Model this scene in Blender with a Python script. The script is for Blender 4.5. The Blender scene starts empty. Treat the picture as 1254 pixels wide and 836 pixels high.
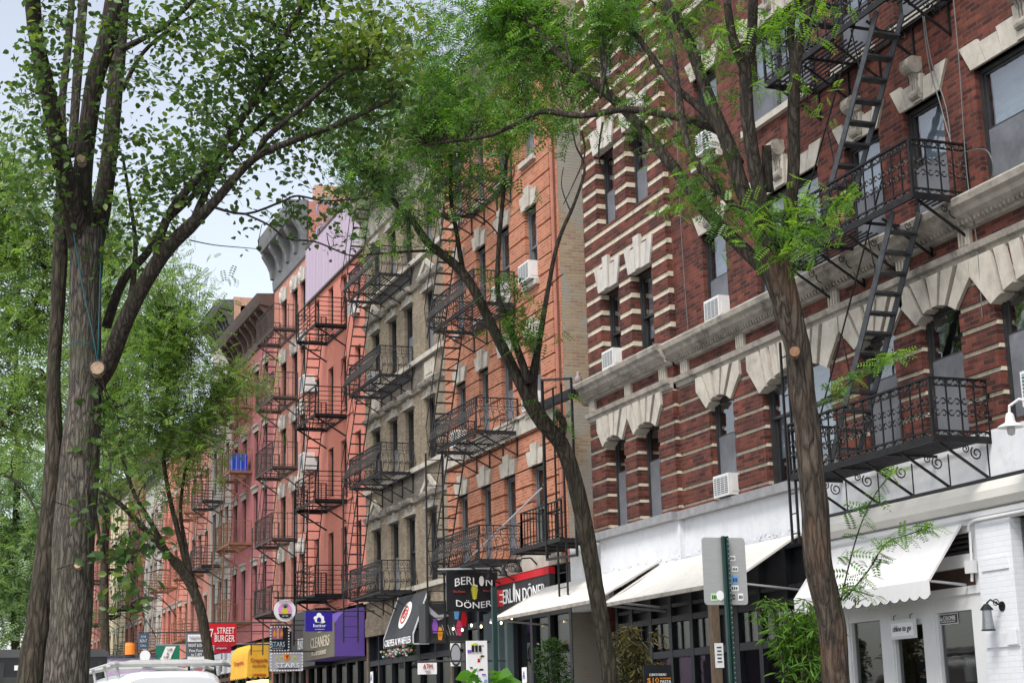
import bpy, math, random
import numpy as np
from mathutils import Vector

random.seed(11)
rng = np.random.default_rng(11)
SC = bpy.context.scene
COL = SC.collection
D = 12.6          # distance from the camera's street line to the row of facades (x)
EYE = 1.6

# ------------------------------------------------------------------ camera
YAW, PITCH, ROLL, FPX = math.radians(20.97), math.radians(12.97), math.radians(-1.51), 2000.0
_cy, _sy, _cp, _sp = math.cos(YAW), math.sin(YAW), math.cos(PITCH), math.sin(PITCH)
CF = Vector((_cp * _sy, _cp * _cy, _sp))
_r = Vector((_cy, -_sy, 0))
_u = _r.cross(CF)
CR = _r * math.cos(ROLL) + _u * math.sin(ROLL)
CU = _u * math.cos(ROLL) - _r * math.sin(ROLL)
CAMPOS = Vector((0, 0, EYE))


def sight(px, py):
    return CF + CR * ((px - 627) / FPX) - CU * ((py - 418) / FPX)


def atY(px, py, y):
    d = sight(px, py)
    return CAMPOS + d * (y / d.y)


def atX(px, py, x=D):
    d = sight(px, py)
    return CAMPOS + d * (x / d.x)


cam_d = bpy.data.cameras.new('camera')
cam = bpy.data.objects.new('camera', cam_d)
COL.objects.link(cam)
cam_d.sensor_width = 36
cam_d.sensor_fit = 'HORIZONTAL'
cam_d.lens = FPX / 1254 * 36
cam_d.clip_start = 0.1
cam_d.clip_end = 3000
from mathutils import Matrix
M = Matrix(((CR.x, CU.x, -CF.x, 0), (CR.y, CU.y, -CF.y, 0), (CR.z, CU.z, -CF.z, EYE), (0, 0, 0, 1)))
cam.matrix_world = M
SC.camera = cam

# ------------------------------------------------------------------ scene graph helpers
WL = {}


def setp(o, label=None, cat=None, group=None, kind=None):
    if label: o['label'] = label
    if cat: o['category'] = cat
    if group: o['group'] = group
    if kind: o['kind'] = kind
    return o


def thing(name, label, cat, loc=(0, 0, 0), group=None):
    o = bpy.data.objects.new(name, None)
    o.empty_display_size = 0.2
    COL.objects.link(o)
    o.location = loc
    WL[o] = Vector(loc)
    return setp(o, label, cat, group)


def link(name, me, parent, wloc):
    o = bpy.data.objects.new(name, me)
    COL.objects.link(o)
    w = Vector(wloc)
    if parent is not None:
        o.parent = parent
        o.location = w - WL[parent]
    else:
        o.location = w
    WL[o] = w
    return o


class MB:
    def __init__(s):
        s.v = []; s.f = []; s.m = []

    def add(s, vs, fs, mi=0):
        b = len(s.v)
        s.v.extend([tuple(p) for p in vs])
        for f in fs:
            s.f.append(tuple(b + i for i in f)); s.m.append(mi)

    def quad(s, a, b, c, d, mi=0):
        s.add((a, b, c, d), ((0, 1, 2, 3),), mi)

    def box(s, x0, x1, y0, y1, z0, z1, mi=0):
        x0, x1 = min(x0, x1), max(x0, x1); y0, y1 = min(y0, y1), max(y0, y1); z0, z1 = min(z0, z1), max(z0, z1)
        s.add(((x0, y0, z0), (x1, y0, z0), (x1, y1, z0), (x0, y1, z0), (x0, y0, z1), (x1, y0, z1), (x1, y1, z1), (x0, y1, z1)),
              ((0, 3, 2, 1), (4, 5, 6, 7), (0, 1, 5, 4), (1, 2, 6, 5), (2, 3, 7, 6), (3, 0, 4, 7)), mi)

    def bar(s, p, q, w, h=None, mi=0, up=None):
        p = Vector(p); q = Vector(q); h = h or w
        d = (q - p)
        if d.length < 1e-6: return
        d.normalize()
        upv = Vector(up) if up else (Vector((0, 0, 1)) if abs(d.z) < 0.95 else Vector((1, 0, 0)))
        a = d.cross(upv); a.normalize(); b = a.cross(d); b.normalize()
        a *= w / 2; b *= h / 2
        s.add((p - a - b, p + a - b, p + a + b, p - a + b, q - a - b, q + a - b, q + a + b, q - a + b),
              ((0, 1, 2, 3), (7, 6, 5, 4), (0, 4, 5, 1), (1, 5, 6, 2), (2, 6, 7, 3), (3, 7, 4, 0)), mi)

    def tube(s, pts, rad, n=8, mi=0, caps=True, wob=0.0):
        pts = [Vector(p) for p in pts]
        if not hasattr(rad, '__len__'): rad = [rad] * len(pts)
        rings = []
        prev = None
        b = len(s.v)
        for i, p in enumerate(pts):
            d = (pts[min(i + 1, len(pts) - 1)] - pts[max(i - 1, 0)])
            if d.length < 1e-9: d = Vector((0, 0, 1))
            d.normalize()
            if prev is None:
                ref = Vector((1, 0, 0)) if abs(d.x) < 0.8 else Vector((0, 1, 0))
                a = d.cross(ref); a.normalize()
            else:
                a = prev - d * prev.dot(d)
                if a.length < 1e-6: a = d.orthogonal()
                a.normalize()
            prev = a
            c = d.cross(a)
            for k in range(n):
                t = 2 * math.pi * k / n
                rr = rad[i]
                if wob:
                    rr *= 1 + wob * (0.6 * math.sin(3 * t + i * 0.13 + 1.1) + 0.5 * math.sin(5 * t - i * 0.21) + random.uniform(-.5, .5))
                s.v.append(tuple(p + (a * math.cos(t) + c * math.sin(t)) * rr))
        for i in range(len(pts) - 1):
            for k in range(n):
                k2 = (k + 1) % n
                s.f.append((b + i * n + k, b + i * n + k2, b + (i + 1) * n + k2, b + (i + 1) * n + k)); s.m.append(mi)
        if caps and n > 2:
            s.f.append(tuple(b + k for k in reversed(range(n)))); s.m.append(mi)
            e = b + (len(pts) - 1) * n
            s.f.append(tuple(e + k for k in range(n))); s.m.append(mi)

    def ring(s, c, u, v, R, w, n=9, mi=0, start=0.0, sweep=2 * math.pi):
        c = Vector(c); u = Vector(u); v = Vector(v)
        pts = []
        closed = abs(sweep - 2 * math.pi) < 1e-3
        for i in range(n + 1):
            t = start + sweep * i / n
            pts.append(c + (u * math.cos(t) + v * math.sin(t)) * R)
        s.tube(pts, w, 4, mi, caps=not closed)

    def spiral(s, c, u, v, R, w, turns=1.4, n=14, start=0, mi=0):
        c = Vector(c); u = Vector(u); v = Vector(v)
        pts = []
        for i in range(n + 1):
            t = start + turns * 2 * math.pi * i / n
            rr = R * (1 - 0.75 * i / n)
            pts.append(c + (u * math.cos(t) + v * math.sin(t)) * rr)
        s.tube(pts, w, 4, mi)

    def prism_x(s, poly, x0, x1, mi=0):
        """poly = [(y,z)...], extruded from x0 to x1"""
        n = len(poly)
        area = sum(poly[i][0] * poly[(i + 1) % n][1] - poly[(i + 1) % n][0] * poly[i][1] for i in range(n))
        if area > 0: poly = poly[::-1]
        vs = [(x0, y, z) for y, z in poly] + [(x1, y, z) for y, z in poly]
        fs = [tuple(range(n)), tuple(reversed(range(n, 2 * n)))]
        for i in range(n):
            j = (i + 1) % n
            fs.append((j, i, n + i, n + j))
        s.add(vs, fs, mi)

    def prism_y(s, poly, y0, y1, mi=0):
        """poly = [(x,z)...], extruded along y"""
        n = len(poly)
        area = sum(poly[i][0] * poly[(i + 1) % n][1] - poly[(i + 1) % n][0] * poly[i][1] for i in range(n))
        if area < 0: poly = poly[::-1]
        vs = [(x, y0, z) for x, z in poly] + [(x, y1, z) for x, z in poly]
        fs = [tuple(range(n)), tuple(reversed(range(n, 2 * n)))]
        for i in range(n):
            j = (i + 1) % n
            fs.append((j, i, n + i, n + j))
        s.add(vs, fs, mi)

    def lathe(s, c, prof, n=16, mi=0, axis='z'):
        b = len(s.v)
        for r, h in prof:
            for k in range(n):
                t = 2 * math.pi * k / n
                if axis == 'z': s.v.append((c[0] + r * math.cos(t), c[1] + r * math.sin(t), c[2] + h))
                elif axis == 'x': s.v.append((c[0] + h, c[1] + r * math.cos(t), c[2] + r * math.sin(t)))
                else: s.v.append((c[0] + r * math.sin(t), c[1] + h, c[2] + r * math.cos(t)))
        for i in range(len(prof) - 1):
            for k in range(n):
                k2 = (k + 1) % n
                s.f.append((b + i * n + k, b + i * n + k2, b + (i + 1) * n + k2, b + (i + 1) * n + k)); s.m.append(mi)
        s.f.append(tuple(b + k for k in reversed(range(n)))); s.m.append(mi)
        e = b + (len(prof) - 1) * n
        s.f.append(tuple(e + k for k in range(n))); s.m.append(mi)

    def mesh(s, name, mats, origin=(0, 0, 0), smooth=False):
        me = bpy.data.meshes.new(name)
        o = origin
        me.from_pydata([(x - o[0], y - o[1], z - o[2]) for x, y, z in s.v], [], s.f)
        if not isinstance(mats, (list, tuple)): mats = [mats]
        for m in mats: me.materials.append(m)
        if len(mats) > 1: me.polygons.foreach_set('material_index', s.m)
        if smooth: me.polygons.foreach_set('use_smooth', [True] * len(s.f))
        me.update()
        return me

    def build(s, name, mats, parent=None, origin=None, smooth=False, **kw):
        if origin is None:
            if parent is not None: origin = WL[parent]
            else:
                a = np.array(s.v); origin = (float(a[:, 0].mean()), float(a[:, 1].mean()), float(a[:, 2].min()))
        o = link(name, s.mesh(name, mats, origin, smooth), parent, origin)
        return setp(o, **kw)


# ------------------------------------------------------------------ materials
MATS = {}


def newmat(name):
    m = bpy.data.materials.new(name)
    m.use_nodes = True
    nt = m.node_tree
    nt.nodes.clear()
    out = nt.nodes.new('ShaderNodeOutputMaterial')
    b = nt.nodes.new('ShaderNodeBsdfPrincipled')
    nt.links.new(b.outputs[0], out.inputs[0])
    MATS[name] = m
    return m, nt, b, out


def c4(c): return (c[0], c[1], c[2], 1)


def N(nt, t, **kw):
    n = nt.nodes.new(t)
    for k, v in kw.items():
        setattr(n, k, v)
    return n


def mixc(nt, a, b, fac, mode='MIX'):
    n = nt.nodes.new('ShaderNodeMix'); n.data_type = 'RGBA'; n.blend_type = mode
    for sock, val in ((n.inputs[0], fac), (n.inputs[6], a), (n.inputs[7], b)):
        if hasattr(val, 'links') or hasattr(val, 'is_output'): nt.links.new(val, sock)
        else: sock.default_value = val if not isinstance(val, tuple) or len(val) == 4 else c4(val)
    return n.outputs[2]


def mrange(nt, v, a, b, c, d):
    n = nt.nodes.new('ShaderNodeMapRange')
    nt.links.new(v, n.inputs[0])
    for i, x in enumerate((a, b, c, d)): n.inputs[i + 1].default_value = x
    return n.outputs[0]


def noise(nt, vec, scale, detail=4, rough=0.6):
    n = nt.nodes.new('ShaderNodeTexNoise')
    n.inputs['Scale'].default_value = scale; n.inputs['Detail'].default_value = detail; n.inputs['Roughness'].default_value = rough
    nt.links.new(vec, n.inputs['Vector'])
    return n.outputs[0]


def objvec(nt, scale=(1, 1, 1)):
    t = nt.nodes.new('ShaderNodeTexCoord')
    if scale == (1, 1, 1): return t.outputs['Object']
    mp = nt.nodes.new('ShaderNodeMapping'); mp.inputs['Scale'].default_value = scale
    nt.links.new(t.outputs['Object'], mp.inputs[0])
    return mp.outputs[0]


def bumpn(nt, b, h, strength, dist):
    n = nt.nodes.new('ShaderNodeBump'); n.inputs['Strength'].default_value = strength; n.inputs['Distance'].default_value = dist
    nt.links.new(h, n.inputs['Height']); nt.links.new(n.outputs[0], b.inputs['Normal'])


def pbr(name, col, rough=0.6, var=0.18, vs=2.5, col2=None, metal=0.0, bump=0.0, bs=30, stretch=(1, 1, 1), spec=0.4, dirt=0.0, dirtcol=(0.06, 0.05, 0.045)):
    m, nt, b, out = newmat(name)
    vec = objvec(nt, stretch)
    n1 = noise(nt, vec, vs, 6, 0.65)
    f = mrange(nt, n1, 0.3, 0.7, 0, 1)
    lo = tuple(c * (1 - var) for c in col); hi = tuple(min(1, c * (1 + var)) for c in (col2 or col))
    c = mixc(nt, lo, hi, f)
    if dirt:
        n3 = noise(nt, vec, vs * 0.6 + 0.7, 8, 0.75)
        c = mixc(nt, c, dirtcol, mrange(nt, n3, 0.52, 0.75, 0, dirt))
    nt.links.new(c, b.inputs['Base Color'])
    b.inputs['Roughness'].default_value = rough
    b.inputs['Metallic'].default_value = metal
    b.inputs['Specular IOR Level'].default_value = spec
    if bump:
        bumpn(nt, b, noise(nt, vec, bs, 5, 0.6), 0.6, bump)
    return m


def brick(name, c1, c2, mortar, w=0.21, h=0.068, mo=0.009, rough=0.85, bump=0.006, dirt=0.45, dirtcol=(0.03, 0.02, 0.018), wash=0.25, patch=None, patchcol=(0.3, 0.29, 0.27)):
    m, nt, b, out = newmat(name)
    t = nt.nodes.new('ShaderNodeTexCoord')
    sp = nt.nodes.new('ShaderNodeSeparateXYZ'); nt.links.new(t.outputs['Object'], sp.inputs[0])
    ad = nt.nodes.new('ShaderNodeMath'); nt.links.new(sp.outputs[0], ad.inputs[0]); nt.links.new(sp.outputs[1], ad.inputs[1])
    cb = nt.nodes.new('ShaderNodeCombineXYZ'); nt.links.new(ad.outputs[0], cb.inputs[0]); nt.links.new(sp.outputs[2], cb.inputs[1])
    # wobble so courses are not ruler-straight
    nz = nt.nodes.new('ShaderNodeTexNoise'); nz.inputs['Scale'].default_value = 3; nt.links.new(cb.outputs[0], nz.inputs['Vector'])
    vm = nt.nodes.new('ShaderNodeVectorMath'); vm.operation = 'MULTIPLY_ADD'
    nt.links.new(nz.outputs['Color'], vm.inputs[0]); vm.inputs[1].default_value = (0.012, 0.012, 0); nt.links.new(cb.outputs[0], vm.inputs[2])
    br = nt.nodes.new('ShaderNodeTexBrick')
    br.inputs['Scale'].default_value = 1; br.inputs['Brick Width'].default_value = w; br.inputs['Row Height'].default_value = h
    br.inputs['Mortar Size'].default_value = mo; br.inputs['Mortar Smooth'].default_value = 0.25; br.inputs['Bias'].default_value = -0.1
    br.inputs['Color1'].default_value = c4(c1); br.inputs['Color2'].default_value = c4(c2); br.inputs['Mortar'].default_value = c4(mortar)
    nt.links.new(vm.outputs[0], br.inputs['Vector'])
    vec = t.outputs['Object']
    nb = noise(nt, vec, 1.1, 8, 0.72)
    c = mixc(nt, br.outputs['Color'], dirtcol, mrange(nt, nb, 0.45, 0.75, 0, dirt))
    nl = noise(nt, vec, 9, 6, 0.7)
    c = mixc(nt, c, tuple(min(1, x * 1.5 + 0.01) for x in c1), mrange(nt, nl, 0.5, 0.8, 0, wash))
    if patch:
        nv = noise(nt, vec, 0.55, 9, 0.62)
        c = mixc(nt, c, patchcol, mrange(nt, nv, patch, patch + 0.05, 0, 0.92))
    nt.links.new(c, b.inputs['Base Color'])
    b.inputs['Roughness'].default_value = rough
    b.inputs['Specular IOR Level'].default_value = 0.25
    inv = nt.nodes.new('ShaderNodeMath'); inv.operation = 'MULTIPLY_ADD'
    nt.links.new(br.outputs['Fac'], inv.inputs[0]); inv.inputs[1].default_value = -1.0
    nt.links.new(nl, inv.inputs[2])
    bumpn(nt, b, inv.outputs[0], 0.8, bump)
    return m


def streaks(m, amount, dark=(0.045, 0.04, 0.036), scale=(5, 5, .35)):
    """rain run-off stains: tall thin blotches"""
    nt = m.node_tree
    b = next(n for n in nt.nodes if n.type == 'BSDF_PRINCIPLED')
    src = b.inputs['Base Color'].links[0].from_socket
    n1 = noise(nt, objvec(nt, scale), 1.6, 6, 0.7)
    nt.links.new(mixc(nt, src, dark, mrange(nt, n1, 0.5, 0.72, 0, amount)), b.inputs['Base Color'])


def leafmat(name, c1, c2, trans=0.35, rough=0.42):
    m, nt, b, out = newmat(name)
    g = nt.nodes.new('ShaderNodeNewGeometry')
    vec = objvec(nt)
    n1 = noise(nt, vec, 1.3, 3, 0.5)
    ad = nt.nodes.new('ShaderNodeMath'); ad.operation = 'MULTIPLY_ADD'
    nt.links.new(g.outputs['Random Per Island'], ad.inputs[0]); ad.inputs[1].default_value = 0.6
    nt.links.new(mrange(nt, n1, 0.3, 0.7, -0.1, 0.5), ad.inputs[2])
    c = mixc(nt, c1, c2, ad.outputs[0])
    nt.links.new(c, b.inputs['Base Color'])
    b.inputs['Roughness'].default_value = rough
    b.inputs['Specular IOR Level'].default_value = 0.45
    tr = nt.nodes.new('ShaderNodeBsdfTranslucent')
    c2n = mixc(nt, c, (1.5, 1.6, 0.6, 1), 1.0, 'MULTIPLY')
    nt.links.new(c2n, tr.inputs[0])
    mx = nt.nodes.new('ShaderNodeMixShader'); mx.inputs[0].default_value = trans
    nt.links.new(b.outputs[0], mx.inputs[1]); nt.links.new(tr.outputs[0], mx.inputs[2]); nt.links.new(mx.outputs[0], out.inputs[0])
    return m


def barkmat(name, c1, c2, c3=None, stretch=(9, 9, 1.6), bump=0.03):
    m, nt, b, out = newmat(name)
    vec = objvec(nt, stretch)
    # warp
    nz = nt.nodes.new('ShaderNodeTexNoise'); nz.inputs['Scale'].default_value = 1.2; nz.inputs['Detail'].default_value = 3
    nt.links.new(vec, nz.inputs['Vector'])
    vm = nt.nodes.new('ShaderNodeVectorMath'); vm.operation = 'MULTIPLY_ADD'
    nt.links.new(nz.outputs['Color'], vm.inputs[0]); vm.inputs[1].default_value = (1.3, 1.3, 1.3); nt.links.new(vec, vm.inputs[2])
    vo = nt.nodes.new('ShaderNodeTexVoronoi'); vo.feature = 'DISTANCE_TO_EDGE'; vo.inputs['Scale'].default_value = 1.5
    nt.links.new(vm.outputs[0], vo.inputs['Vector'])
    e = mrange(nt, vo.outputs['Distance'], 0.0, 0.28, 0, 1)
    n2 = noise(nt, vm.outputs[0], 5, 8, 0.7)
    mm = nt.nodes.new('ShaderNodeMath'); mm.operation = 'MULTIPLY_ADD'
    nt.links.new(e, mm.inputs[0]); mm.inputs[1].default_value = 0.6; nt.links.new(n2, mm.inputs[2])
    f = mrange(nt, mm.outputs[0], 0.4, 1.15, 0, 1)
    c = mixc(nt, c1, c2, f)
    if c3:
        n3 = noise(nt, objvec(nt, (2.5, 2.5, 0.9)), 1.2, 5, 0.65)
        c = mixc(nt, c, c3, mrange(nt, n3, 0.53, 0.68, 0, 0.75))
    nt.links.new(c, b.inputs['Base Color'])
    b.inputs['Roughness'].default_value = 0.9
    b.inputs['Specular IOR Level'].default_value = 0.2
    bumpn(nt, b, mm.outputs[0], 1.0, bump)
    return m


def glassmat(name, tint=(0.42, 0.45, 0.48), refl=0.28, rough=0.03, wav=.4):
    m, nt, b, out = newmat(name)
    nt.nodes.remove(b)
    tr = nt.nodes.new('ShaderNodeBsdfTransparent'); tr.inputs[0].default_value = c4(tint)
    gl = nt.nodes.new('ShaderNodeBsdfGlossy'); gl.inputs['Color'].default_value = (0.85, 0.84, 0.82, 1); gl.inputs['Roughness'].default_value = rough
    bm = nt.nodes.new('ShaderNodeBump'); bm.inputs['Strength'].default_value = wav; bm.inputs['Distance'].default_value = 0.02
    nt.links.new(noise(nt, objvec(nt), 2.2, 2, 0.5), bm.inputs['Height']); nt.links.new(bm.outputs[0], gl.inputs['Normal'])
    mx = nt.nodes.new('ShaderNodeMixShader'); mx.inputs[0].default_value = refl
    nt.links.new(tr.outputs[0], mx.inputs[1]); nt.links.new(gl.outputs[0], mx.inputs[2]); nt.links.new(mx.outputs[0], out.inputs[0])
    return m


def emis(name, col, s):
    m, nt, b, out = newmat(name)
    b.inputs['Base Color'].default_value = c4(col)
    b.inputs['Emission Color'].default_value = c4(col); b.inputs['Emission Strength'].default_value = s
    return m


# the materials of the place
BR_DARK = brick('brick_maroon', (0.055, 0.016, 0.013), (0.21, 0.054, 0.034), (0.11, 0.066, 0.055), dirt=0.9, wash=0.6, dirtcol=(0.03, 0.017, 0.015), bump=0.010)
BR_SHADOW = pbr('shadow_joint', (0.02, 0.014, 0.012), 0.95, 0.4, 6)  # shadow line under each cream band painted into the joint colour
BR_RED = brick('brick_orange', (0.34, 0.112, 0.06), (0.49, 0.19, 0.105), (0.41, 0.275, 0.2), dirt=0.22, wash=0.3)
BR_BUFF = brick('brick_buff', (0.20, 0.158, 0.11), (0.31, 0.25, 0.172), (0.19, 0.165, 0.13), dirt=0.55, dirtcol=(0.06, 0.05, 0.045))
BR_BUFFSTAIN = brick('brick_buff_sooty', (0.12, 0.105, 0.09), (0.19, 0.165, 0.135), (0.11, 0.1, 0.09), dirt=0.75, dirtcol=(0.05, 0.045, 0.045))
BR_SALMON = brick('brick_salmon_paint', (0.56, 0.205, 0.155), (0.60, 0.225, 0.17), (0.48, 0.165, 0.12), bump=0.005, dirt=0.18, dirtcol=(0.25, 0.1, 0.08), wash=0.12)
BR_ROSE = brick('brick_rose', (0.43, 0.165, 0.125), (0.54, 0.23, 0.175), (0.44, 0.25, 0.2), dirt=0.3, wash=0.2)
BR_MAROONP = brick('brick_dusty_maroon_paint', (0.33, 0.118, 0.122), (0.35, 0.126, 0.13), (0.28, 0.095, 0.10), dirt=0.3, wash=0.1)
BR_TAN = brick('brick_tan_side', (0.37, 0.29, 0.19), (0.29, 0.17, 0.12), (0.36, 0.32, 0.25), dirt=0.35, dirtcol=(0.2, 0.17, 0.14), wash=0.3, patch=0.47, patchcol=(0.33, 0.31, 0.27), bump=0.012)
BR_WHITE = brick('brick_white_paint', (0.67, 0.68, 0.71), (0.69, 0.70, 0.73), (0.63, 0.64, 0.67), bump=0.0025, dirt=0.14, dirtcol=(0.42, 0.41, 0.4), wash=0.0, mo=0.006)
BR_PALE = brick('brick_pale_grey_paint', (0.43, 0.41, 0.38), (0.47, 0.45, 0.41), (0.36, 0.34, 0.31), dirt=0.45, dirtcol=(0.2, 0.18, 0.16))
BR_CREAM = brick('brick_cream', (0.62, 0.52, 0.33), (0.66, 0.57, 0.38), (0.5, 0.43, 0.3), dirt=0.25, dirtcol=(0.25, 0.2, 0.15))
BR_BROWN = brick('brick_brown_red', (0.26, 0.09, 0.06), (0.34, 0.13, 0.09), (0.22, 0.12, 0.09), dirt=0.3)
BR_GRAF = brick('brick_parapet', (0.5, 0.24, 0.15), (0.56, 0.3, 0.2), (0.5, 0.4, 0.33), dirt=0.2, dirtcol=(0.3, 0.2, 0.15))
STONE = pbr('limestone', (0.43, 0.395, 0.34), 0.8, 0.16, 4, dirt=0.5, dirtcol=(0.17, 0.145, 0.13), bump=0.006, bs=26)
STONE_D = pbr('weathered_stone', (0.33, 0.30, 0.26), 0.85, 0.25, 4, dirt=0.95, dirtcol=(0.06, 0.053, 0.048), bump=0.01, bs=22)
CREAMBAND = pbr('cream_band_brick', (0.56, 0.49, 0.38), 0.8, 0.12, 6, dirt=0.3, dirtcol=(0.25, 0.2, 0.16), bump=0.004, bs=40)
WHITESTONE = pbr('white_painted_stone', (0.48, 0.45, 0.41), 0.7, 0.1, 5, dirt=0.4, dirtcol=(0.3, 0.27, 0.24), bump=0.004)
GREYSTONE = pbr('grey_stone_front', (0.36, 0.33, 0.29), 0.85, 0.2, 2.2, dirt=0.5, dirtcol=(0.12, 0.11, 0.1), bump=0.006)
WHITEWALL = pbr('white_painted_wall', (0.66, 0.67, 0.70), 0.6, 0.05, 3, dirt=0.5, dirtcol=(0.38, 0.37, 0.36), bump=0.012, bs=9)
WHITEWOOD = pbr('white_painted_wood', (0.64, 0.64, 0.645), 0.45, 0.04, 3, dirt=0.1, dirtcol=(0.5, 0.5, 0.48))
CREAMBOARD = pbr('cream_fascia', (0.60, 0.58, 0.54), 0.5, 0.05, 2, dirt=0.14, dirtcol=(0.38, 0.35, 0.31))
LEDGE = pbr('grey_ledge', (0.25, 0.25, 0.26), 0.7, 0.2, 6, dirt=0.4, dirtcol=(0.1, 0.09, 0.09), bump=0.005)
IRON = pbr('black_iron', (0.010, 0.010, 0.011), 0.5, 0.5, 9, spec=0.25, dirt=0.55, dirtcol=(0.05, 0.028, 0.018))
IRON_F = pbr('faded_black_iron', (0.028, 0.028, 0.030), 0.55, 0.4, 8, spec=0.25, dirt=0.5, dirtcol=(0.07, 0.04, 0.028))
IRON_G = pbr('grey_worn_iron', (0.05, 0.053, 0.058), 0.5, 0.4, 9, spec=0.3, dirt=0.5, dirtcol=(0.02, 0.02, 0.02))
IRON_R = pbr('rusty_brown_iron', (0.21, 0.10, 0.055), 0.7, 0.3, 8, dirt=0.3, dirtcol=(0.06, 0.03, 0.02))
IRON_B = pbr('dark_brown_iron', (0.055, 0.04, 0.035), 0.6, 0.3, 8, dirt=0.4, dirtcol=(0.02, 0.015, 0.012))
FRAME_K = pbr('dark_window_metal', (0.028, 0.028, 0.03), 0.4, 0.3, 5)
FRAME_G = pbr('grey_window_metal', (0.12, 0.125, 0.13), 0.4, 0.2, 5)
FRAME_W = pbr('white_window_metal', (0.55, 0.56, 0.57), 0.4, 0.1, 5)
GLASS = glassmat('window_glass', (0.74, 0.77, 0.80), 0.2, 0.03, .3)
GLASS_D = glassmat('shop_glass', (0.55, 0.57, 0.58), 0.12, 0.02, .06)
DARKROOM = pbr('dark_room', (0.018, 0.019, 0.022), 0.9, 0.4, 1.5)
SHOPROOM = pbr('dim_shop_interior', (0.17, 0.165, 0.15), 0.9, 0.5, 1.3, dirt=0.6, dirtcol=(0.03, 0.028, 0.026))
BLIND = pbr('white_blind', (0.62, 0.655, 0.69), 0.6, 0.16, 2.0, stretch=(1, 1, 9), dirt=0.3, dirtcol=(0.4, 0.42, 0.45))
CURTAIN = pbr('pale_curtain', (0.55, 0.55, 0.52), 0.8, 0.15, 6, stretch=(1, 9, 0.5))
SCREEN = pbr('grey_insect_screen', (0.12, 0.125, 0.14), 0.45, 0.45, 1.6, dirt=0.5, dirtcol=(0.04, 0.042, 0.05))
ACW = pbr('white_plastic', (0.66, 0.66, 0.65), 0.45, 0.05, 4, dirt=0.15, dirtcol=(0.35, 0.33, 0.3))
ACG = pbr('grille_grey', (0.16, 0.17, 0.18), 0.5, 0.1, 4)
ACBLUE = pbr('grille_blue_grey', (0.06, 0.13, 0.17), 0.5, 0.15, 4)
LAV = pbr('lavender_metal_cladding', (0.42, 0.335, 0.42), 0.5, 0.07, 1.2, stretch=(1, 3, 0.3), dirt=0.12, dirtcol=(0.35, 0.27, 0.33))
ZINC = pbr('dark_zinc_cornice', (0.085, 0.08, 0.08), 0.6, 0.25, 4, dirt=0.4, dirtcol=(0.03, 0.028, 0.028))
ZINC_L = pbr('grey_painted_cornice', (0.15, 0.15, 0.155), 0.6, 0.22, 4, dirt=0.6, dirtcol=(0.08, 0.08, 0.08))
BROWNCORN = pbr('brown_cornice', (0.085, 0.055, 0.045), 0.65, 0.3, 4)
CANVAS_W = pbr('white_canvas', (0.62, 0.60, 0.56), 0.85, 0.06, 1.8, dirt=0.3, dirtcol=(0.52, 0.44, 0.35), bump=0.008, bs=3)
CANVAS_W2 = pbr('clean_white_canvas', (0.66, 0.65, 0.65), 0.85, 0.03, 1.5, dirt=0.08, dirtcol=(0.5, 0.48, 0.46), bump=0.008, bs=3)
CANVAS_G = pbr('charcoal_canvas', (0.045, 0.047, 0.052), 0.8, 0.15, 3, dirt=0.2, dirtcol=(0.12, 0.12, 0.12), bump=0.006, bs=4)
CANVAS_P = pbr('purple_canvas', (0.10, 0.055, 0.28), 0.7, 0.08, 2, bump=0.006, bs=3)
CANVAS_O = pbr('olive_canvas', (0.13, 0.115, 0.085), 0.7, 0.12, 3)
CANVAS_Y = pbr('yellow_canvas', (0.72, 0.40, 0.035), 0.7, 0.12, 3, dirt=0.15, dirtcol=(0.5, 0.28, 0.05))
BLACKP = pbr('black_shop_paint', (0.012, 0.013, 0.017), 0.4, 0.3, 3)
DKGREY = pbr('charcoal_sign_board', (0.035, 0.035, 0.037), 0.55, 0.15, 3)
TEAL = pbr('slate_teal_paint', (0.06, 0.085, 0.088), 0.5, 0.12, 3)
WHITE = pbr('white_lettering', (0.82, 0.82, 0.82), 0.5, 0.02)
REDP = pbr('red_sign', (0.55, 0.012, 0.02), 0.45, 0.06)
REDDARK = pbr('crimson_sign', (0.42, 0.015, 0.05), 0.45, 0.06)
BLUEP = pbr('royal_blue_sign', (0.025, 0.012, 0.26), 0.45, 0.05)
GREENS = pbr('green_banner', (0.008, 0.16, 0.10), 0.6, 0.08)
GREENPOLE = pbr('dark_green_pole', (0.012, 0.04, 0.035), 0.4, 0.2, 8)
YELL = pbr('yellow_print', (0.62, 0.58, 0.06), 0.5, 0.05)
ORANGE = pbr('orange_print', (0.75, 0.30, 0.03), 0.5, 0.05)
REDINK = pbr('red_print', (0.45, 0.06, 0.03), 0.6, 0.05)
PINK = pbr('pink_print', (0.75, 0.28, 0.62), 0.5, 0.05)
PINKR = pbr('hot_pink_print', (0.62, 0.05, 0.16), 0.5, 0.05)
LIME = pbr('lime_print', (0.16, 0.55, 0.05), 0.5, 0.05)
PURP = pbr('violet_print', (0.26, 0.09, 0.5), 0.5, 0.05)
SKYB = pbr('light_blue_print', (0.16, 0.36, 0.68), 0.5, 0.05)
TAN = pbr('tan_lettering', (0.50, 0.44, 0.34), 0.6, 0.05)
GREYP = pbr('pale_grey_panel', (0.38, 0.38, 0.41), 0.5, 0.05)
INK = pbr('black_print', (0.012, 0.012, 0.012), 0.6, 0.05)
ALU = pbr('brushed_aluminium', (0.42, 0.42, 0.42), 0.42, 0.06, 9, metal=0.35, stretch=(1, 1, 6))
STEEL = pbr('galvanised_pipe', (0.45, 0.46, 0.47), 0.35, 0.1, 6, metal=0.6)
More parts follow.
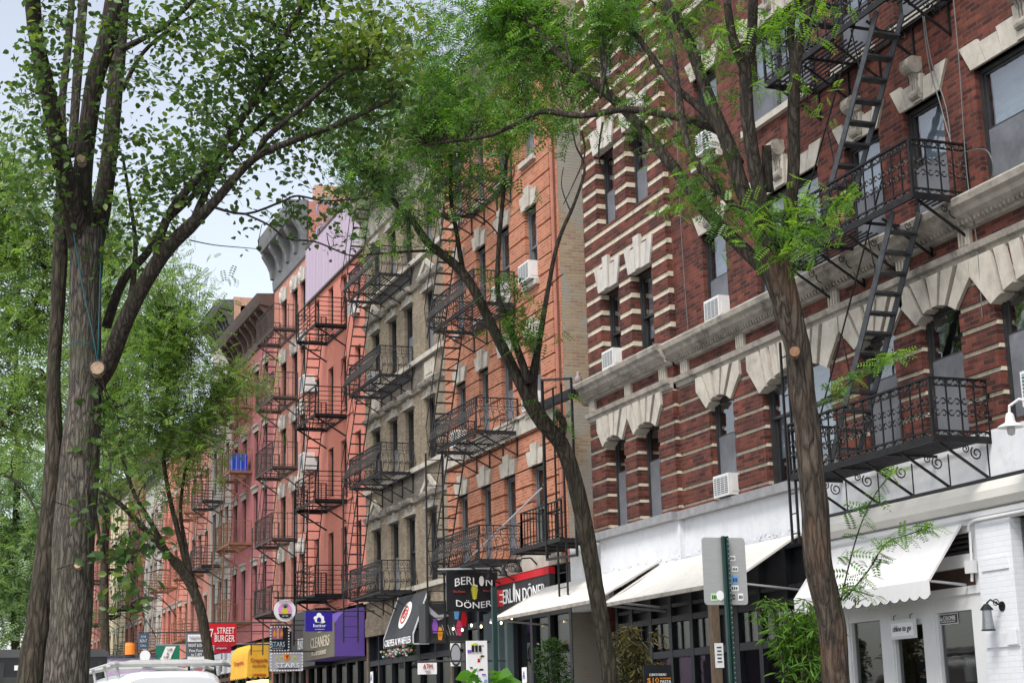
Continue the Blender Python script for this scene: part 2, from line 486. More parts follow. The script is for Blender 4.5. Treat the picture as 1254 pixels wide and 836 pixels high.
WOOD = pbr('weathered_post', (0.13, 0.09, 0.06), 0.8, 0.3, 8, stretch=(6, 6, 1))
TERRA = pbr('terracotta', (0.4, 0.16, 0.09), 0.8, 0.1)
SCAR = pbr('fresh_cut_wood', (0.36, 0.25, 0.17), 0.85, 0.35, 22)
WIRE = pbr('wire_grey', (0.10, 0.11, 0.11), 0.5, 0.1)
WIREG = pbr('wire_teal', (0.02, 0.10, 0.11), 0.5, 0.1)
ASPHALT = pbr('asphalt', (0.05, 0.05, 0.052), 0.9, 0.3, 3, bump=0.004, bs=120)
CONC = pbr('sidewalk_concrete', (0.32, 0.31, 0.29), 0.9, 0.15, 2.5, dirt=0.4, dirtcol=(0.14, 0.13, 0.12), bump=0.003, bs=60)
KERB = pbr('granite_kerb', (0.28, 0.27, 0.26), 0.85, 0.2, 8)
PAINTW = pbr('road_paint', (0.7, 0.7, 0.68), 0.8, 0.15, 6)
SOIL = pbr('tree_pit_soil', (0.06, 0.045, 0.03), 0.95, 0.3, 9)
ROOF = pbr('tar_roof', (0.06, 0.058, 0.056), 0.9, 0.2, 2)
VANW = pbr('white_car_paint', (0.72, 0.73, 0.74), 0.22, 0.03, 2, dirt=0.1, dirtcol=(0.45, 0.44, 0.42), spec=0.6)
VANK = pbr('black_car_paint', (0.012, 0.012, 0.014), 0.28, 0.2, 3, spec=0.5)
RUBBER = pbr('rubber', (0.015, 0.015, 0.015), 0.8, 0.2)
CARGLASS = pbr('car_glass', (0.015, 0.017, 0.02), 0.06, 0.1, spec=0.7)
AMBER = pbr('amber_plastic', (0.75, 0.20, 0.01), 0.3, 0.08, spec=0.6)
LAVBOX = pbr('lavender_plywood', (0.62, 0.47, 0.68), 0.6, 0.05)
BLUETARP = pbr('blue_plastic_crate', (0.02, 0.05, 0.55), 0.5, 0.1)
BULB = emis('warm_bulb', (1.0, 0.75, 0.4), 3.0)
GLOWY = emis('warm_shop_glow', (1.0, 0.6, 0.22), 1.2)
BARK_P = barkmat('pear_bark', (0.022, 0.018, 0.015), (0.175, 0.153, 0.128), (0.09, 0.09, 0.058), (15, 15, 2.6), 0.022)
BARK_L = barkmat('locust_bark', (0.022, 0.017, 0.014), (0.125, 0.10, 0.078), (0.135, 0.072, 0.045), (9, 9, 1.5), 0.04)
BARK_D = barkmat('dark_locust_bark', (0.018, 0.015, 0.011), (0.085, 0.07, 0.052), (0.05, 0.058, 0.03), (10, 10, 1.8), 0.02)
BARK_BACKLIT = barkmat('backlit_limb_bark', (0.014, 0.011, 0.009), (0.075, 0.062, 0.05), (0.035, 0.038, 0.022), (13, 13, 2.2), 0.02)  # backlit darkness of the upper limbs put into the bark colour
LEAF_P = leafmat('pear_leaf', (0.024, 0.058, 0.014), (0.09, 0.17, 0.035), 0.32)
LEAF_PY = leafmat('pear_leaf_yellow', (0.08, 0.13, 0.02), (0.20, 0.26, 0.05), 0.4)
LEAF_L = leafmat('locust_leaf', (0.026, 0.078, 0.016), (0.145, 0.29, 0.055), 0.38)
CONSOLE = pbr('dark_weathered_stone', (0.27, 0.245, 0.21), 0.85, 0.35, 9, dirt=0.85, dirtcol=(0.05, 0.045, 0.04), bump=0.012, bs=30)
RACK = pbr('dull_white_rack', (0.42, 0.42, 0.41), 0.5, 0.12, 5, dirt=0.4, dirtcol=(0.2, 0.16, 0.12))
SCAR_B = pbr('old_brown_cut', (0.2, 0.11, 0.06), 0.85, 0.4, 22)
LEAF_LY = leafmat('locust_leaf_young', (0.10, 0.24, 0.025), (0.27, 0.43, 0.06), 0.4)
LEAF_B = leafmat('far_locust_leaf', (0.075, 0.15, 0.040), (0.25, 0.37, 0.11), 0.4)
LEAF_F = leafmat('pale_far_leaf', (0.15, 0.24, 0.12), (0.30, 0.42, 0.22), 0.4)
LEAF_S = leafmat('shrub_leaf', (0.012, 0.035, 0.008), (0.05, 0.12, 0.02), 0.3)
LEAF_BAM = leafmat('bamboo_leaf', (0.05, 0.13, 0.015), (0.16, 0.32, 0.04), 0.35)
LEAF_DRY = leafmat('dry_bamboo_leaf', (0.06, 0.10, 0.02), (0.27, 0.19, 0.09), 0.3)
LEAF_BIG = leafmat('big_leaf', (0.06, 0.22, 0.03), (0.22, 0.48, 0.06), 0.4)


# ------------------------------------------------------------------ lettering
_tcache = {}


def text_geo(s):
    if s in _tcache: return _tcache[s]
    cu = bpy.data.curves.new('letters', 'FONT')
    cu.body = s; cu.size = 1; cu.extrude = 0.02; cu.resolution_u = 2
    ob = bpy.data.objects.new('letters', cu)
    COL.objects.link(ob)
    bpy.context.view_layer.update()
    dg = bpy.context.evaluated_depsgraph_get()
    me = bpy.data.meshes.new_from_object(ob.evaluated_get(dg))
    v = np.array([x.co[:] for x in me.vertices]); f = [tuple(p.vertices) for p in me.polygons]
    bpy.data.objects.remove(ob); bpy.data.curves.remove(cu); bpy.data.meshes.remove(me)
    v[:, 0] -= v[:, 0].min(); v[:, 0] /= v[:, 0].max(); v[:, 1] -= v[:, 1].min(); v[:, 1] /= v[:, 1].max()
    z = v[:, 2]; v[:, 2] = (z - z.min()) / max(1e-6, z.max() - z.min())
    _tcache[s] = (v, f)
    return v, f


UF, UC = Vector((0, -1, 0)), Vector((1, 0, 0))
ZZ = Vector((0, 0, 1))


def text(s, c, w, h, mat, parent, u=UF, v=ZZ, ext=0.012, arc=0.0, bold=0.0, slant=0.0, name='lettering'):
    """lettering centred on c, w wide, h tall, read along u, standing on v"""
    vs, fs = text_geo(s)
    u = Vector(u).normalized(); v = Vector(v).normalized(); n = u.cross(v)
    mb = MB(); pts = []
    for a, b, z in vs:
        x = (a - .5) * w; y = (b - .5) * h
        x += slant * y
        y += arc * (1 - (2 * a - 1) ** 2)
        pts.append(Vector(c) + u * x + v * y + n * (z * ext))
    mb.add(pts, fs)
    return mb.build(name, mat, parent)


def panel(mb, c, w, h, t, u, v=ZZ, mi=0):
    u = Vector(u).normalized(); v = Vector(v).normalized(); n = u.cross(v)
    c = Vector(c); a = u * w / 2; b = v * h / 2
    mb.add((c - a - b, c + a - b, c + a + b, c - a + b, c - a - b - n * t, c + a - b - n * t, c + a + b - n * t, c - a + b - n * t),
           ((0, 1, 2, 3), (7, 6, 5, 4), (0, 4, 5, 1), (1, 5, 6, 2), (2, 6, 7, 3), (3, 7, 4, 0)), mi)


def disc(mb, c, rx, ry, t, u, v=ZZ, n=28, mi=0):
    u = Vector(u).normalized(); v = Vector(v).normalized(); w = u.cross(v); c = Vector(c)
    a = [c + u * rx * math.cos(2 * math.pi * i / n) + v * ry * math.sin(2 * math.pi * i / n) for i in range(n)]
    b = [p - w * t for p in a]
    mb.add(a + b, [tuple(range(n)), tuple(reversed(range(n, 2 * n)))] + [((i + 1) % n, i, n + i, n + (i + 1) % n) for i in range(n)], mi)


def plate(mb, c, pts, t, u, v=ZZ, mi=0):
    """flat polygon in (u,v) coordinates with thickness t"""
    u = Vector(u).normalized(); v = Vector(v).normalized(); w = u.cross(v); c = Vector(c)
    n = len(pts)
    if sum(pts[i][0] * pts[(i + 1) % n][1] - pts[(i + 1) % n][0] * pts[i][1] for i in range(n)) < 0: pts = pts[::-1]
    a = [c + u * x + v * y for x, y in pts]; b = [p - w * t for p in a]
    mb.add(a + b, [tuple(range(n)), tuple(reversed(range(n, 2 * n)))] + [((i + 1) % n, i, n + i, n + (i + 1) % n) for i in range(n)], mi)

streaks(STONE, .4, (.09, .08, .07), (1.6, 1.6, .8)); streaks(STONE_D, .8, (.05, .045, .04), (1.3, 1.3, 1.6)); streaks(WHITESTONE, .35); streaks(CREAMBAND, .5); streaks(BR_DARK, .55, (0.02, 0.012, 0.011), (3, 3, .4)); streaks(BR_BUFF, .4, (0.06, .055, .05), (2.5, 2.5, .3))
streaks(WHITEWALL, .12, (.3, .29, .28), (4, 4, .4)); streaks(BR_RED, .25, (.12, .045, .03), (2.5, 2.5, .3)); streaks(BR_SALMON, .2, (.25, .09, .07), (2.5, 2.5, .25)); streaks(CANVAS_W, .3, (.36, .32, .27), (2.5, 6, 2.5)); streaks(CANVAS_W2, .2, (.4, .38, .36), (2.5, 6, 2.5))
# ------------------------------------------------------------------ windows, walls, fire escapes
_wc = {}


def win_meshes(w, h, style, mat, split, xs):
    key = (round(w, 3), round(h, 3), style, mat.name, split)
    if key in _wc: return _wc[key]
    fr = MB(); fw = 0.055
    fr.box(-.03, .09, 0, fw, 0, h); fr.box(-.03, .09, w - fw, w, 0, h)
    fr.box(-.028, .088, fw, w - fw, h - fw, h); fr.box(-.028, .088, fw, w - fw, 0, fw)
    pn = MB()
    nb = 1 if style != 'wide' else 2
    segs = [(fw, w - fw)]
    if style == 'wide':
        mid = w * .56
        segs = [(fw, mid - .045), (mid + .045, w - fw)]
        fr.box(-.028, .088, mid - .045, mid + .045, fw, h - fw)
    for a, b in segs:
        zm = h * split
        s = .035
        # upper sash
        fr.box(.0, .04, a, a + s, zm - .02, h - fw); fr.box(.0, .04, b - s, b, zm - .02, h - fw)
        fr.box(.001, .039, a + s, b - s, h - fw - s, h - fw); fr.box(.001, .039, a + s, b - s, zm - .02, zm + .025)
        # lower sash
        fr.box(.042, .082, a, a + s, fw, zm + .025); fr.box(.042, .082, b - s, b, fw, zm + .025)
        fr.box(.043, .081, a + s, b - s, fw, fw + s + .01); fr.box(.043, .081, a + s, b - s, zm - .02, zm + .025)
        pn.box(.015, .021, a + s, b - s, zm + .025, h - fw - s)
        pn.box(.058, .064, a + s, b - s, fw + s + .01, zm - .02)
    bl = {}
    for kind, (z0, z1) in {'upper': (split, 1), 'most': (.25, 1), 'full': (0, 1), 'third': (.72, 1), 'lower': (0, split)}.items():
        b = MB()
        b.box(.12, .128, fw, w - fw, fw + (h - 2 * fw) * z0, fw + (h - 2 * fw) * z1)
        bl[kind] = b.mesh('blind', BLIND)
    r = (fr.mesh('window', mat), pn.mesh('pane', GLASS), bl)
    _wc[key] = r
    return r


def window(parent, y0, y1, z0, z1, x=D + .17, style='sash', mat=None, split=.5, blind=None, sill=None, bmat=None, screen=None):
    mat = mat or FRAME_K
    fm, pm, bl = win_meshes(y1 - y0, z1 - z0, style, mat, split, x)
    o = link('window', fm, parent, (x, y0, z0))
    link('pane', pm, o, (x, y0, z0))
    if blind == 'rand':
        blind = random.choice([None, None, 'upper', 'upper', 'third', 'most', 'full'])
    if blind:
        b = link('blind', bl[blind], o, (x, y0, z0))
        if bmat:
            b.data = b.data.copy(); b.data.materials[0] = bmat
    if screen is None: screen = random.random() < .5
    if screen:
        b = MB(); b.box(.0855, .0875, .055, y1 - y0 - .055, .055, (z1 - z0) * split)
        k = ('screen', round(y1 - y0, 3), round(z1 - z0, 3), split)
        if k not in _wc: _wc[k] = b.mesh('screen', SCREEN)
        link('screen', _wc[k], o, (x - .09, y0, z0))
    if sill:
        s = MB()
        s.box(D - .09, x - .035, y0 - .08, y1 + .08, z0 - .11, z0 - .002)
        s.build('sill', sill, o)
    return o


def wall_front(mb, y0, y1, z0, z1, ops, x=D, reveal=.2, depth=None, mati=None, rmi=0, zsplit=(), ysplit=()):
    """front wall with openings ops=[(ya,yb,za,zb)]; depth(z,y)->push-in, mati(z,y)->material slot"""
    ys = sorted({round(t, 4) for t in [y0, y1] + [o[0] for o in ops] + [o[1] for o in ops] + list(ysplit) if y0 <= t <= y1})
    zs = sorted({round(t, 4) for t in [z0, z1] + [o[2] for o in ops] + [o[3] for o in ops] + list(zsplit) if z0 <= t <= z1})
    ny, nz = len(ys) - 1, len(zs) - 1
    X = [[None] * nz for _ in range(ny)]
    for i in range(ny):
        for j in range(nz):
            yc, zc = (ys[i] + ys[i + 1]) / 2, (zs[j] + zs[j + 1]) / 2
            if any(a < yc < b and c < zc < d for a, b, c, d in ops): continue
            dx = depth(zc, yc) if depth else 0
            X[i][j] = x + dx
            mi = mati(zc, yc) if mati else 0
            xx = x + dx
            mb.quad((xx, ys[i], zs[j]), (xx, ys[i], zs[j + 1]), (xx, ys[i + 1], zs[j + 1]), (xx, ys[i + 1], zs[j]), mi)
    for i in range(ny):
        for j in range(nz - 1):
            a, b = X[i][j], X[i][j + 1]
            if a is not None and b is not None and abs(a - b) > 1e-6:
                z = zs[j + 1]
                mi = mati(((zs[j] + z) / 2) if a < b else (z + zs[j + 2]) / 2, (ys[i] + ys[i + 1]) / 2) if mati else 0
                mb.quad((a, ys[i], z), (b, ys[i], z), (b, ys[i + 1], z), (a, ys[i + 1], z), mi)
    for j in range(nz):
        for i in range(ny - 1):
            a, b = X[i][j], X[i + 1][j]
            if a is not None and b is not None and abs(a - b) > 1e-6:
                y = ys[i + 1]
                mi = mati((zs[j] + zs[j + 1]) / 2, (ys[i] + y) / 2 if a < b else (y + ys[i + 2]) / 2) if mati else 0
                mb.quad((a, y, zs[j]), (b, y, zs[j]), (b, y, zs[j + 1]), (a, y, zs[j + 1]), mi)
    for a, b, c, d in ops:
        xi = x + reveal
        # reveals (cut to the same strips so bands return into the opening)
        zz = [z for z in zs if c <= z <= d]
        for k in range(len(zz) - 1):
            zc = (zz[k] + zz[k + 1]) / 2
            for y, e in ((a, -.02), (b, .02)):
                mi = mati(zc, y + e) if mati else rmi
                xo = x + (depth(zc, y + e) if depth else 0)
                mb.quad((xo, y, zz[k]), (xi, y, zz[k]), (xi, y, zz[k + 1]), (xo, y, zz[k + 1]), mi)
        mb.quad((x - .0, a, d), (x, b, d), (xi, b, d), (xi, a, d), rmi)
        mb.quad((x - .0, a, c), (xi, a, c), (xi, b, c), (x, b, c), rmi)


def shell(mb, y0, y1, z0, z1, x=D, deep=11, mi=0, back=True):
    """side walls, back and roof of a building"""
    X1 = x + deep
    mb.quad((x, y0, z0), (X1, y0, z0), (X1, y0, z1), (x, y0, z1), mi)
    mb.quad((x, y1, z0), (x, y1, z1), (X1, y1, z1), (X1, y1, z0), mi)
    mb.quad((X1, y0, z0), (X1, y1, z0), (X1, y1, z1), (X1, y0, z1), mi)


def roof_and_rooms(root, y0, y1, z1, x=D, deep=11, zlow=0.0):
    r = MB(); r.box(x + .02, x + deep - .02, y0 + .02, y1 - .02, z1 - .35, z1 - .05)
    r.build('roof', ROOF, root)
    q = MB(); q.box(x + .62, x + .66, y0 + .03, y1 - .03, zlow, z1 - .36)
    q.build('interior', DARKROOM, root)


def molding(mb, y0, y1, prof, mi=0, x=D):
    """prof = [(out,z)...] going up; out = distance in front of the wall"""
    poly = [(x + .03, prof[0][1])] + [(x - o, z) for o, z in prof] + [(x + .03, prof[-1][1])]
    mb.prism_y(poly, y0, y1, mi)


def voussoirs(mb, ya, yb, zspring, zcrown, ztop, oa, ob, zstep, n=5, x=D, proud=.06, back=.19, mi=0, gap=.012):
    """flared arch of wedge stones; outer outline is (oa..ob) x ztop, cut down to zstep at both ends"""
    rise = zcrown - zspring
    def arc(t):
        y = ya + (yb - ya) * t
        return y, zspring + rise * (1 - (2 * t - 1) ** 2)
    for k in range(n):
        t0, t1 = k / n, (k + 1) / n
        g = gap / (yb - ya)
        b0, b1 = arc(t0 + (g if k else 0)), arc(t1 - (g if k < n - 1 else 0))
        bm = arc((t0 + t1) / 2)
        def top(t):
            # spread tops, ends pinned to the step
            if t <= 0: return (oa, zstep)
            if t >= 1: return (ob, zstep)
            s = (t - 1 / n) / (1 - 2 / n) if n > 2 else t
            inset = (ob - oa) * 0.16
            return (oa + inset + (ob - oa - 2 * inset) * s, ztop)
        p0, p1 = top(t0), top(t1)
        gg = gap * 1.5
        poly = [b0, bm, b1]
        if k == n - 1: poly += [(ob, zstep), (ob, ztop), (p0[0] + gg, ztop)]
        elif k == 0: poly += [(p1[0] - gg, ztop), (oa, ztop), (oa, zstep)]
        else: poly += [(p1[0] - gg, p1[1]), (p0[0] + gg, p0[1])]
        mb.prism_x(poly, x - proud - .012 * (k % 2), x + back, mi)


def flatlintel(mb, ya, yb, z0, z1, flare=.14, x=D, proud=.05, n=5, key=True, keyh=.12, mi=0, gap=.01, over=0.0):
    ya -= over; yb += over
    for k in range(n):
        t0, t1 = k / n, (k + 1) / n
        def P(t, z):
            f = (z - z0) / (z1 - z0)
            c = (ya + yb) / 2; hw = (yb - ya) / 2 + flare * f
            return (c + (2 * t - 1) * hw, z)
        zt = z1 + (keyh if (key and k == n // 2) else 0) - (0.0 if k == n // 2 else (0.06 if k % 2 else 0))
        g = gap / (yb - ya)
        poly = [P(t0 + g / 2, z0), P(t1 - g / 2, z0), P(t1 - g / 2, zt), P(t0 + g / 2, zt)]
        mb.prism_x(poly, x - proud - (.035 if k == n // 2 else 0), x + .14, mi)


def console(parent, yc, z0, z1, w=.2, mat=None, x=D, out=.2):
    """scrolled console keystone"""
    mb = MB()
    h = z1 - z0
    prof = [(x + .02, z0), (x - out * .35, z0), (x - out * .42, z0 + h * .12), (x - out * .34, z0 + h * .42), (x - out * .6, z0 + h * .62), (x - out * .75, z0 + h * .8), (x - out * .6, z1), (x + .02, z1)]
    mb.prism_y(prof, yc - w / 2, yc + w / 2)
    mb.lathe((x - out * .62, yc - w / 2 - .012, z1 - h * .2), [(.0, 0), (h * .2, 0), (h * .2, w + .024), (0, w + .024)], 14, axis='y')
    mb.lathe((x - out * .33, yc - w / 2 - .012, z0 + h * .14), [(.0, 0), (h * .12, 0), (h * .12, w + .024), (0, w + .024)], 12, axis='y')
    for k in range(3):
        y = yc - w * .28 + k * w * .28
        mb.tube([(x - out * .40, y, z0 + h * .12), (x - out * .5, y, z0 + h * .35), (x - out * .46, y, z0 + h * .5), (x - out * .7, y, z0 + h * .66)], .016, 5)
    return mb.build('console', mat or CONSOLE, parent)


def aircon(y0, y1, z0, h, label, x=D + .16, out=.36, mat=None, gmat=None):
    t = thing('window_air_conditioner', label, 'air conditioner', (x, (y0 + y1) / 2, z0), 'air conditioners in the upper windows')
    m = MB()
    xa = x - out
    m.box(xa, x + .1, y0, y1, z0, z0 + h)
    m.build('casing', mat or ACW, t)
    g = MB()
    g.box(xa - .006, xa - .001, y0 + .035, y1 - .035, z0 + .04, z0 + h - .04)
    g.build('grille', gmat or ACG, t)
    f = MB()
    for k in range(8):
        z = z0 + .04 + (h - .08) * (k + .5) / 8
        f.box(xa - .011, xa - .004, y0 + .03, y1 - .03, z - .004, z + .004)
    for k in range(3):
        y = y0 + (y1 - y0) * (k + 1) / 4
        f.box(xa - .011, xa - .004, y - .004, y + .004, z0 + .035, z0 + h - .035)
    for y, sgn in ((y0, -1), (y1, 1)):
        f.box(xa + .05, xa + out * .6, y + sgn * .001, y + sgn * .007, z0 + .06, z0 + h - .06)
    f.build('louvre', mat or ACW, t)
    b = MB()
    for y in (y0 + .07, y1 - .07):
        b.bar((x - .02, y, z0 - .02), (xa + .1, y, z0 - .02), .02)
        b.bar((x - .02, y, z0 - .16), (xa + .14, y, z0 - .03), .018)
    b.build('support_bracket', IRON, t)
    return t


def railing(mb, p, q, z0, h, style, out, step=.14, mi=0, posts=(1, 1)):
    """one straight railing run from p(x,y) to q(x,y); out = outward unit (x,y)"""
    p = Vector((p[0], p[1], 0)); q = Vector((q[0], q[1], 0)); o = Vector((out[0], out[1], 0))
    L = (q - p).length; d = (q - p) / L
    Z = lambda z: Vector((0, 0, z))
    mb.bar(p + Z(z0 + h), q + Z(z0 + h), .04, .025, mi)
    n = max(2, int(L / step))
    if style == 'scroll':
        mb.bar(p + Z(z0 + .09), q + Z(z0 + .09), .02, .02, mi)
        mb.bar(p + Z(z0 + h - .09), q + Z(z0 + h - .09), .016, .016, mi)
        for i in range(n + 1):
            c = p + d * (L * i / n)
            if 0 < i < n: mb.bar(c + Z(z0), c + Z(z0 + h), .017, None, mi)
            if i < n:
                for zc in (z0 + h - .045, z0 + h * .62, z0 + h * .42, z0 + .045):
                    for s in (.28, .72):
                        cc = p + d * (L * (i + s) / n) + Z(zc)
                        mb.ring(cc, d, ZZ, .034, .010, 8, mi, 1.2 if s < .5 else 4.3, 5.0)
    elif style == 'belly':
        for i in range(n + 1):
            c = p + d * (L * i / n)
            pts = [c + Z(z0), c + o * .16 + Z(z0 + h * .12), c + o * .2 + Z(z0 + h * .3), c + o * .1 + Z(z0 + h * .55), c + Z(z0 + h * .75), c + Z(z0 + h)]
            mb.tube(pts, .010, 4, mi)
            if i < n:
                cc = p + d * (L * (i + .5) / n)
                mb.ring(cc + Z(z0 + h * .88), d, ZZ, .035, .008, 7, mi)
                mb.spiral(cc + o * .17 + Z(z0 + h * .3), d, ZZ, .06, .008, 1.3, 10, 1.0, mi)
                mb.ring(cc + o * .06 + Z(z0 + h * .6), d, ZZ, .045, .008, 8, mi, 0.3, 4.2)
        mb.bar(p + o * .2 + Z(z0 + h * .3), q + o * .2 + Z(z0 + h * .3), .014, None, mi)
        mb.bar(p + Z(z0 + h * .75), q + Z(z0 + h * .75), .014, None, mi)
    elif style == 'rails':
        for k in range(1, 6):
            z = z0 + h * k / 6
            mb.bar(p + Z(z), q + Z(z), .018, None, mi)
        for i in range(0, n + 1, 5):
            c = p + d * (L * i / n)
            if 0 < i < n: mb.bar(c + Z(z0), c + Z(z0 + h), .026, None, mi)
    else:  # bars
        mb.bar(p + Z(z0 + .08), q + Z(z0 + .08), .018, None, mi)
        mb.bar(p + Z(z0 + h * .78), q + Z(z0 + h * .78), .014, None, mi)
        for i in range(n + 1):
            c = p + d * (L * i / n)
            if 0 < i < n: mb.bar(c + Z(z0), c + Z(z0 + h), .016, None, mi)
    for c, on in ((p, posts[0]), (q, posts[1])):
        if on: mb.bar(c + Z(z0 - .04), c + Z(z0 + h + .012), .034, None, mi)


def fire_escape(label, levels, ya, yb, xf, style, h=.8, mat=None, x=D, stairs=True, drop=None, nbr=4, bstyle='plain', slat=.085, step=.14, sy=None, stmat=None, detail=1.0, topz=None, extra=None):
    """levels = platform heights; platform spans ya..yb and x..xf; stairs run along the facade inside the platforms"""
    mat = mat or IRON
    root = thing('fire_escape', label, 'fire escape', (xf + .3, (ya + yb) / 2, levels[0]), 'iron fire escapes on the tenement fronts')
    step = step / detail
    sy = sy or (yb - .35, yb - 1.75)
    xs0, xs1 = xf + .1, xf + .5
    for li, z in enumerate(levels):
        has_up = li < len(levels) - 1
        has_dn = li > 0
        m = MB()
        hole = (sy[1] - .25, sy[1] + 1.0) if has_dn and stairs else None
        k = int((x - xf) / slat)
        for i in range(1, k):
            xx = xf + (x - xf) * i / k
            if hole and xs0 - .03 < xx < xs1 + .03:
                m.box(xx - .010, xx + .010, ya + .02, hole[0], z - .012, z + .008)
                m.box(xx - .010, xx + .010, hole[1], yb - .02, z - .012, z + .008)
            else:
                m.box(xx - .010, xx + .010, ya + .02, yb - .02, z - .012, z + .008)
        m.bar((xf, ya, z - .01), (xf, yb, z - .01), .03, .08)
        m.bar((x - .01, ya, z - .01), (x - .01, yb, z - .01), .03, .08)
        for y in (ya, yb):
            m.bar((xf, y, z - .01), (x, y, z - .01), .03, .085)
        ncross = max(2, int((yb - ya) / 1.0))
        for i in range(1, ncross):
            y = ya + (yb - ya) * i / ncross
            m.bar((xf, y, z - .035), (x, y, z - .035), .03, .035)
        m.build('platform', mat, root)
        r = MB()
        railing(r, (xf, ya), (xf, yb), z, h, style, (-1, 0), step)
        railing(r, (xf + .03, ya), (x - .02, ya), z, h, style, (0, -1), step, posts=(0, 1))
        railing(r, (xf + .03, yb), (x - .02, yb), z, h, style, (0, 1), step, posts=(0, 1))
        r.build('railing', mat, root)
        for i in range(nbr):
            y = ya + .08 + (yb - ya - .16) * i / (nbr - 1)
            b = MB()
            if bstyle == 'scroll':
                b.bar((xf + .12, y, z - .04), (x - .02, y, z - .48), .025, .03)
                b.bar((x - .02, y, z - .04), (x - .02, y, z - .5), .025, .03)
                b.spiral((x - .2, y, z - .16), (1, 0, 0), ZZ, .09, .010, 1.4, 14, 2.2)
                b.spiral((x - .36, y, z - .11), (-1, 0, 0), ZZ, .055, .009, 1.3, 12, 2.2)
            elif bstyle == 'beam':
                b.bar((xf, y, z - .06), (x, y, z - .06), .05, .07)
                b.bar((xf + .06, y, z - .08), (x - .02, y, z - .62), .035, .045)
            else:
                b.bar((xf + .1, y, z - .05), (x - .02, y, z - .5), .024, .028)
                b.bar((x - .02, y, z - .04), (x - .02, y, z - .52), .024, .028)
            b.build('bracket', mat, root)
        if stairs and (has_up or (topz and li == len(levels) - 1)):
            z2 = levels[li + 1] if has_up else topz
            s = MB()
            a, b_ = (sy[0], z + .01), (sy[1], z2 - .02)
            for xx in (xs0, xs1):
                s.bar((xx, a[0], a[1]), (xx, b_[0], b_[1]), .018, .11 if stmat else .055, up=(0, -.5, .9))
            nt = max(5, int((z2 - z) / .235))
            for i in range(1, nt):
                t = i / nt
                y = a[0] + (b_[0] - a[0]) * t; zz = a[1] + (b_[1] - a[1]) * t
                s.box(xs0, xs1, y - (.08 if stmat else .06), y + (.08 if stmat else .06), zz - (.018 if stmat else .008), zz + .012)
            s.build('stair', stmat or mat, root)
            hr = MB()
            hr.tube([(xs0 - .03, a[0] + .1, a[1] + .72), (xs0 - .03, b_[0] + .12, b_[1] + .5)], .012, 5)
            hr.tube([(xs0 - .03, a[0] + .1, a[1] + .72), (xs0, a[0] + .02, a[1] + .3)], .010, 5)
            for t in (.35, .75):
                y = a[0] + (b_[0] - a[0]) * t; zz = a[1] + (b_[1] - a[1]) * t
                hr.bar((xs0, y, zz), (xs0 - .03, y + .1, zz + .66), .014)
            hr.build('handrail', mat, root)
    if drop:
        y, z0, z1, xx = drop[:4]
        dl = MB()
        for s in (-.2, .2):
            dl.bar((xx + s, y, z0), (xx + s, y, z1), .03, .04)
        n = int((z1 - z0) / .28)
        for i in range(n):
            zz = z0 + (i + .5) * (z1 - z0) / n
            dl.bar((xx - .2, y, zz), (xx + .2, y, zz), .018)
        dl.build('drop_ladder', mat, root)
    return root


def smooth_line(P, sub=5):
    out = []; n = len(P)
    for i in range(n - 1):
        p0, p1, p2, p3 = P[max(i - 1, 0)], P[i], P[i + 1], P[min(i + 2, n - 1)]
        for k in range(sub):
            t = k / sub
            out.append(.5 * ((2 * p1) + (p2 - p0) * t + (2 * p0 - 5 * p1 + 4 * p2 - p3) * t * t + (3 * p1 - p0 - 3 * p2 + p3) * t ** 3))
    out.append(P[-1])
    return out
# ------------------------------------------------------------------ ground
g = MB(); g.quad((-400, -60, -.02), (500, -60, -.02), (500, 900, -.02), (-400, 900, -.02))
setp(g.build('ground', CONC), kind='structure')
g = MB(); g.quad((2.6, -60, 0.0), (8.4, -60, 0.0), (8.4, 600, 0.0), (2.6, 600, 0.0))
setp(g.build('road', ASPHALT), kind='structure')
g = MB()
for i in range(40):
    g.quad((5.44, -20 + i * 6, .004), (5.56, -20 + i * 6, .004), (5.56, -17 + i * 6, .004), (5.44, -17 + i * 6, .004))
setp(g.build('road_marking', PAINTW), kind='structure')
g = MB(); g.box(8.55, 12.58, -60, 300, -.01, .14); setp(g.build('sidewalk', CONC), kind='structure')
g = MB(); g.box(8.4, 8.548, -60, 300, -.01, .145); g.box(2.45, 2.598, -60, 300, -.01, .145); setp(g.build('kerb', KERB), kind='structure')
g = MB(); g.box(-6, 2.448, -60, 300, -.01, .14); setp(g.build('near_sidewalk', CONC), kind='structure')
GZ = .14

# ------------------------------------------------------------------ corner brick building on the right (striped bay, arches)
A = thing('brick_apartment_building', 'dark maroon brick building with cream striped bay and stone arches above white shopfronts', 'building', (D, 18, 0))
BAY = 24.87
AY0, AY1, AZ = 6.0, 28.45, 19.6
bayw = [(25.5, 26.42), (26.93, 27.8)]
WA, WW, WB, WC, WD = (22.92, 23.76), (19.98, 21.97), (18.34, 19.24), (16.86, 17.74), (13.9, 16.15)
cols = bayw + [WA, WW, WB, WC, WD, (12.2, 13.1), (10.7, 11.6), (7.6, 9.6)]
fl = [(4.94, 6.68), (7.87, 9.5), (10.75, 12.28), (13.62, 15.15), (16.5, 18.0)]
ops = [(a, b, c, d) for c, d in fl for a, b in cols]
mb = MB()
creamhi = [7.86 + .305 * k for k in range(-1, 40)]
zs = []
for k in range(-2, 41):
    z = 9.09 + .305 * (k - 4)
    if 7.9 < z < AZ - .3: zs += [z, z + .088, z + .28]
for k in range(-1, 7):
    z = 5.30 + .293 * k
    if z > 4.95 and z < 7.0: zs += [z, z + .05, z + .275]
zs += [7.1, 7.9]
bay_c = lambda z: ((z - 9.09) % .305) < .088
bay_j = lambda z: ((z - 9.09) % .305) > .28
f2_c = lambda z: ((z - 5.30) % .293) < .05
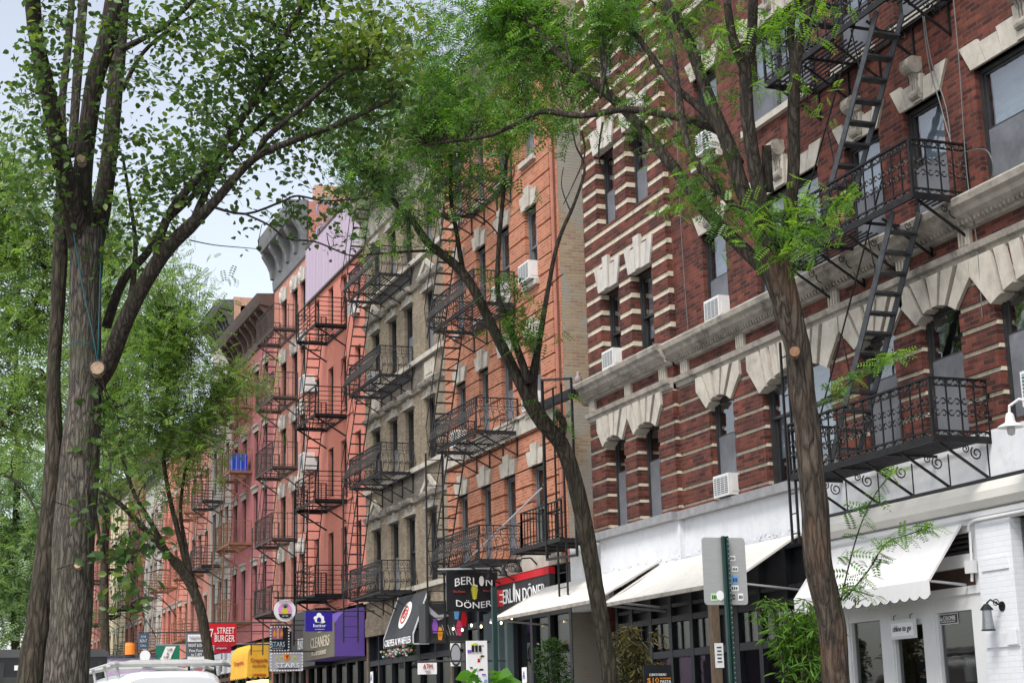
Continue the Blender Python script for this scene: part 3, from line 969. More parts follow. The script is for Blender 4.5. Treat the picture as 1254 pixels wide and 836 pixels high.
f2_j = lambda z: ((z - 5.30) % .293) > .275


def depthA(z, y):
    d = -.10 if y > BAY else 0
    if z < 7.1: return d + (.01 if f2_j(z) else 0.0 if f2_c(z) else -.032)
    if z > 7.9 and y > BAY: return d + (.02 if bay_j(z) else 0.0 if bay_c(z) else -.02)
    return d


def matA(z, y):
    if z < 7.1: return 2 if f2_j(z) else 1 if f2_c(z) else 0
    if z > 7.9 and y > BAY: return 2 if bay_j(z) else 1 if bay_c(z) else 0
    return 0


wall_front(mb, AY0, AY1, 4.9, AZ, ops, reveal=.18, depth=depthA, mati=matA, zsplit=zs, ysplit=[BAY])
shell(mb, AY0, AY1, 0, AZ)
mb.build('wall', [BR_DARK, CREAMBAND, BR_SHADOW], A)
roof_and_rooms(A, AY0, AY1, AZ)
for i, (c, d) in enumerate(fl):
    for a, b in cols:
        wide = (b - a) > 1.5
        style = 'wide' if wide else 'sash'
        mt = FRAME_K if i < 3 else FRAME_G
        bl = random.choice(['upper', 'most', 'upper', 'full'])
        bm = None; scr = random.random() < .7
        if i == 0:
            bl = None; scr = True
            if (a, b) == WW: bl = 'most'; scr = False
        if i == 1 and (a, b) in (WC, WD): bl = 'upper'
        if i >= 1 and (a, b) == WW: bl = 'most'
        window(A, a, b, c, d, mat=mt, style=style, blind=bl, bmat=bm, split=.62 if i == 0 else .5, screen=scr,
               sill=STONE if i >= 2 else None, x=D + .11)
# grey ledge, string moulding, frieze blocks, main cornice
mb = MB(); mb.box(D - .16, D + .05, 20.3, BAY - .001, 4.80, 4.94); mb.box(D - .26, D + .05, BAY, AY1 + .05, 4.802, 4.942)
mb.build('ledge', LEDGE, A)
sprof = [(.0, 7.06), (.05, 7.09), (.06, 7.15), (.11, 7.17), (.13, 7.25), (.0, 7.28)]
mb = MB(); molding(mb, AY0, BAY, sprof); molding(mb, BAY, AY1 + .03, [(a + .10, b + .002) for a, b in sprof[:-1]] + [(.0, 7.283)]); mb.build('string_course', STONE_D, A)
cprof = [(.0, 7.48), (.06, 7.50), (.08, 7.54), (.16, 7.60), (.22, 7.64), (.24, 7.70), (.30, 7.74), (.32, 7.82), (.30, 7.85), (.0, 7.875)]
mb = MB(); molding(mb, AY0, BAY, cprof); molding(mb, BAY, AY1 + .30, [(a + .10, b + .002) for a, b in cprof[:-1]] + [(.0, 7.878)]); 
y = AY0
while y < AY1:
    off = .10 if y > BAY else 0
    mb.lathe((D - .12 - off, y, 7.56), [(.0, 0), (.035, 0), (.035, .03), (0, .03)], 8, axis='y')
    y += .085
mb.build('cornice', STONE_D, A)
for y in (28.3, 26.65, 25.2, 24.55, 22.56, 19.75, 18.0, 16.6, 13.6, 12.0):
    off = .10 if y > BAY else 0
    mb = MB()
    mb.box(D - .05 - off, D + .02, y - .12, y + .12, 7.27, 7.5)
    for k in (-1, 0, 1): mb.box(D - .075 - off, D - .04 - off, y - .015 + k * .07, y + .015 + k * .07, 7.29, 7.48)
    mb.build('frieze_block', STONE, A)
# stone arches of the first floor
for a, b in cols:
    mb = MB()
    xo = D - .1 if a > BAY else D
    if b - a > 1.5:
        voussoirs(mb, a, b, 6.42, 6.66, 7.09, a - .36, b + .36, 6.86, 9, x=xo, gap=.03, proud=.08)
    else:
        voussoirs(mb, a, b, 6.52, 6.67, 7.09, a - (.24 if a > BAY else .34), b + (.24 if a > BAY else .34), 6.86, 5, x=xo, gap=.03, proud=.08)
    mb.build('arch', STONE, A)
# lintels of the upper floors
for c, d in fl[1:]:
    for a, b in cols:
        if a > BAY:
            mb = MB(); flatlintel(mb, a, b, d, d + .5, .16, x=D - .1, n=5, keyh=.13, proud=.05)
            mb.build('lintel', WHITESTONE, A)
        else:
            mb = MB(); flatlintel(mb, a, b, d, d + .36, .2, x=D, n=7 if b - a > 1.5 else 5, keyh=.1 if b - a > 1.5 else .0, proud=.04, over=.02)
            mb.build('lintel', STONE, A)
            if b - a < 1.5: console(A, (a + b) / 2, d + .01, d + .62, .17)
            else:
                console(A, a + (b - a) * .5, d + .08, d + .72, .2)
mb = MB(); molding(mb, AY0, AY1 + .2, [(.0, AZ - .7), (.2, AZ - .5), (.5, AZ - .2), (.55, AZ)]); mb.build('roof_cornice', ZINC, A)

# white and black ground floor of that building
mb = MB()
mb.box(D - .02, D + .3, 20.3, BAY, 4.12, 4.80); mb.box(D - .12, D + .3, BAY, 28.2, 4.12, 4.802)
mb.box(D + .02, D + .3, 28.2, 30.02, 3.6, 4.86)
mb.build('base_wall', WHITEWALL, A)
mb = MB(); mb.box(D - .03, D + .3, AY0, 20.298, 4.32, 4.938); mb.build('fascia', WHITEWALL, A)
mb = MB(); mb.box(D - .09, D + .0, AY0, 20.2, 4.285, 4.318); mb.build('gutter', BLACKP, A)
mb = MB()
prof = [(.02, 3.955), (.10, 3.965), (.17, 4.05), (.175, 4.15), (.13, 4.25), (.06, 4.283)]
molding(mb, AY0, 20.25, prof); mb.build('shutter_housing', CREAMBOARD, A)
mb = MB(); molding(mb, AY0, 20.28, [(.03, 3.80), (.05, 3.84), (.09, 3.87), (.10, 3.92), (.03, 3.953)]); mb.build('shop_cornice', WHITEWOOD, A)
# white brick pilaster and the next opening
mb = MB(); mb.box(D - .05, D + .3, 16.22, 16.90, 0.14, 3.80)
mb.build('pilaster', BR_WHITE, A)
mb = MB(); mb.box(D - .068, D - .05, 16.30, 16.82, 3.20, 3.36); mb.build('pilaster_panel', BR_WHITE, A)
mb = MB(); mb.box(D - .07, D - .051, 16.225, 16.86, 2.28, 2.44); mb.box(D - .09, D - .069, 16.23, 16.42, 2.30, 2.47)
mb.build('pilaster_block', WHITEWALL, A)
mb = MB(); mb.box(D + .1, D + .16, AY0, 16.2, .14, 3.8); mb.build('shop_window', GLASS_D, A)
mb = MB(); mb.box(D + .9, D + .94, AY0, 20.3, .14, 3.9); mb.build('shop_interior', SHOPROOM, A)
# white cafe front
mb = MB()
S = D + .05
for ya, yb in ((16.9, 17.19), (17.98, 18.26), (18.97, 19.24), (20.02, 20.3)):
    mb.box(S - .04, S + .1, ya, yb, .14, 3.02)
mb.box(S - .035, S + .1, 17.19, 20.02, 2.77, 3.02); mb.box(S - .036, S + .1, 17.19, 20.02, .14, .95)
mb.box(S - .06, S + .1, 16.92, 20.3, 2.96, 3.06); mb.box(S - .03, S + .1, 17.05, 20.3, 3.30, 3.46)
mb.box(S - .03, S + .1, 17.05, 20.3, 3.72, 3.80); mb.box(S - .045, S + .1, 16.88, 17.05, 3.02, 3.8)
for ya, yb in ((17.19, 17.98), (18.26, 18.97), (19.24, 20.02)):
    z1 = 2.77
    if ya == 18.26: mb.box(S - .03, S + .08, ya, yb, 2.66, 2.77)
    mb.box(S - .02, S + .08, ya, ya + .03, .95, z1); mb.box(S - .02, S + .08, yb - .03, yb, .95, z1); mb.box(S - .019, S + .08, ya, yb, .95, 1.0)
mb.build('cafe_front', WHITEWOOD, A)
mb = MB()
for ya, yb in ((17.19, 17.98), (18.26, 18.97), (19.24, 20.02)): mb.box(S + .03, S + .04, ya, yb, .95, 2.77)
mb.build('cafe_glass', GLASS_D, A)
mb = MB()
for k in range(4): mb.box(S - .01, S + .08, 17.05, 20.2, 3.47 + k * .065, 3.50 + k * .065)
mb.build('louvre', FRAME_K, A)
mb = MB(); mb.box(S + .06, S + .09, 17.05, 20.3, 3.05, 3.72); mb.build('transom_panel', pbr('dark_brown_panel', (0.05, 0.026, 0.018), .6, .3, 2), A)
# counter goods in the cafe window
t = thing('cup_jar', 'white jar of spoons on the cafe window counter', 'jar', (D + .3, 17.72, 1.9))
mb = MB(); mb.lathe((D + .3, 17.72, 1.90), [(0, 0), (.075, 0), (.08, .18), (.07, .19), (0, .19)], 14); mb.build('jar_body', ACW, t)
mb = MB()
for k in range(14):
    a = k * 2.4; r0 = .02 + .03 * random.random()
    mb.tube([(D + .3 + r0 * math.cos(a), 17.72 + r0 * math.sin(a), 2.05), (D + .3 + 1.9 * r0 * math.cos(a), 17.72 + 1.9 * r0 * math.sin(a), 2.20 + .03 * random.random())], .008, 5)
mb.build('spoons', ACW, t)
t = thing('cookie_jar', 'round jar of cookies with purple lid on the cafe window counter', 'jar', (D + .3, 17.36, 1.9))
mb = MB(); mb.lathe((D + .3, 17.36, 1.90), [(0, 0), (.10, 0), (.11, .05), (.11, .14), (.1, .17), (0, .17)], 16); mb.build('jar_body', ORANGE, t)
mb = MB(); mb.lathe((D + .3, 17.36, 2.07), [(0, 0), (.115, 0), (.115, .025), (0, .03)], 16); mb.build('lid', PURP, t)
mb = MB(); mb.box(D + .15, D + .6, 16.95, 20.2, 1.82, 1.9); mb.build('counter', pbr('counter_wood', (.12, .08, .05), .5, .2), A)
# framed shop sign, window decal
t = thing('hanging_shop_sign', 'white framed hanging sign reading chloe to go in the cafe window', 'sign', (D - .02, 18.62, 2.48))
mb = MB(); panel(mb, (D - .06, 18.62, 2.61), .58, .25, .03, UF); mb.build('frame', WHITEWOOD, t)
mb = MB(); panel(mb, (D - .063, 18.62, 2.61), .50, .17, .002, UF); mb.build('face', WHITE, t)
text('chloe to go', (D - .067, 18.62, 2.61), .42, .10, INK, t, ext=.004, slant=.25)
mb = MB()
for y in (18.42, 18.80): mb.tube([(D - .02, y, 2.80), (D - .06, y, 2.79), (D - .06, y, 2.735)], .006, 5)
mb.build('hook', IRON, t)
t = thing('window_decal', 'small dark coffee decal reading La Colombe on the cafe glass', 'sign', (D + .06, 17.77, 2.62))
mb = MB(); panel(mb, (D + .07, 17.77, 2.69), .40, .13, .004, UF); mb.build('face', WHITE, t)
mb = MB(); panel(mb, (D + .068, 17.77, 2.69), .385, .115, .004, UF); mb.build('field', DKGREY, t)
text('La COLOMBE', (D + .062, 17.77, 2.70), .33, .055, WHITE, t, ext=.003)
text('COFFEE ROASTERS', (D + .062, 17.77, 2.655), .3, .016, WHITE, t, ext=.003)
# wall lantern
t = thing('wall_lantern', 'black wall lantern with clear glass on the white pilaster', 'lantern', (D - .05, 16.55, 2.5))
mb = MB(); mb.lathe((D - .06, 16.50, 2.76), [(0, 0), (.06, 0), (.06, .02), (0, .02)], 14, axis='x')
mb.tube([(D - .05, 16.50, 2.76), (D - .14, 16.50, 2.80), (D - .2, 16.52, 2.84), (D - .22, 16.57, 2.80)], .012, 6)
mb.spiral((D - .14, 16.5, 2.80), (1, 0, 0), ZZ, .05, .007, 1.3)
mb.lathe((D - .22, 16.58, 2.72), [(0.0, .08), (.03, .07), (.075, .015), (.08, 0), (0, 0)][::-1], 14)
mb.lathe((D - .22, 16.58, 2.475), [(0, 0), (.085, 0), (.085, .015), (0, .015)], 14)
mb.build('bracket', IRON, t)
mb = MB(); mb.lathe((D - .22, 16.58, 2.49), [(.075, 0), (.055, .23), (.0, .231)], 14); mb.build('glass_shade', GLASS_D, t)
# gooseneck lamp at far right
t = thing('gooseneck_lamp', 'white gooseneck barn lamp above the white fascia', 'lamp', (D - .1, 15.36, 4.6))
mb = MB(); P = [(D - .03, 15.1, 4.75), (D - .25, 15.2, 5.0), (D - .42, 15.36, 5.06), (D - .5, 15.44, 4.99), (D - .5, 15.45, 4.91)]
mb.tube(P, .017, 8); mb.build('arm', WHITEWOOD, t)
mb = MB(); mb.lathe((D - .5, 15.45, 4.74), [(.15, 0), (.145, .015), (.06, .06), (.05, .14), (.03, .17), (0, .17)], 20); mb.build('lamp_shade', WHITEWOOD, t)
mb = MB(); mb.lathe((D - .5, 15.45, 4.64), [(0, 0), (.04, .02), (.05, .07), (.045, .11), (0, .11)], 12); mb.build('bulb_cage', ALU, t)

# ------------------------------------------------------------------ awnings
def awning(label, y0, y1, xw, zw, xf, zf, val, mat, scallop=False, arms=True, thick=.012):
    t = thing('awning', label, 'awning', (xf, (y0 + y1) / 2, zf))
    m = MB(); n = 26
    for i in range(n):
        ya = y0 + (y1 - y0) * i / n; yb = y0 + (y1 - y0) * (i + 1) / n
        for k in range(5):
            def P(s, y):
                sag = -.03 * math.sin(math.pi * s) * (1 + .3 * math.sin(y * 5))
                return (xw + (xf - xw) * s, y, zw + (zf - zw) * s + sag)
            s0, s1 = k / 5, (k + 1) / 5
            a, b, c, d = P(s0, ya), P(s1, ya), P(s1, yb), P(s0, yb)
            m.quad(a, d, c, b)
            dn = lambda p: (p[0], p[1], p[2] - thick)
            m.quad(dn(a), dn(b), dn(c), dn(d))
    for y in (y0, y1):
        m.bar((xw, y, zw - thick / 2), (xf, y, zf - thick / 2), .006, .03)
    ns_ = max(2, round((y1 - y0) / 1.15))
    for q in range(1, ns_):
        y = y0 + (y1 - y0) * q / ns_ + .03 * math.sin(q * 9)
        m.tube([(xw + (xf - xw) * s_, y, zw + (zf - zw) * s_ - .03 * math.sin(math.pi * s_) * (1 + .3 * math.sin(y * 5)) + .002) for s_ in (0, .2, .4, .6, .8, 1)], .006, 4)
    m.build('canopy', mat, t)
    v = MB()
    if scallop:
        ns = int((y1 - y0) / .215)
        for i in range(ns):
            ya = y0 + (y1 - y0) * i / ns; yb = y0 + (y1 - y0) * (i + 1) / ns
            pts = [(ya, zf + .0), (ya, zf - val + .045)] + [(ya + (yb - ya) * q / 6, zf - val + .045 - .045 * math.sin(math.pi * q / 6) ** .7) for q in range(1, 6)] + [(yb, zf - val + .045), (yb, zf)]
            v.prism_x(pts, xf - .006, xf + .004)
    else:
        v.box(xf - .03, xf + .03, y0, y1, zf - val, zf + .012)
    v.build('valance', mat if scallop else STONE_D, t)
    if scallop:
        e = MB()
        ns = int((y1 - y0) / .215)
        for i in range(ns):
            ya = y0 + (y1 - y0) * i / ns; yb = y0 + (y1 - y0) * (i + 1) / ns
            e.tube([(xf - .002, ya + (yb - ya) * q / 6, zf - val + .045 - .047 * math.sin(math.pi * q / 6) ** .7) for q in range(7)], .006, 4)
        e.build('piping', INK, t)
    if arms:
        for y in (y0 + .03, y1 - .03):
            b = MB()
            b.tube([(xw - .01, y, zf + (-.06 if scallop else -.12)), (xf, y, zf - .01)], .018, 6)
            b.build('arm', STEEL, t)
    return t


awning('white scalloped awning over the cafe front', 17.16, 20.42, D - .03, 3.86, 12.0, 3.13, .23, CANVAS_W2, True)
awning('long cream awning over the black restaurant front', 20.95, 25.55, D - .13, 4.13, 11.3, 3.43, .05, CANVAS_W)
awning('cream awning over the kebab shop windows', 25.72, 30.9, D - .13, 4.17, 11.25, 3.52, .05, CANVAS_W)

# black restaurant front
def fy(px, py, x=D): return atX(px, py, x).y
mb = MB()
X0 = D + .16
mb.box(X0 + .06, X0 + .14, 20.3, 28.2, .14, 4.12)
for y in (20.36, 21.0, 21.9, 22.75, 23.5, 24.3, 25.1, 25.9, 26.7, 27.5, 28.14):
    mb.box(X0 - .04, X0 + .06, y - .06, y + .06, .14, 4.1)
for z, h in ((.14, .35), (2.55, .12), (3.15, .1), (4.0, .12), (1.0, .05)):
    mb.box(X0 - .035, X0 + .06, 20.3, 28.2, z, z + h)
for k in range(9):
    y = 20.75 + k * .8
    mb.box(X0 + .0, X0 + .058, y - .02, y + .02, 2.66, 3.15)
mb.build('restaurant_front', BLACKP, A)
mb = MB()
for a, b in ((21.08, 21.82), (21.98, 22.67), (22.83, 23.42), (24.4, 25.0), (25.2, 25.8), (26.0, 26.6)):
    mb = MB(); mb.box(X0 + .02, X0 + .035, a, b, 1.06, 2.54)
    mb.box(X0 + .02, X0 + .035, a, b, 2.68, 3.14)
    mb.build('restaurant_glass', GLASS_D, A)
text('maestro', (X0 - .05, 21.78, 3.02), .62, .115, WHITE, A, bold=1, ext=.008)
text('pasta', (X0 - .05, 21.22, 3.0), .44, .13, GREYP, A, ext=.008)
mb = MB(); mb.box(X0 - .02, X0 + .03, 20.3, 28.2, 3.4, 3.46); mb.build('rail', IRON_G, A)
mb = MB()
for k in range(150):
    y = 20.4 + 7.7 * random.random(); off = .12 if y > BAY else .02
    r_ = random.uniform(.012, .05)
    mb.lathe((D - off - .004, y, 4.15 + abs(random.gauss(0, .05))), [(0, -.012), (r_, -.006), (r_ * .8, .01), (0, .02)], 7, axis='x')
mb.build('crumbled_plaster', WHITEWALL, A, kind='stuff')
# ------------------------------------------------------------------ orange brick tenement
R = thing('orange_brick_tenement', 'orange brick tenement with grooved courses and white keystone lintels', 'building', (D, 33.8, 0))
RY0, RY1, RZ = 30.1, 37.55, 17.6
rc = [(31.22, 31.92), (32.9, 33.6), (34.46, 35.1), (36.05, 36.72)]
rf = [(4.98, 6.76), (7.9, 9.47), (10.7, 12.4), (13.5, 15.1)]
mb = MB()
zs = []
for k in range(0, 40):
    z = 4.93 + .362 * k
    if z < RZ - .5: zs += [z, z + .035]
grv = lambda z: ((z - 4.93) % .362) < .035
inpier = lambda y: y < 30.45
wall_front(mb, RY0, RY1, 4.6, RZ, [(a, b, c, d) for a, b in rc for c, d in rf], reveal=.2, zsplit=zs, ysplit=[30.45],
           depth=lambda z, y: .05 if y < 30.28 else (.0 if y < 30.45 else (.045 if grv(z) else 0)),
           mati=lambda z, y: 1 if (y > 30.45 and grv(z)) else 0)
mb.build('wall', [BR_RED, pbr('brick_groove', (.12, .045, .03), .9, .2)], R)
mb = MB(); shell(mb, RY0, RY1, 0, RZ, x=D + .052); mb.build('side_wall', BR_TAN, R, label='tan brick side wall patched with cement')
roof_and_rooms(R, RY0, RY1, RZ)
for i, (c, d) in enumerate(rf):
    for j, (a, b) in enumerate(rc):
        window(R, a, b, c, d, mat=FRAME_G, blind='rand', sill=STONE if i > 0 else None, x=D + .12)
        mb = MB(); flatlintel(mb, a, b, d, d + .33, .12, n=3, keyh=.13, proud=.06, over=.05); mb.build('lintel', STONE, R)
mb = MB(); mb.box(D - .07, D + .05, RY0 + .2, RY1, 7.53, 7.87); mb.box(D - .11, D + .05, RY0 + .2, RY1, 7.872, 7.93); mb.build('stone_band', STONE, R)
mb = MB(); mb.box(D - .06, D + .05, RY0 + .2, RY1, 4.6, 4.94); mb.build('base_band', STONE, R)
mb = MB(); mb.tube([(D - .02, 30.23, 4.7), (D - .02, 30.23, RZ)], .045, 8); mb.build('drainpipe', pbr('rust_drainpipe', (.32, .13, .09), .6, .2), R)
mb = MB(); molding(mb, RY0, RY1, [(.0, 15.9), (.1, 16.0), (.15, 16.3), (.5, 16.6), (.55, 16.8), (.0, 16.9)]); mb.build('roof_cornice', STONE_D, R)

# ------------------------------------------------------------------ buff brick tenement
B = thing('buff_brick_tenement', 'buff brick tenement with stone pediments and string courses', 'building', (D, 41.2, 0))
BY0, BY1, BZ = 37.56, 44.84, 17.8
bc = [(38.4, 39.12), (40.2, 40.95), (41.68, 42.4), (43.36, 44.06)]
bf = [(4.95, 6.78), (7.97, 9.6), (10.77, 12.4), (13.5, 15.0)]
mb = MB()
wall_front(mb, BY0, BY1, 4.4, BZ, [(a, b, c, d) for a, b in bc for c, d in bf], reveal=.2, zsplit=[7.14, 7.85, 9.95, 10.65, 12.8, 13.4], ysplit=[39.4, 43.2],
           mati=lambda z, y: 1 if (39.4 < y < 43.2 and (7.14 < z < 7.85 or 9.95 < z < 10.65 or 12.8 < z < 13.4)) else 0)
shell(mb, BY0, BY1, 0, BZ)
mb.build('wall', [BR_BUFF, BR_BUFFSTAIN], B)
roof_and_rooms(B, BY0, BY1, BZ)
for i, (c, d) in enumerate(bf):
    for j, (a, b) in enumerate(bc):
        window(B, a, b, c, d, mat=FRAME_K, blind='rand', x=D + .12)
        mb = MB(); mb.box(D - .05, D + .1, a - .08, b + .08, d, d + .22); mb.box(D - .09, D + .1, a - .12, b + .12, d - .001, d + .05)
        mb.build('lintel', STONE_D, B)
    mb = MB(); mb.box(D - .1, D + .08, BY0 + .02, BY1 - .02, c - .13, c - .003); mb.build('sill_course', STONE, B)
    if i < 3:
        zt = d + .34
        mb = MB(); molding(mb, BY0 + .02, BY1 - .02, [(.0, zt - .06), (.06, zt - .05), (.1, zt + .02), (.13, zt + .06), (.0, zt + .08)])
        for a, b in bc: molding(mb, a - .14, b + .14, [(.13, zt - .05), (.16, zt - .04), (.19, zt + .02), (.2, zt + .065), (.0, zt + .085)])
        mb.build('string_course', STONE_D, B)
        mb = MB()
        for a, b in bc: mb.box(D - .04, D + .06, (a + b) / 2 - .1, (a + b) / 2 + .1, d + .225, zt - .06)
        mb.build('key_block', STONE, B)
    if i in (0, 2):
        for a, b in (bc[0], bc[3]):
            y = (a + b) / 2; z = d + .42
            mb = MB()
            for s in (-1, 1): mb.bar((D - .08, y + s * .62, z + .01), (D - .08, y, z + .36), .12, .06, up=(1, 0, 0))
            mb.build('pediment', STONE, B)
            mb = MB(); mb.prism_x([(y - .5, z), (y + .5, z), (y, z + .3)], D - .06, D + .05); mb.build('pediment_field', STONE_D, B)
    if i == 1:
        for a, b in (bc[0], bc[3]):
            mb = MB(); mb.box(D - .03, D + .04, a - .05, b + .05, 10.1, 10.55); mb.box(D - .05, D - .031, a + .1, b - .1, 10.2, 10.45); mb.build('stone_panel', STONE, B)
mb = MB(); molding(mb, BY0 + .02, BY1 - .02, [(.0, 15.3), (.06, 15.35), (.1, 15.6), (.14, 15.9), (.4, 16.1), (.5, 16.3), (.55, 16.45), (.0, 16.5)]); mb.build('roof_cornice', STONE_D, B)

# ------------------------------------------------------------------ salmon painted tenement with lavender parapet
P_ = thing('salmon_painted_tenement', 'salmon painted brick tenement under a lavender metal parapet', 'building', (D, 48.4, 0))
PY0, PY1, PZ = 44.86, 51.92, 17.2
pc = [(45.34, 45.98), (46.95, 47.6), (48.5, 49.15), (50.3, 50.95)]
pf = [(5.3, 7.28), (8.35, 9.9), (10.9, 12.45), (13.55, 15.05)]
mb = MB(); wall_front(mb, PY0, PY1, 4.9, 15.25, [(a, b, c, d) for a, b in pc for c, d in pf], reveal=.22); mb.build('wall', BR_SALMON, P_)
mb = MB(); shell(mb, PY0, PY1, 0, PZ); mb.quad((D + .0, PY0, 15.25), (D, PY0, PZ), (D, PY1, PZ), (D, PY1, 15.25)); mb.build('side_wall', BR_SALMON, P_)
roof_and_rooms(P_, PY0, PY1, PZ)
mb = MB(); mb.box(D - .07, D - .003, PY0 + .03, PY1, 15.26, 17.15)
k = PY0 + .2
while k < PY1: mb.box(D - .082, D - .06, k - .008, k + .008, 15.27, 17.14); k += .42
mb.build('parapet_cladding', LAV, P_)
mb = MB(); mb.box(D - .1, D + .1, PY0 + .01, PY1, 17.151, 17.22); mb.box(D - .09, D, PY0 + .01, PY1, 15.2, 15.258); mb.build('coping', ZINC, P_)
for i, (c, d) in enumerate(pf):
    for a, b in pc:
        window(P_, a, b, c, d, mat=FRAME_K, blind='rand', x=D + .14)
        mb = MB(); mb.box(D - .03, D + .1, a - .05, b + .05, c - .09, c - .002); mb.build('sill', BR_SALMON, P_)
mb = MB()
for c, d in pf[:3]:
    for j in range(3): mb.box(D - .035, D + .02, pc[j][1] + .15, pc[j + 1][0] - .15, c - .33, c - .25)
mb.build('relief_band', BR_SALMON, P_)

# ------------------------------------------------------------------ generic tenement
def tenement(name, label, y0, y1, H, cols, floors, wm, trim, lint='slab', frame=FRAME_K, sillm=None, corn=None, cornm=None, base=4.6):
    t = thing(name, label, 'building', (D, (y0 + y1) / 2, 0))
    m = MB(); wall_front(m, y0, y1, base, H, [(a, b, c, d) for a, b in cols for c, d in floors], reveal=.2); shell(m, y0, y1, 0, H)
    m.build('wall', wm, t)
    roof_and_rooms(t, y0, y1, H)
    for c, d in floors:
        for a, b in cols:
            window(t, a, b, c, d, mat=frame, blind='rand', sill=sillm, x=D + .12)
            m = MB()
            if lint == 'slab':
                m.box(D - .05, D + .1, a - .1, b + .1, d, d + .2); m.box(D - .1, D + .1, a - .14, b + .14, d + .201, d + .27)
            elif lint == 'mask':
                flatlintel(m, a, b, d, d + .42, .12, n=3, keyh=.1, proud=.07, over=.06)
                yc = (a + b) / 2
                m.lathe((D - .10, yc, d + .12), [(.0, -.12), (.06, -.1), (.10, .0), (.11, .12), (.08, .22), (0, .26)], 10)
                m.lathe((D - .10, yc - .1, d + .36), [(0, 0), (.07, 0), (.07, .2), (0, .2)], 10, axis='y')
            else:
                m.box(D - .03, D + .1, a - .06, b + .06, d, d + .14)
            m.build('lintel', trim, t)
    if corn:
        zc, hc, out, brk = corn
        m = MB(); molding(m, y0, y1, [(.0, zc), (.06, zc + .05), (.09, zc + hc * .2), (.05, zc + hc * .22), (.06, zc + hc * .68), (out * .9, zc + hc * .74), (out, zc + hc * .86), (out + .05, zc + hc), (.0, zc + hc + .04)])
        n = max(3, int((y1 - y0) / brk))
        for k in range(n + 1):
            y = y0 + .12 + (y1 - y0 - .24) * k / n
            w = .13 if brk > 1 else .06
            m.prism_y([(D - .04, zc + hc * .22), (D - .16, zc + hc * .24), (D - .2, zc + hc * .38), (D - .3, zc + hc * .5), (D - out * .82, zc + hc * .66), (D - out * .82, zc + hc * .735), (D - .04, zc + hc * .735)], y - w, y + w)
        m.build('cornice', cornm or ZINC, t)
    return t


Q = tenement('rose_brick_tenement', 'rose brick tenement with carved white lintels and a deep bracketed cornice', 51.94, 57.0, 18.9, [(52.2, 52.85), (53.35, 54.1), (55.0, 55.75)],
             [(5.4, 7.0), (7.7, 9.22), (10.05, 11.6), (12.45, 13.95), (14.75, 16.2)], BR_ROSE, WHITESTONE, 'mask', corn=(16.95, 1.95, .6, 1.2), cornm=ZINC_L)
m = MB(); m.box(D + .25, D + 6, 51.95, 52.25, 18.9, 19.5); m.build('parapet', BR_GRAF, Q)
m = MB()
for k in range(9):
    y = 51.944; x = D + .55 + (k % 5) * .42; z = 17.7 + (k // 5) * .75 + .1 * (k % 2)
    m.ring((x, y, z + .1), (1, 0, 0), ZZ, .24, .022, 12)
    m.ring((x + .1, y, z + .45), (1, 0, 0), ZZ, .13, .018, 9)
m.build('graffiti', SKYB, Q)
Mb = tenement('dusty_maroon_tenement', 'dusty maroon painted tenement with grey slab lintels and a brown cornice', 57.02, 64.7, 17.0, [(58.0, 58.7), (59.6, 60.3), (61.7, 62.4), (63.4, 64.1)],
              [(5.4, 7.3), (8.2, 10.0), (10.5, 12.3), (13.0, 14.6)], BR_MAROONP, STONE_D, 'slab', corn=(15.4, 1.5, .6, .9), cornm=BROWNCORN)
G_ = tenement('grey_stone_building', 'grey stone fronted building with black bracketed cornice', 64.72, 69.2, 18.4, [(65.2, 65.9), (66.5, 67.2), (67.9, 68.6)],
              [(5.6, 7.3), (8.3, 10.2), (11.0, 12.8), (13.7, 15.4)], GREYSTONE, GREYSTONE, 'thin', corn=(17.3, 1.3, .6, .55), cornm=ZINC)
zp = atY(300, 364, 64.7).z
m = MB(); m.box(D + .3, D + 9, 64.72, 65.0, 18.0, max(18.45, zp)); m.box(D + .02, D + .3, 64.71, 64.95, 15, max(18.45, zp)); m.build('parapet', BR_GRAF, G_)
m = MB()
for k in range(5):
    m.ring((D + .9 + k * .36, 64.70, 17.6 + .25 * (k % 2)), (1, 0, 0), ZZ, .3, .035, 12)
m.ring((D + 2.6, 64.70, 17.9), (1, 0, 0), ZZ, .26, .035, 12)
m.build('graffiti', SKYB, G_)
m = MB(); molding(m, 64.72, 69.2, [(.0, 7.75), (.12, 7.8), (.2, 7.95), (.25, 8.05), (.0, 8.1)]); m.build('string_course', STONE_D, G_)


def even(y0, y1, n, w=.7): return [(y0 + (y1 - y0) * (i + .5) / n - w / 2, y0 + (y1 - y0) * (i + .5) / n + w / 2) for i in range(n)]


far = [
    ('pink_painted_tenement', 'rose brick tenement just beyond the grey stone building', 69.22, 75.6, 14.6, BR_ROSE, STONE_D, 'thin'),
    ('coral_brick_tenement', 'coral tenement with rusty escapes beside the pale painted one', 75.62, 81.8, 15.4, BR_SALMON, STONE, 'slab'),
    ('white_painted_tenement', 'pale grey painted tenement between two red brick ones', 81.82, 88.0, 14.8, BR_PALE, STONE_D, 'thin'),
    ('red_brown_tenement', 'red brown brick tenement beyond the pale painted one', 88.02, 95.0, 16.4, BR_BROWN, STONE_D, 'slab'),
    ('cream_brick_tenement', 'cream yellow brick tenement far down the street', 95.02, 102.5, 15.6, BR_CREAM, STONE, 'slab'),
    ('dull_red_tenement', 'dull red brick tenement beyond the cream yellow one', 102.52, 110.0, 16.0, BR_BROWN, STONE_D, 'thin'),
    ('distant_rose_tenement', 'rose brick tenement at the far end of the row', 110.02, 118.0, 15.0, BR_ROSE, STONE, 'slab'),
]
FARB = []
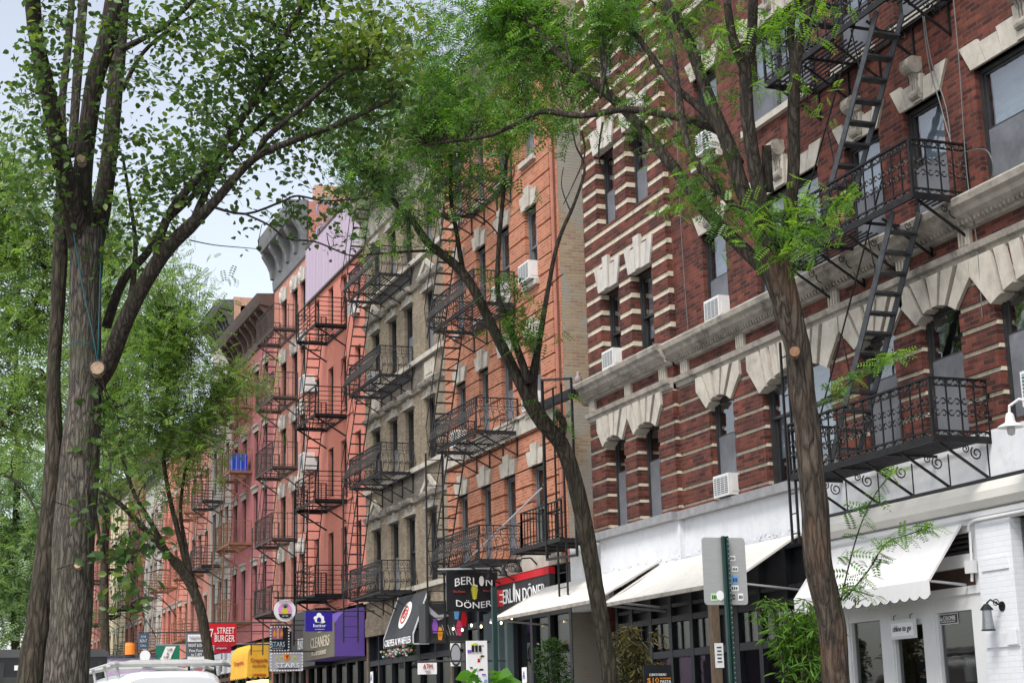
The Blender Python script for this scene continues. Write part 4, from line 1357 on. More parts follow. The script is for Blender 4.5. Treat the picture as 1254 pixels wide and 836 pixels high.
for nm, lb, a, b, H, wm, tr, li in far:
    FARB.append(tenement(nm, lb, a, b, H, even(a, b, 4, .72), [(5.4, 7.0), (8.1, 9.7), (10.8, 12.4)] + ([(13.2, 14.3)] if H > 15.2 else []), wm, tr, li, corn=(H - .9, .9, .6, 1.0), cornm=ZINC))

# ------------------------------------------------------------------ fire escapes
feA = fire_escape('black iron fire escape with scrollwork railings on the maroon brick building', [4.78, 7.86, 10.63, 13.5], 16.45, 19.85, 11.74, 'scroll', .74, stairs=True, bstyle='scroll', nbr=5, step=.2, sy=(19.0, 17.05), topz=16.3,
                  drop=None, stmat=IRON_G)
dl = MB()
for s in (-.09, .09): dl.bar((11.78, 19.9 + s, 3.86), (11.78, 19.9 + s, 6.75), .03, .03)
for k in range(10): dl.bar((11.78, 19.81, 4.0 + k * .28), (11.78, 19.99, 4.0 + k * .28), .016)
dl.build('drop_ladder', IRON, feA)
feR = fire_escape('black iron fire escape with bellied railings on the orange brick tenement', [4.86, 7.62, 10.48, 13.35], 32.6, 35.4, 11.62, 'belly', .74, mat=IRON_F, bstyle='scroll', nbr=4, sy=(36.25, 34.75), topz=16.0, drop=(35.55, 3.4, 7.6, 11.62))
feB = fire_escape('black iron fire escape with bellied railings on the buff brick tenement', [4.82, 7.85, 10.42, 13.15], 40.2, 43.2, 11.68, 'belly', .78, bstyle='plain', nbr=4, sy=(44.3, 42.7), topz=16.0, drop=(43.4, 3.7, 7.9, 11.75), mat=IRON_F)
feP = fire_escape('black steel fire escape with horizontal rails on the salmon tenement', [5.25, 8.02, 10.58, 13.35], 46.86, 49.35, 11.62, 'rails', .85, bstyle='beam', nbr=2, sy=(49.25, 47.95), drop=(49.0, 3.9, 8.6, 11.7), mat=IRON)
feQ = fire_escape('dark brown fire escape with upright bars on the rose brick tenement', [5.2, 7.58, 9.97, 12.35, 14.72], 53.25, 55.95, 11.75, 'bars', .85, bstyle='beam', nbr=2, sy=(55.85, 54.6), drop=(55.7, 3.9, 8.2, 11.8), mat=IRON_B)
feM = fire_escape('rust brown fire escape on the dusty maroon tenement', [5.3, 8.2, 10.9, 13.4], 60.6, 63.2, 11.75, 'bars', .85, bstyle='beam', nbr=2, sy=(63.1, 61.9), drop=(63.0, 3.6, 9.2, 11.8), mat=IRON_R, detail=.6)
feG = fire_escape('dark steel fire escape on the grey stone building', [7.9, 10.5, 13.2], 66.0, 68.6, 11.7, 'rails', .8, bstyle='beam', nbr=2, sy=(68.5, 67.4), mat=IRON_G, detail=.6)
farfe = [(70.5, 73.2, IRON_R, 'rusty fire escape on the rose tenement beyond the grey stone front'), (77.2, 80, IRON_R, 'rust coloured fire escape on the coral tenement beside the pale one'),
         (83.4, 86.2, IRON_B, 'brown fire escape on the pale grey painted tenement'), (89.8, 92.6, IRON, 'black fire escape on the red brown tenement'),
         (97, 99.8, IRON, 'black fire escape on the cream yellow tenement'), (104.5, 107.3, IRON_B, 'brown fire escape on the dull red tenement'), (112, 115, IRON_B, 'brown fire escape on the last rose tenement of the row')]
for a, b, mt, lb in farfe:
    fire_escape(lb, [5.2, 7.95, 10.6], a, b, 11.72, 'rails', .82, bstyle='beam', nbr=2, sy=(b - .1, b - 1.3), mat=mt, detail=.5, slat=.11, topz=13.0, drop=(b - .2, 3.6, 5.2, 11.75))

# balcony over the gap, with its ladder frame and carrying beam
t = thing('gap_balcony', 'small black iron balcony and ladder frame bridging the gap beside the tan wall', 'fire escape', (11.7, 29.6, 4.9))
m = MB()
for i in range(1, 15): m.box(11.7 + i * .06 - .012, 11.7 + i * .06 + .012, 28.25, 30.85, 4.84, 4.865)
for i in range(5): m.bar((11.7, 28.25 + i * .65, 4.82), (12.6, 28.25 + i * .65, 4.82), .03, .04)
m.bar((11.7, 28.25, 4.84), (11.7, 30.85, 4.84), .03, .08); m.build('platform', IRON, t)
m = MB(); railing(m, (11.75, 28.3), (11.75, 30.4), 4.86, .72, 'bars', (-1, 0), .16); railing(m, (11.75, 30.4), (12.5, 30.4), 4.86, .72, 'bars', (0, 1), .16); m.build('railing', IRON, t)
m = MB(); m.bar((12.5, 31.2, 7.9), (12.15, 28.5, 7.68), .14, .16); m.build('beam', IRON, t)
m = MB()
for y0, y1, z0, z1, x in ((28.9, 27.6, 4.45, 8.0, 11.7),):
    m.bar((x, 28.95, 4.5), (x, 28.95, 8.02), .05); m.bar((x, 27.5, 4.45), (x, 27.5, 7.75), .04); m.bar((x, 28.95, 8.0), (x, 27.5, 7.74), .045)
    m.bar((x, 28.95, 4.52), (x, 27.5, 4.46), .045)
for s in (0, .42): m.bar((x + .1, 28.65 - s, 3.8), (x + .1, 28.65 - s, 7.8), .03)
for k in range(14): m.bar((x + .1, 28.65, 3.95 + k * .28), (x + .1, 28.23, 3.95 + k * .28), .016)
m.build('ladder', IRON, t)

# ------------------------------------------------------------------ air conditioners
aircon(22.90, 23.42, 7.88, .36, 'white air conditioner in the window right of the striped bay above the cornice')
aircon(22.90, 23.42, 4.97, .35, 'white air conditioner in the arched window right of the striped bay')
aircon(22.90, 23.42, 10.78, .36, 'white air conditioner high up in the plain brick wall behind branches')
aircon(26.9, 27.4, 7.9, .34, 'white air conditioner in the left bay window above the cornice', x=D + .06)
aircon(14.75, 15.50, 5.0, .42, 'large white air conditioner with blue grille by the gooseneck lamp', gmat=ACBLUE, out=.42)
aircon(31.26, 31.88, 10.73, .40, 'white air conditioner in the orange brick window beside the drainpipe')
aircon(31.26, 31.88, 7.93, .36, 'white air conditioner in the orange brick wall behind the leaning trunk')
aircon(32.95, 33.55, 10.73, .36, 'white air conditioner behind the bellied orange brick balcony')
aircon(36.08, 36.68, 7.93, .36, 'white air conditioner by the ladder on the orange brick wall')
aircon(45.36, 45.96, 13.4, .42, 'white air conditioner high on the salmon wall')
aircon(43.4, 44.0, 10.8, .4, 'white air conditioner at the left of the buff brick wall')
aircon(50.9, 51.6, 12.1, .55, 'white air conditioner bolted between the salmon and rose tenements', x=D)
aircon(50.9, 51.6, 9.55, .55, 'lower white air conditioner bolted between the salmon and rose tenements', x=D)
# pigeon on the end of the cornice
m = MB(); m.lathe((D - .3, 28.55, 7.86), [(.0, 0), (.05, .02), (.075, .08), (.065, .14), (.035, .19), (.04, .225), (.025, .255), (0, .265)], 12)
m.bar((D - .3, 28.55, 7.9), (D - .3, 28.75, 7.86), .05, .02); m.bar((D - .3, 28.53, 8.085), (D - .3, 28.47, 8.08), .012)
setp(m.build('pigeon', pbr('pigeon_grey', (.25, .2, .19), .7, .3, 12), smooth=True), 'grey pigeon perched on the end of the stone cornice', 'pigeon')

# loose cables hanging down the maroon facade
m = MB()
for pts in ([(16.35, 12), (16.32, 9.8), (16.40, 8.2), (16.30, 7.2), (16.36, 6.3)], [(17.0, 13), (16.95, 10.3), (16.7, 9.2), (16.65, 8.6)], [(17.05, 13), (16.98, 10.2), (16.82, 9.3), (16.6, 8.55)], [(20.6, 9.0), (20.62, 7.9), (20.5, 6.5), (20.55, 5.2)], [(24.3, 13), (24.33, 10), (24.3, 7.9)], [(16.5, 8.5), (15.95, 8.35), (15.9, 8.0), (16.3, 7.8)]):
    m = MB(); m.tube(smooth_line([Vector((D - .06 - .02 * (i % 2), y, z)) for i, (y, z) in enumerate(pts)]), .008, 5)
    m.build('cable', WIRE, A)
m = MB(); m.tube(smooth_line([Vector((D - .05, 17.0, 3.72)), Vector((D - .07, 17.0, 3.3)), Vector((D - .07, 17.02, 3.1))]), .018, 6); m.box(D - .12, D - .02, 16.96, 17.08, 3.2, 3.36)
m.tube(smooth_line([Vector((D - .07, 17.0, 3.72)), Vector((D - .09, 16.9, 3.82)), Vector((D - .1, 16.5, 3.83)), Vector((D - .1, 15.5, 3.83))]), .018, 6); m.build('conduit', WHITEWOOD, A)
# ------------------------------------------------------------------ shop fronts of the other tenements
def shopfront(root, y0, y1, z1, panels, mat, x=D + .1, glassz=(1.0, 3.2)):
    m = MB(); m.box(x + .12, x + .2, y0, y1, GZ, z1)
    n = len(panels)
    for y in [y0 + .05] + [p for p in panels] + [y1 - .05]: m.box(x - .06, x + .12, y - .06, y + .06, GZ, z1)
    m.box(x - .05, x + .12, y0, y1, GZ, .8); m.box(x - .055, x + .12, y0, y1, glassz[1], glassz[1] + .14)
    m.build('shopfront', mat, root)
    gpts = [y0 + .05] + list(panels) + [y1 - .05]
    m = MB()
    for a, b in zip(gpts[:-1], gpts[1:]): m.box(x + .03, x + .05, a + .06, b - .06, .8, glassz[1])
    m.build('shop_window', GLASS_D, root)


shopfront(R, 30.12, 37.5, 4.58, [31.3, 32.3, 33.4, 34.6, 35.6, 36.6], BLACKP, glassz=(1, 3.62))
m = MB()
for y in (33.45, 33.95, 34.4): m.box(D - .1, D + .16, y - .07, y + .07, GZ, 3.95)
m.box(D + .02, D + .1, 33.4, 35.2, GZ, 3.9)
m.build('teal_pilaster', TEAL, R)
shopfront(B, 37.58, 44.8, 4.38, [38.8, 40.1, 41.4, 42.6, 43.8], BLACKP, glassz=(1, 3.1))
m = MB(); m.box(D - .06, D + .08, 37.6, 44.8, 3.9, 4.39); m.build('wall_base', BR_BUFF, B)
shopfront(P_, 44.9, 51.9, 4.88, [46.0, 47.2, 48.4, 49.6, 50.8], BLACKP, glassz=(1, 3.3))
for i, (bb, y0, y1) in enumerate([(Q, 51.95, 57.0), (Mb, 57.03, 64.7), (G_, 64.73, 69.2)] + [(FARB[k], far[k][2], far[k][3]) for k in range(len(far))]):
    n = 5
    shopfront(bb, y0 + .02, y1 - .02, 4.58, [y0 + (y1 - y0) * k / n for k in range(1, n)], random.choice([BLACKP, TEAL, DKGREY, WOOD]), glassz=(1, 3.3))
    if i > 0:
        m = MB(); m.box(D - .12, D + .1, y0 + .3, y1 - .3, 3.6, 4.4); m.build('fascia', random.choice([DKGREY, BLUEP, WHITEWALL, REDDARK, TEAL]), bb)


def perp(px0, py0, px1, py1, Y):
    """centre, width and height of a sign hung square to the facade at distance Y along the street"""
    a = atY(px0, py0, Y); b = atY(px1, py1, Y); c = atY(px0, py1, Y); d = atY(px1, py0, Y)
    ce = (a + b + c + d) / 4
    return ce, ((d - a).length + (b - c).length) / 2, ((c - a).length + (b - d).length) / 2


def hang(label, cat, px, Y, mat, t=.05, name='hanging_sign', u=UC, group=None, frame=None):
    c, w, h = perp(*px, Y)
    r = thing(name, label, cat, tuple(c - ZZ * h / 2), group)
    m = MB(); panel(m, c, w, h, t, u); m.build('board', mat, r)
    m = MB(); m.tube([(c.x - w * .5, c.y + .03, c.z + h * .5 + .03), (D + .02, c.y + .03, c.z + h * .5 + .03)], .022, 6)
    for s in (-.35, .35): m.bar((c.x + w * s, c.y + .03, c.z + h * .5 - .01), (c.x + w * s, c.y + .03, c.z + h * .5 + .03), .015)
    m.build('bracket_arm', frame or IRON_G, r)
    return r, c, w, h


FY = -.06
def at_face(c, dx, dz): return (c.x + dx, c.y - .012, c.z + dz)

# kebab shop: fabric banner, wall sign
r, c, w, h = hang('black fabric banner reading Berlin Doner with a green kebab hung from a pole', 'banner', (547, 700, 612, 748), 34.0, BLACKP, .04, 'shop_banner')
text('BERL', (c.x - .17, c.y - .02, c.z + h * .22), .52, .17, WHITE, r, u=UC, arc=.05)
text('N', (c.x + .36, c.y - .02, c.z + h * .245), .15, .17, WHITE, r, u=UC)
m = MB(); disc(m, (c.x + .19, c.y - .02, c.z + h * .27), .055, .11, .01, UC); m.build('kebab_mark', WHITE, r)
text('DÖNER', (c.x + .0, c.y - .02, c.z - h * .27), .82, .17, WHITE, r, u=UC, arc=-.05)
m = MB()
for k in range(7):
    z = c.z + .13 - k * .045
    disc(m, (c.x + .02, c.y - .02 - k * .0008, z), .085 - .009 * abs(k - 2), .026, .012, UC, (0.25, 0, 1))
m.bar((c.x + .02, c.y - .022, c.z - .18), (c.x + .02, c.y - .022, c.z + .17), .012); m.build('kebab_mark', YELL, r)
text('The Finest', (c.x - .34, c.y - .02, c.z + .0), .28, .045, REDINK, r, u=UC)
text('Since 1989', (c.x + .36, c.y - .02, c.z + .02), .28, .045, REDINK, r, u=UC)
m = MB(); m.tube([(11.15, 33.96, c.z + h / 2 + .05), (12.62, 33.2, c.z + h / 2 + .02)], .02, 6); m.tube([(11.6, 33.9, c.z + h / 2 + .05), (12.62, 31.4, 6.25)], .02, 6); m.build('stay', STEEL, r)

t = thing('fascia_sign', 'dark wall sign reading Berlin Doner above the kebab shop windows', 'sign', (D - .1, 32.2, 3.85))
m = MB(); m.box(D - .14, D - .02, 30.75, 33.85, 3.84, 4.42); m.build('board', DKGREY, t)
m = MB(); m.box(D - .16, D - .02, 30.74, 33.86, 4.42, 4.56); m.build('red_strip', REDP, t)
text('BERL', (D - .16, 33.22, 4.15), .80, .30, WHITE, t)
m = MB(); disc(m, (D - .16, 32.74, 4.2), .06, .2, .015, UF); m.build('kebab_mark', WHITE, t)
text('N DÖNER', (D - .16, 31.77, 4.15), 1.66, .32, WHITE, t)
for k, y in enumerate((33.4, 32.5, 31.6)):
    q = thing('sign_spotlight', ['black sign lamp over the left end of the kebab wall sign', 'black sign lamp over the middle of the kebab wall sign', 'black sign lamp over the right end of the kebab wall sign'][k], 'lamp', (D - .1, y, 4.6), 'lamps over the kebab sign')
    m = MB(); m.tube([(D, y, 4.62), (D - .2, y, 4.82), (D - .42, y - .05, 4.8), (D - .5, y - .06, 4.68)], .018, 6); m.build('arm', IRON, q)
    m = MB(); m.lathe((D - .5, y - .06, 4.52), [(.09, 0), (.085, .03), (.04, .12), (.03, .17), (0, .17)], 12); m.build('lamp_shade', IRON, q)

# crepe awning and garland
t = thing('awning', 'charcoal sloped awning reading crepes and waffles with a round white badge', 'awning', (11.6, 40.2, 3.5))
a0, a1 = 38.95, 41.5
xf = atY(440 + 378 / 5.728, 690 + 490 / 5.728, a0).x; zf = atY(440 + 378 / 5.728, 690 + 490 / 5.728, a0).z; zt = 4.75
m = MB()
for ya, yb in ((a0, (a0 + a1) / 2), ((a0 + a1) / 2, a1)):
    m.quad((D - .07, ya, zt), (xf, ya, zf), (xf, yb, zf), (D - .07, yb, zt)); m.quad((D - .07, ya, zt - .02), (D - .07, yb, zt - .02), (xf, yb, zf - .02), (xf, ya, zf - .02))
m.build('canopy', CANVAS_G, t)
m = MB(); m.box(xf - .012, xf, a0, a1, zf - .25, zf); m.build('valance', CANVAS_G, t)
m = MB()
for y in (a0, a1):
    m.bar((D - .07, y, zt), (xf, y, zf), .03); m.bar((xf, y, zf - .24), (D - .07, y, zf - .24), .025); m.bar((xf, y, zf - .24), (xf, y, zf), .025)
m.build('frame', WHITEWOOD, t)
text('CREPES & WAFFLES', (xf - .02, (a0 + a1) / 2, zf - .125), 2.25, .17, WHITE, t)
sv = Vector((D - .07 - xf, 0, zt - zf)).normalized()
cc = Vector((D - .07 + xf, a0 + a1, zt + zf)) / 2 + UF.cross(sv) * .02
m = MB(); disc(m, cc, .40, .36, .012, UF, sv); m.build('badge', WHITE, t)
m = MB(); m.ring(cc + UF.cross(sv) * .008, UF, sv, .22, .02, 18); m.spiral(cc + UF.cross(sv) * .008, UF, sv, .16, .02, 1.2, 12); m.build('badge_print', REDINK, t)
t = thing('garland', 'artificial flower garland hanging under the charcoal awning', 'garland', (xf, 40.2, zf - .4))
gm = MB(); fm = MB()
for k in range(420):
    y = a0 + (a1 - a0) * random.random(); p = Vector((xf + random.gauss(0, .05), y, zf - .34 - .08 * abs(math.sin(y * 5)) + random.gauss(0, .05)))
    d1 = Vector((random.gauss(0, 1), random.gauss(0, 1), random.gauss(0, 1))).normalized() * .05; d2 = d1.orthogonal().normalized() * .025
    gm.quad(p - d1, p + d2, p + d1, p - d2)
for k in range(60):
    y = a0 + (a1 - a0) * random.random(); p = (xf - .07 + random.gauss(0, .04), y, zf - .34 - .08 * abs(math.sin(y * 5)) + random.gauss(0, .05))
    fm.lathe(p, [(0, -.03), (.035, 0), (.03, .03), (0, .035)], 6, random.randint(0, 2))
gm.build('leaves', LEAF_S, t); fm.build('blossoms', [GREYP, pbr('dusty_pink_petal', (.4, .14, .16), .7), pbr('pale_aqua_petal', (.3, .48, .46), .7)], t)

# candy coloured banner box beside the kebab banner
r, c, w, h = hang('dark printed banner box with candy coloured splashes beneath the kebab banner', 'banner', (521, 738, 573, 786), 35.6, DKGREY, .5, 'shop_banner')
pts = lambda s: [(x * s, y * s) for x, y in ((-.1, -.28), (.06, -.3), (.12, 0), (.06, .26), (-.06, .3), (-.13, .05))]
for dx, dz, mt, s in ((-.28, -.08, PURP, .55), (-.16, -.24, ORANGE, .5), (.3, -.12, PINKR, .6), (.42, .08, REDP, .55), (.24, .22, SKYB, .5)):
    m = MB(); plate(m, at_face(c, dx, dz), pts(s), .008, UC); m.build('splash', mt, r)
m = MB(); plate(m, at_face(c, -.2, .2), [(-.25, .22), (-.2, .0), (0, -.15), (.25, -.05), (.2, -.0), (0, -.03), (-.15, .1)], .008, UC)
for k in range(5): m.bar(at_face(c, -.12 + k * .07, -.05 - .05 * (k % 2)), at_face(c, -.05 + k * .07, -.28), .025, .01)
m.build('print', GREYP, r)
# ATM sign, sticker board, oval sign, grade cards
r, c, w, h = hang('white hanging ATM sign with red letters', 'sign', (512, 811, 535, 825), 33.5, WHITE, .03)
text('ATM', at_face(c, 0, .05), w * .5, h * .42, REDINK, r, u=UC)
text('INSIDE', at_face(c, 0, -.06), w * .25, h * .12, REDINK, r, u=UC)
c, w, h = perp(572, 784, 597, 838, 33.2)
t = thing('sticker_board', 'tall white board plastered with stickers beside the kebab shop door', 'board', (c.x, c.y, GZ))
hh = c.z + h / 2 - GZ
m = MB(); panel(m, (c.x, c.y, GZ + hh / 2), w, hh, .06, UC); m.build('board', WHITE, t)
m = MB()
for k in range(46):
    dx = random.uniform(-.38, .38) * w; dz = random.uniform(-.3, .96) * (c.z + h / 2 - 1.7)
    a, b = random.uniform(.015, .05), random.uniform(.012, .04)
    z = 1.7 + max(0, dz)
    plate(m, (c.x + dx, c.y - .003 - k * .0004, z), [(-a, -b), (a, -b * .8), (a * .9, b), (-a, b * .9)], .002, UC, mi=k % 8)
for dx in (-.1, -.02, .06): plate(m, (c.x + dx, c.y - .022, c.z + h * .32), [(-.028, -.07), (.028, -.07), (.028, .07), (-.028, .07)], .002, UC, mi=1)
m.build('stickers', [GREYP, INK, REDP, LIME, SKYB, YELL, PURP, WHITE], t)
r, c, w, h = hang('oval black and white hanging sign under the banner box', 'sign', (552, 787, 564, 815), 34.8, WHITE, .02)
m = MB(); disc(m, (c.x, c.y - .01, c.z), w * .55, h * .5, .03, UC); m.build('oval', INK, r)
m = MB(); disc(m, (c.x, c.y - .02, c.z), w * .45, h * .42, .02, UC); m.build('oval_face', GREYP, r)
for px, Y, lb in ((455, 39.6, 'white restaurant grade card with letter A under the charcoal awning'), (642, 31.8, 'white restaurant grade card with letter A on the kebab shop glass')):
    p = atX(px, 826 if px > 600 else 829, D - .02)
    t = thing('grade_card', lb, 'sign', tuple(p - ZZ * .15)); m = MB(); panel(m, p, .26, .32, .01, UF); m.build('card', WHITE, t); text('A', p - Vector((.012, 0, 0)), .13, .17, BLUEP, t, ext=.004)

# cleaner's purple awning with olive front
Yp = 44.9
pf_ = atY(410, 803, Yp)
xf = pf_.x; zb = pf_.z
t = thing('awning', 'purple and olive quarter round awning reading cleaners', 'awning', (xf, 47.5, zb))
prof = [(D - .05, zb), (xf, zb), (xf, zb + .75)] + [(xf + .62 * (1 - math.cos(a)), zb + .75 + .58 * math.sin(a)) for a in (.3, .6, .9, 1.2, 1.5)] + [(D - .05, zb + 1.36)]
m = MB(); m.prism_y(prof, Yp, 48.6); m.build('canopy', CANVAS_P, t)
m = MB(); m.box(xf - .012, xf - .002, Yp, 48.6, zb, zb + .98); m.build('front_panel', CANVAS_O, t)
text('CLEANERS', (xf - .02, 46.5, zb + .48), 2.2, .30, TAN, t); text('Rosie', (xf - .02, 46.2, zb + .82), 1.0, .16, TAN, t, slant=.25); text('PICK-UP & DELIVERY', (xf - .02, 46.6, zb + .17), 1.7, .12, TAN, t)
# PLAYA BOWLS fascia
t = thing('fascia_sign', 'black shop fascia reading Playa Bo in white over a blue strip', 'sign', (D - .2, 49.8, 3.6))
m = MB(); m.box(D - .5, D - .02, 48.8, 51.9, 3.3, 5.0); m.build('board', BLACKP, t)
text('PLAYA BOWLS', (D - .52, 49.9, 4.02), 2.0, .34, WHITE, t)
m = MB(); panel(m, (D - .506, 49.9, 3.62), 1.8, .28, .01, UF); m.build('strip', SKYB, t)
text('ACAI · BOWLS', (D - .52, 49.9, 3.62), 1.4, .15, WHITE, t)
# butter sign
r, c, w, h = hang('royal blue hanging sign with a white glove mark reading butter', 'sign', (374, 749, 407, 772.5), 44.0, BLUEP, .08)
text('butter', at_face(c, .02, -.10), w * .47, h * .17, WHITE, r, u=UC)
text('smashburgers', at_face(c, .02, -.205), w * .35, h * .06, WHITE, r, u=UC)
m = MB()
for dx, dz, rx, rz in ((0, .17, .07, .07), (.07, .08, .07, .09), (-.09, .1, .06, .05), (-.06, .03, .06, .05), (.08, -.0, .09, .04), (-.0, -.0, .1, .03)):
    disc(m, (c.x + dx, c.y - .02 - abs(dx) * .02, c.z + dz), rx, rz, .012, UC)
m.build('glove_mark', WHITE, r)
m = MB(); plate(m, (c.x - .005, c.y - .035, c.z + .055), [(-.055, -.06), (.055, -.06), (.055, .03), (0, .07), (-.055, .03)], .01, UC); m.build('glove_mark', BLUEP, r)
# pineapple disc
c = atY(349, 747, 46.5)
t = thing('hanging_sign', 'round white hanging sign with a pineapple on pink', 'sign', (c.x, c.y, c.z - .33))
m = MB(); disc(m, c, .31, .31, .08, UC); m.build('board', WHITE, t)
m = MB(); disc(m, c + Vector((0, -.012, .01)), .2, .2, .01, UC); m.build('pink_disc', PINK, t)
m = MB(); disc(m, c + Vector((0, -.024, -.03)), .10, .11, .01, UC); m.build('pineapple', YELL, t)
m = MB()
for a in (-.9, -.5, -.15, .2, .55, .9):
    plate(m, c + Vector((0, -.03, .07)), [(-.02, 0), (.02, 0), (.12 * math.sin(a) + .0, .12 * math.cos(a) + .02)], .008, UC)
m.build('pineapple_leaves', pbr('leaf_print', (.02, .22, .04), .5), t)
m = MB(); plate(m, c + Vector((0, -.036, -.13)), [(-.2, .03), (.2, .03), (.14, -.06), (0, -.09), (-.14, -.06)], .008, UC); m.build('bowl', INK, t)
text('EST. 2014', c + Vector((0, -.04, -.155)), .16, .035, WHITE, t, u=UC); text('PLAYA BOWLS', c + Vector((0, -.014, .235)), .36, .05, GREYP, t, u=UC, arc=.03)
m = MB(); m.tube([(c.x - .3, c.y + .04, c.z + .36), (D, c.y + .04, c.z + .36)], .025, 6); m.build('bracket_arm', IRON, t)


def bulbs_edge(r, c, w, h, n, mat):
    m = MB()
    for k in range(n):
        for s in (-1, 1): m.box(c.x - w / 2 + w * (k + .25) / n, c.x - w / 2 + w * (k + .75) / n, c.y - .012, c.y - .002, c.z + s * h * .47 - .018, c.z + s * h * .47 + .018)
    k2 = max(3, int(n * h / w))
    for k in range(k2):
        for s in (-1, 1): m.box(c.x + s * w * .48 - .018, c.x + s * w * .48 + .018, c.y - .0125, c.y - .003, c.z - h / 2 + h * (k + .25) / k2, c.z - h / 2 + h * (k + .75) / k2)
    m.build('border', mat, r)


r, c, w, h = hang('grey hanging sign reading Stars with a dashed white border', 'sign', (331, 798.5, 371, 821), 47.0, GREYP, .1)
text('STARS', at_face(c, .02, -.1), w * .74, h * .24, WHITE, r, u=UC); bulbs_edge(r, c, w, h, 12, WHITE)
m = MB(); panel(m, at_face(c, .05, -h * .37), w * .6, .025, .004, UC); m.build('underline', INK, r)
m = MB(); disc(m, at_face(c, 0, .13), .1, .1, .01, UC); m.build('badge', ORANGE, r)
m = MB(); plate(m, (c.x, c.y - .03, c.z + .13), [(-.05, .05), (.06, .07), (.02, -.0), (.0, -.08), (-.02, .0)], .01, UC); m.build('badge_print', REDP, r)
m = MB()
for dx, dz in ((-.28, .1), (-.2, .05), (-.17, .13), (.17, .06), (.22, .13), (.28, .09)):
    plate(m, at_face(c, dx, dz), [((.04 if i % 2 == 0 else .017) * math.sin(i * math.pi / 5), (.04 if i % 2 == 0 else .017) * math.cos(i * math.pi / 5)) for i in range(10)], .006, UC)
m.build('star', YELL, r)
r, c, w, h = hang('tall poster sign reading Stars with flames and a dashed white border', 'sign', (331, 766, 354, 797), 47.2, BLACKP, .08)
m = MB(); panel(m, at_face(c, -.08, h * .2), w * .6, h * .45, .006, UC); m.build('picture', pbr('mauve_print', (.28, .12, .2), .5, .3, 5), r)
m = MB()
for dx, s in ((-.16, .11), (-.06, .13), (.05, .1)): plate(m, (c.x + dx, c.y - .02, c.z + .06), [(-.03, 0), (.03, 0), (.045, .1), (.0, .1 + s), (-.045, .08)], .006, UC)
m.build('flame', ORANGE, r)
m = MB(); plate(m, (c.x - .06, c.y - .028, c.z + .1), [(-.02, -.1), (.02, -.1), (.03, .2), (-.03, .2)], .006, UC); m.build('flame_core', pbr('peach_print', (.7, .35, .3), .5), r)
text('STARS', at_face(c, -.05, -h * .22), w * .72, h * .2, pbr('ice_lettering', (.45, .62, .68), .5), r, u=UC); text('BAKERY', at_face(c, -.05, -h * .38), w * .6, h * .07, GREYP, r, u=UC)
bulbs_edge(r, c, w, h, 7, WHITE)

# yellow creperie awning
Yy = 57.3
p0 = atY(303, 828, Yy); xf = p0.x; zb = p0.z
t = thing('awning', 'yellow quarter round creperie awning with red lettering', 'awning', (xf, 58.8, zb))
prof = [(D - .05, zb + .1), (xf, zb + .1), (xf, zb + .7)] + [(xf + .4 * (1 - math.cos(a)), zb + .7 + .45 * math.sin(a)) for a in (.3, .6, .9, 1.2, 1.5)] + [(D - .05, zb + 1.16)]
m = MB(); m.prism_y(prof, Yy, 60.3); m.build('canopy', CANVAS_Y, t)
m = MB(); n = 9
for k in range(n):
    ya = Yy + (60.3 - Yy) * k / n; yb = Yy + (60.3 - Yy) * (k + 1) / n
    m.prism_x([(ya, zb + .12), (ya, zb), ((ya + yb) / 2, zb - .06), (yb, zb), (yb, zb + .12)], xf - .02, xf - .012)
for k in range(4):
    xa = xf + (D - .05 - xf) * k / 4; xb = xf + (D - .05 - xf) * (k + 1) / 4
    m.prism_y([(xa, zb + .12), (xa, zb), ((xa + xb) / 2, zb - .06), (xb, zb), (xb, zb + .12)], Yy - .02, Yy - .012)
m.build('valance', CANVAS_Y, t)
text('Creperie', ((xf + D) / 2, Yy - .015, zb + .55), (D - xf) * .75, .18, REDINK, t, u=UC); text('Creperie', (xf - .02, 58.8, zb + .5), 1.7, .2, REDINK, t); text('212-253-6705', ((xf + D) / 2, Yy - .015, zb + .38), (D - xf) * .6, .07, REDINK, t, u=UC)
text('CREPERIE', ((xf + D) / 2, Yy - .03, zb + .06), (D - xf) * .6, .08, REDINK, t, u=UC)
m = MB(); m.box(D - .3, D - .02, Yy + .1, 59.8, zb - .5, zb - .1); m.build('lit_sign', GLOWY, t)

r, c, w, h = hang('red hanging sign reading 7th Street Burger in white', 'sign', (255, 763, 289.5, 789), 55.5, REDP, .12)
text('7', at_face(c, -w * .39, .0), w * .12, h * .5, WHITE, r, u=UC); text('th', at_face(c, -w * .265, .02), w * .09, h * .1, WHITE, r, u=UC)
text('STREET', at_face(c, w * .12, h * .17), w * .62, h * .3, WHITE, r, u=UC); text('BURGER', at_face(c, w * .08, -h * .2), w * .7, h * .32, WHITE, r, u=UC)
r, c, w, h = hang('small crimson sign with white script under the red burger sign', 'sign', (263, 790, 283, 799), 56.3, REDDARK, .1)
text('creperie', at_face(c, -.05, .03), w * .6, h * .35, WHITE, r, u=UC, slant=.2)
r, c, w, h = hang('grey hanging directory of stacked signs with a white top panel', 'sign', (228, 774, 253, 808), 57.5, pbr('blue_grey_board', (.1, .12, .14), .5, .1), .1)
m = MB(); panel(m, at_face(c, 0, h * .3), w * .86, h * .26, .01, UC); panel(m, at_face(c, 0, -h * .42), w * .86, h * .12, .01, UC); m.build('panel', WHITE, r)
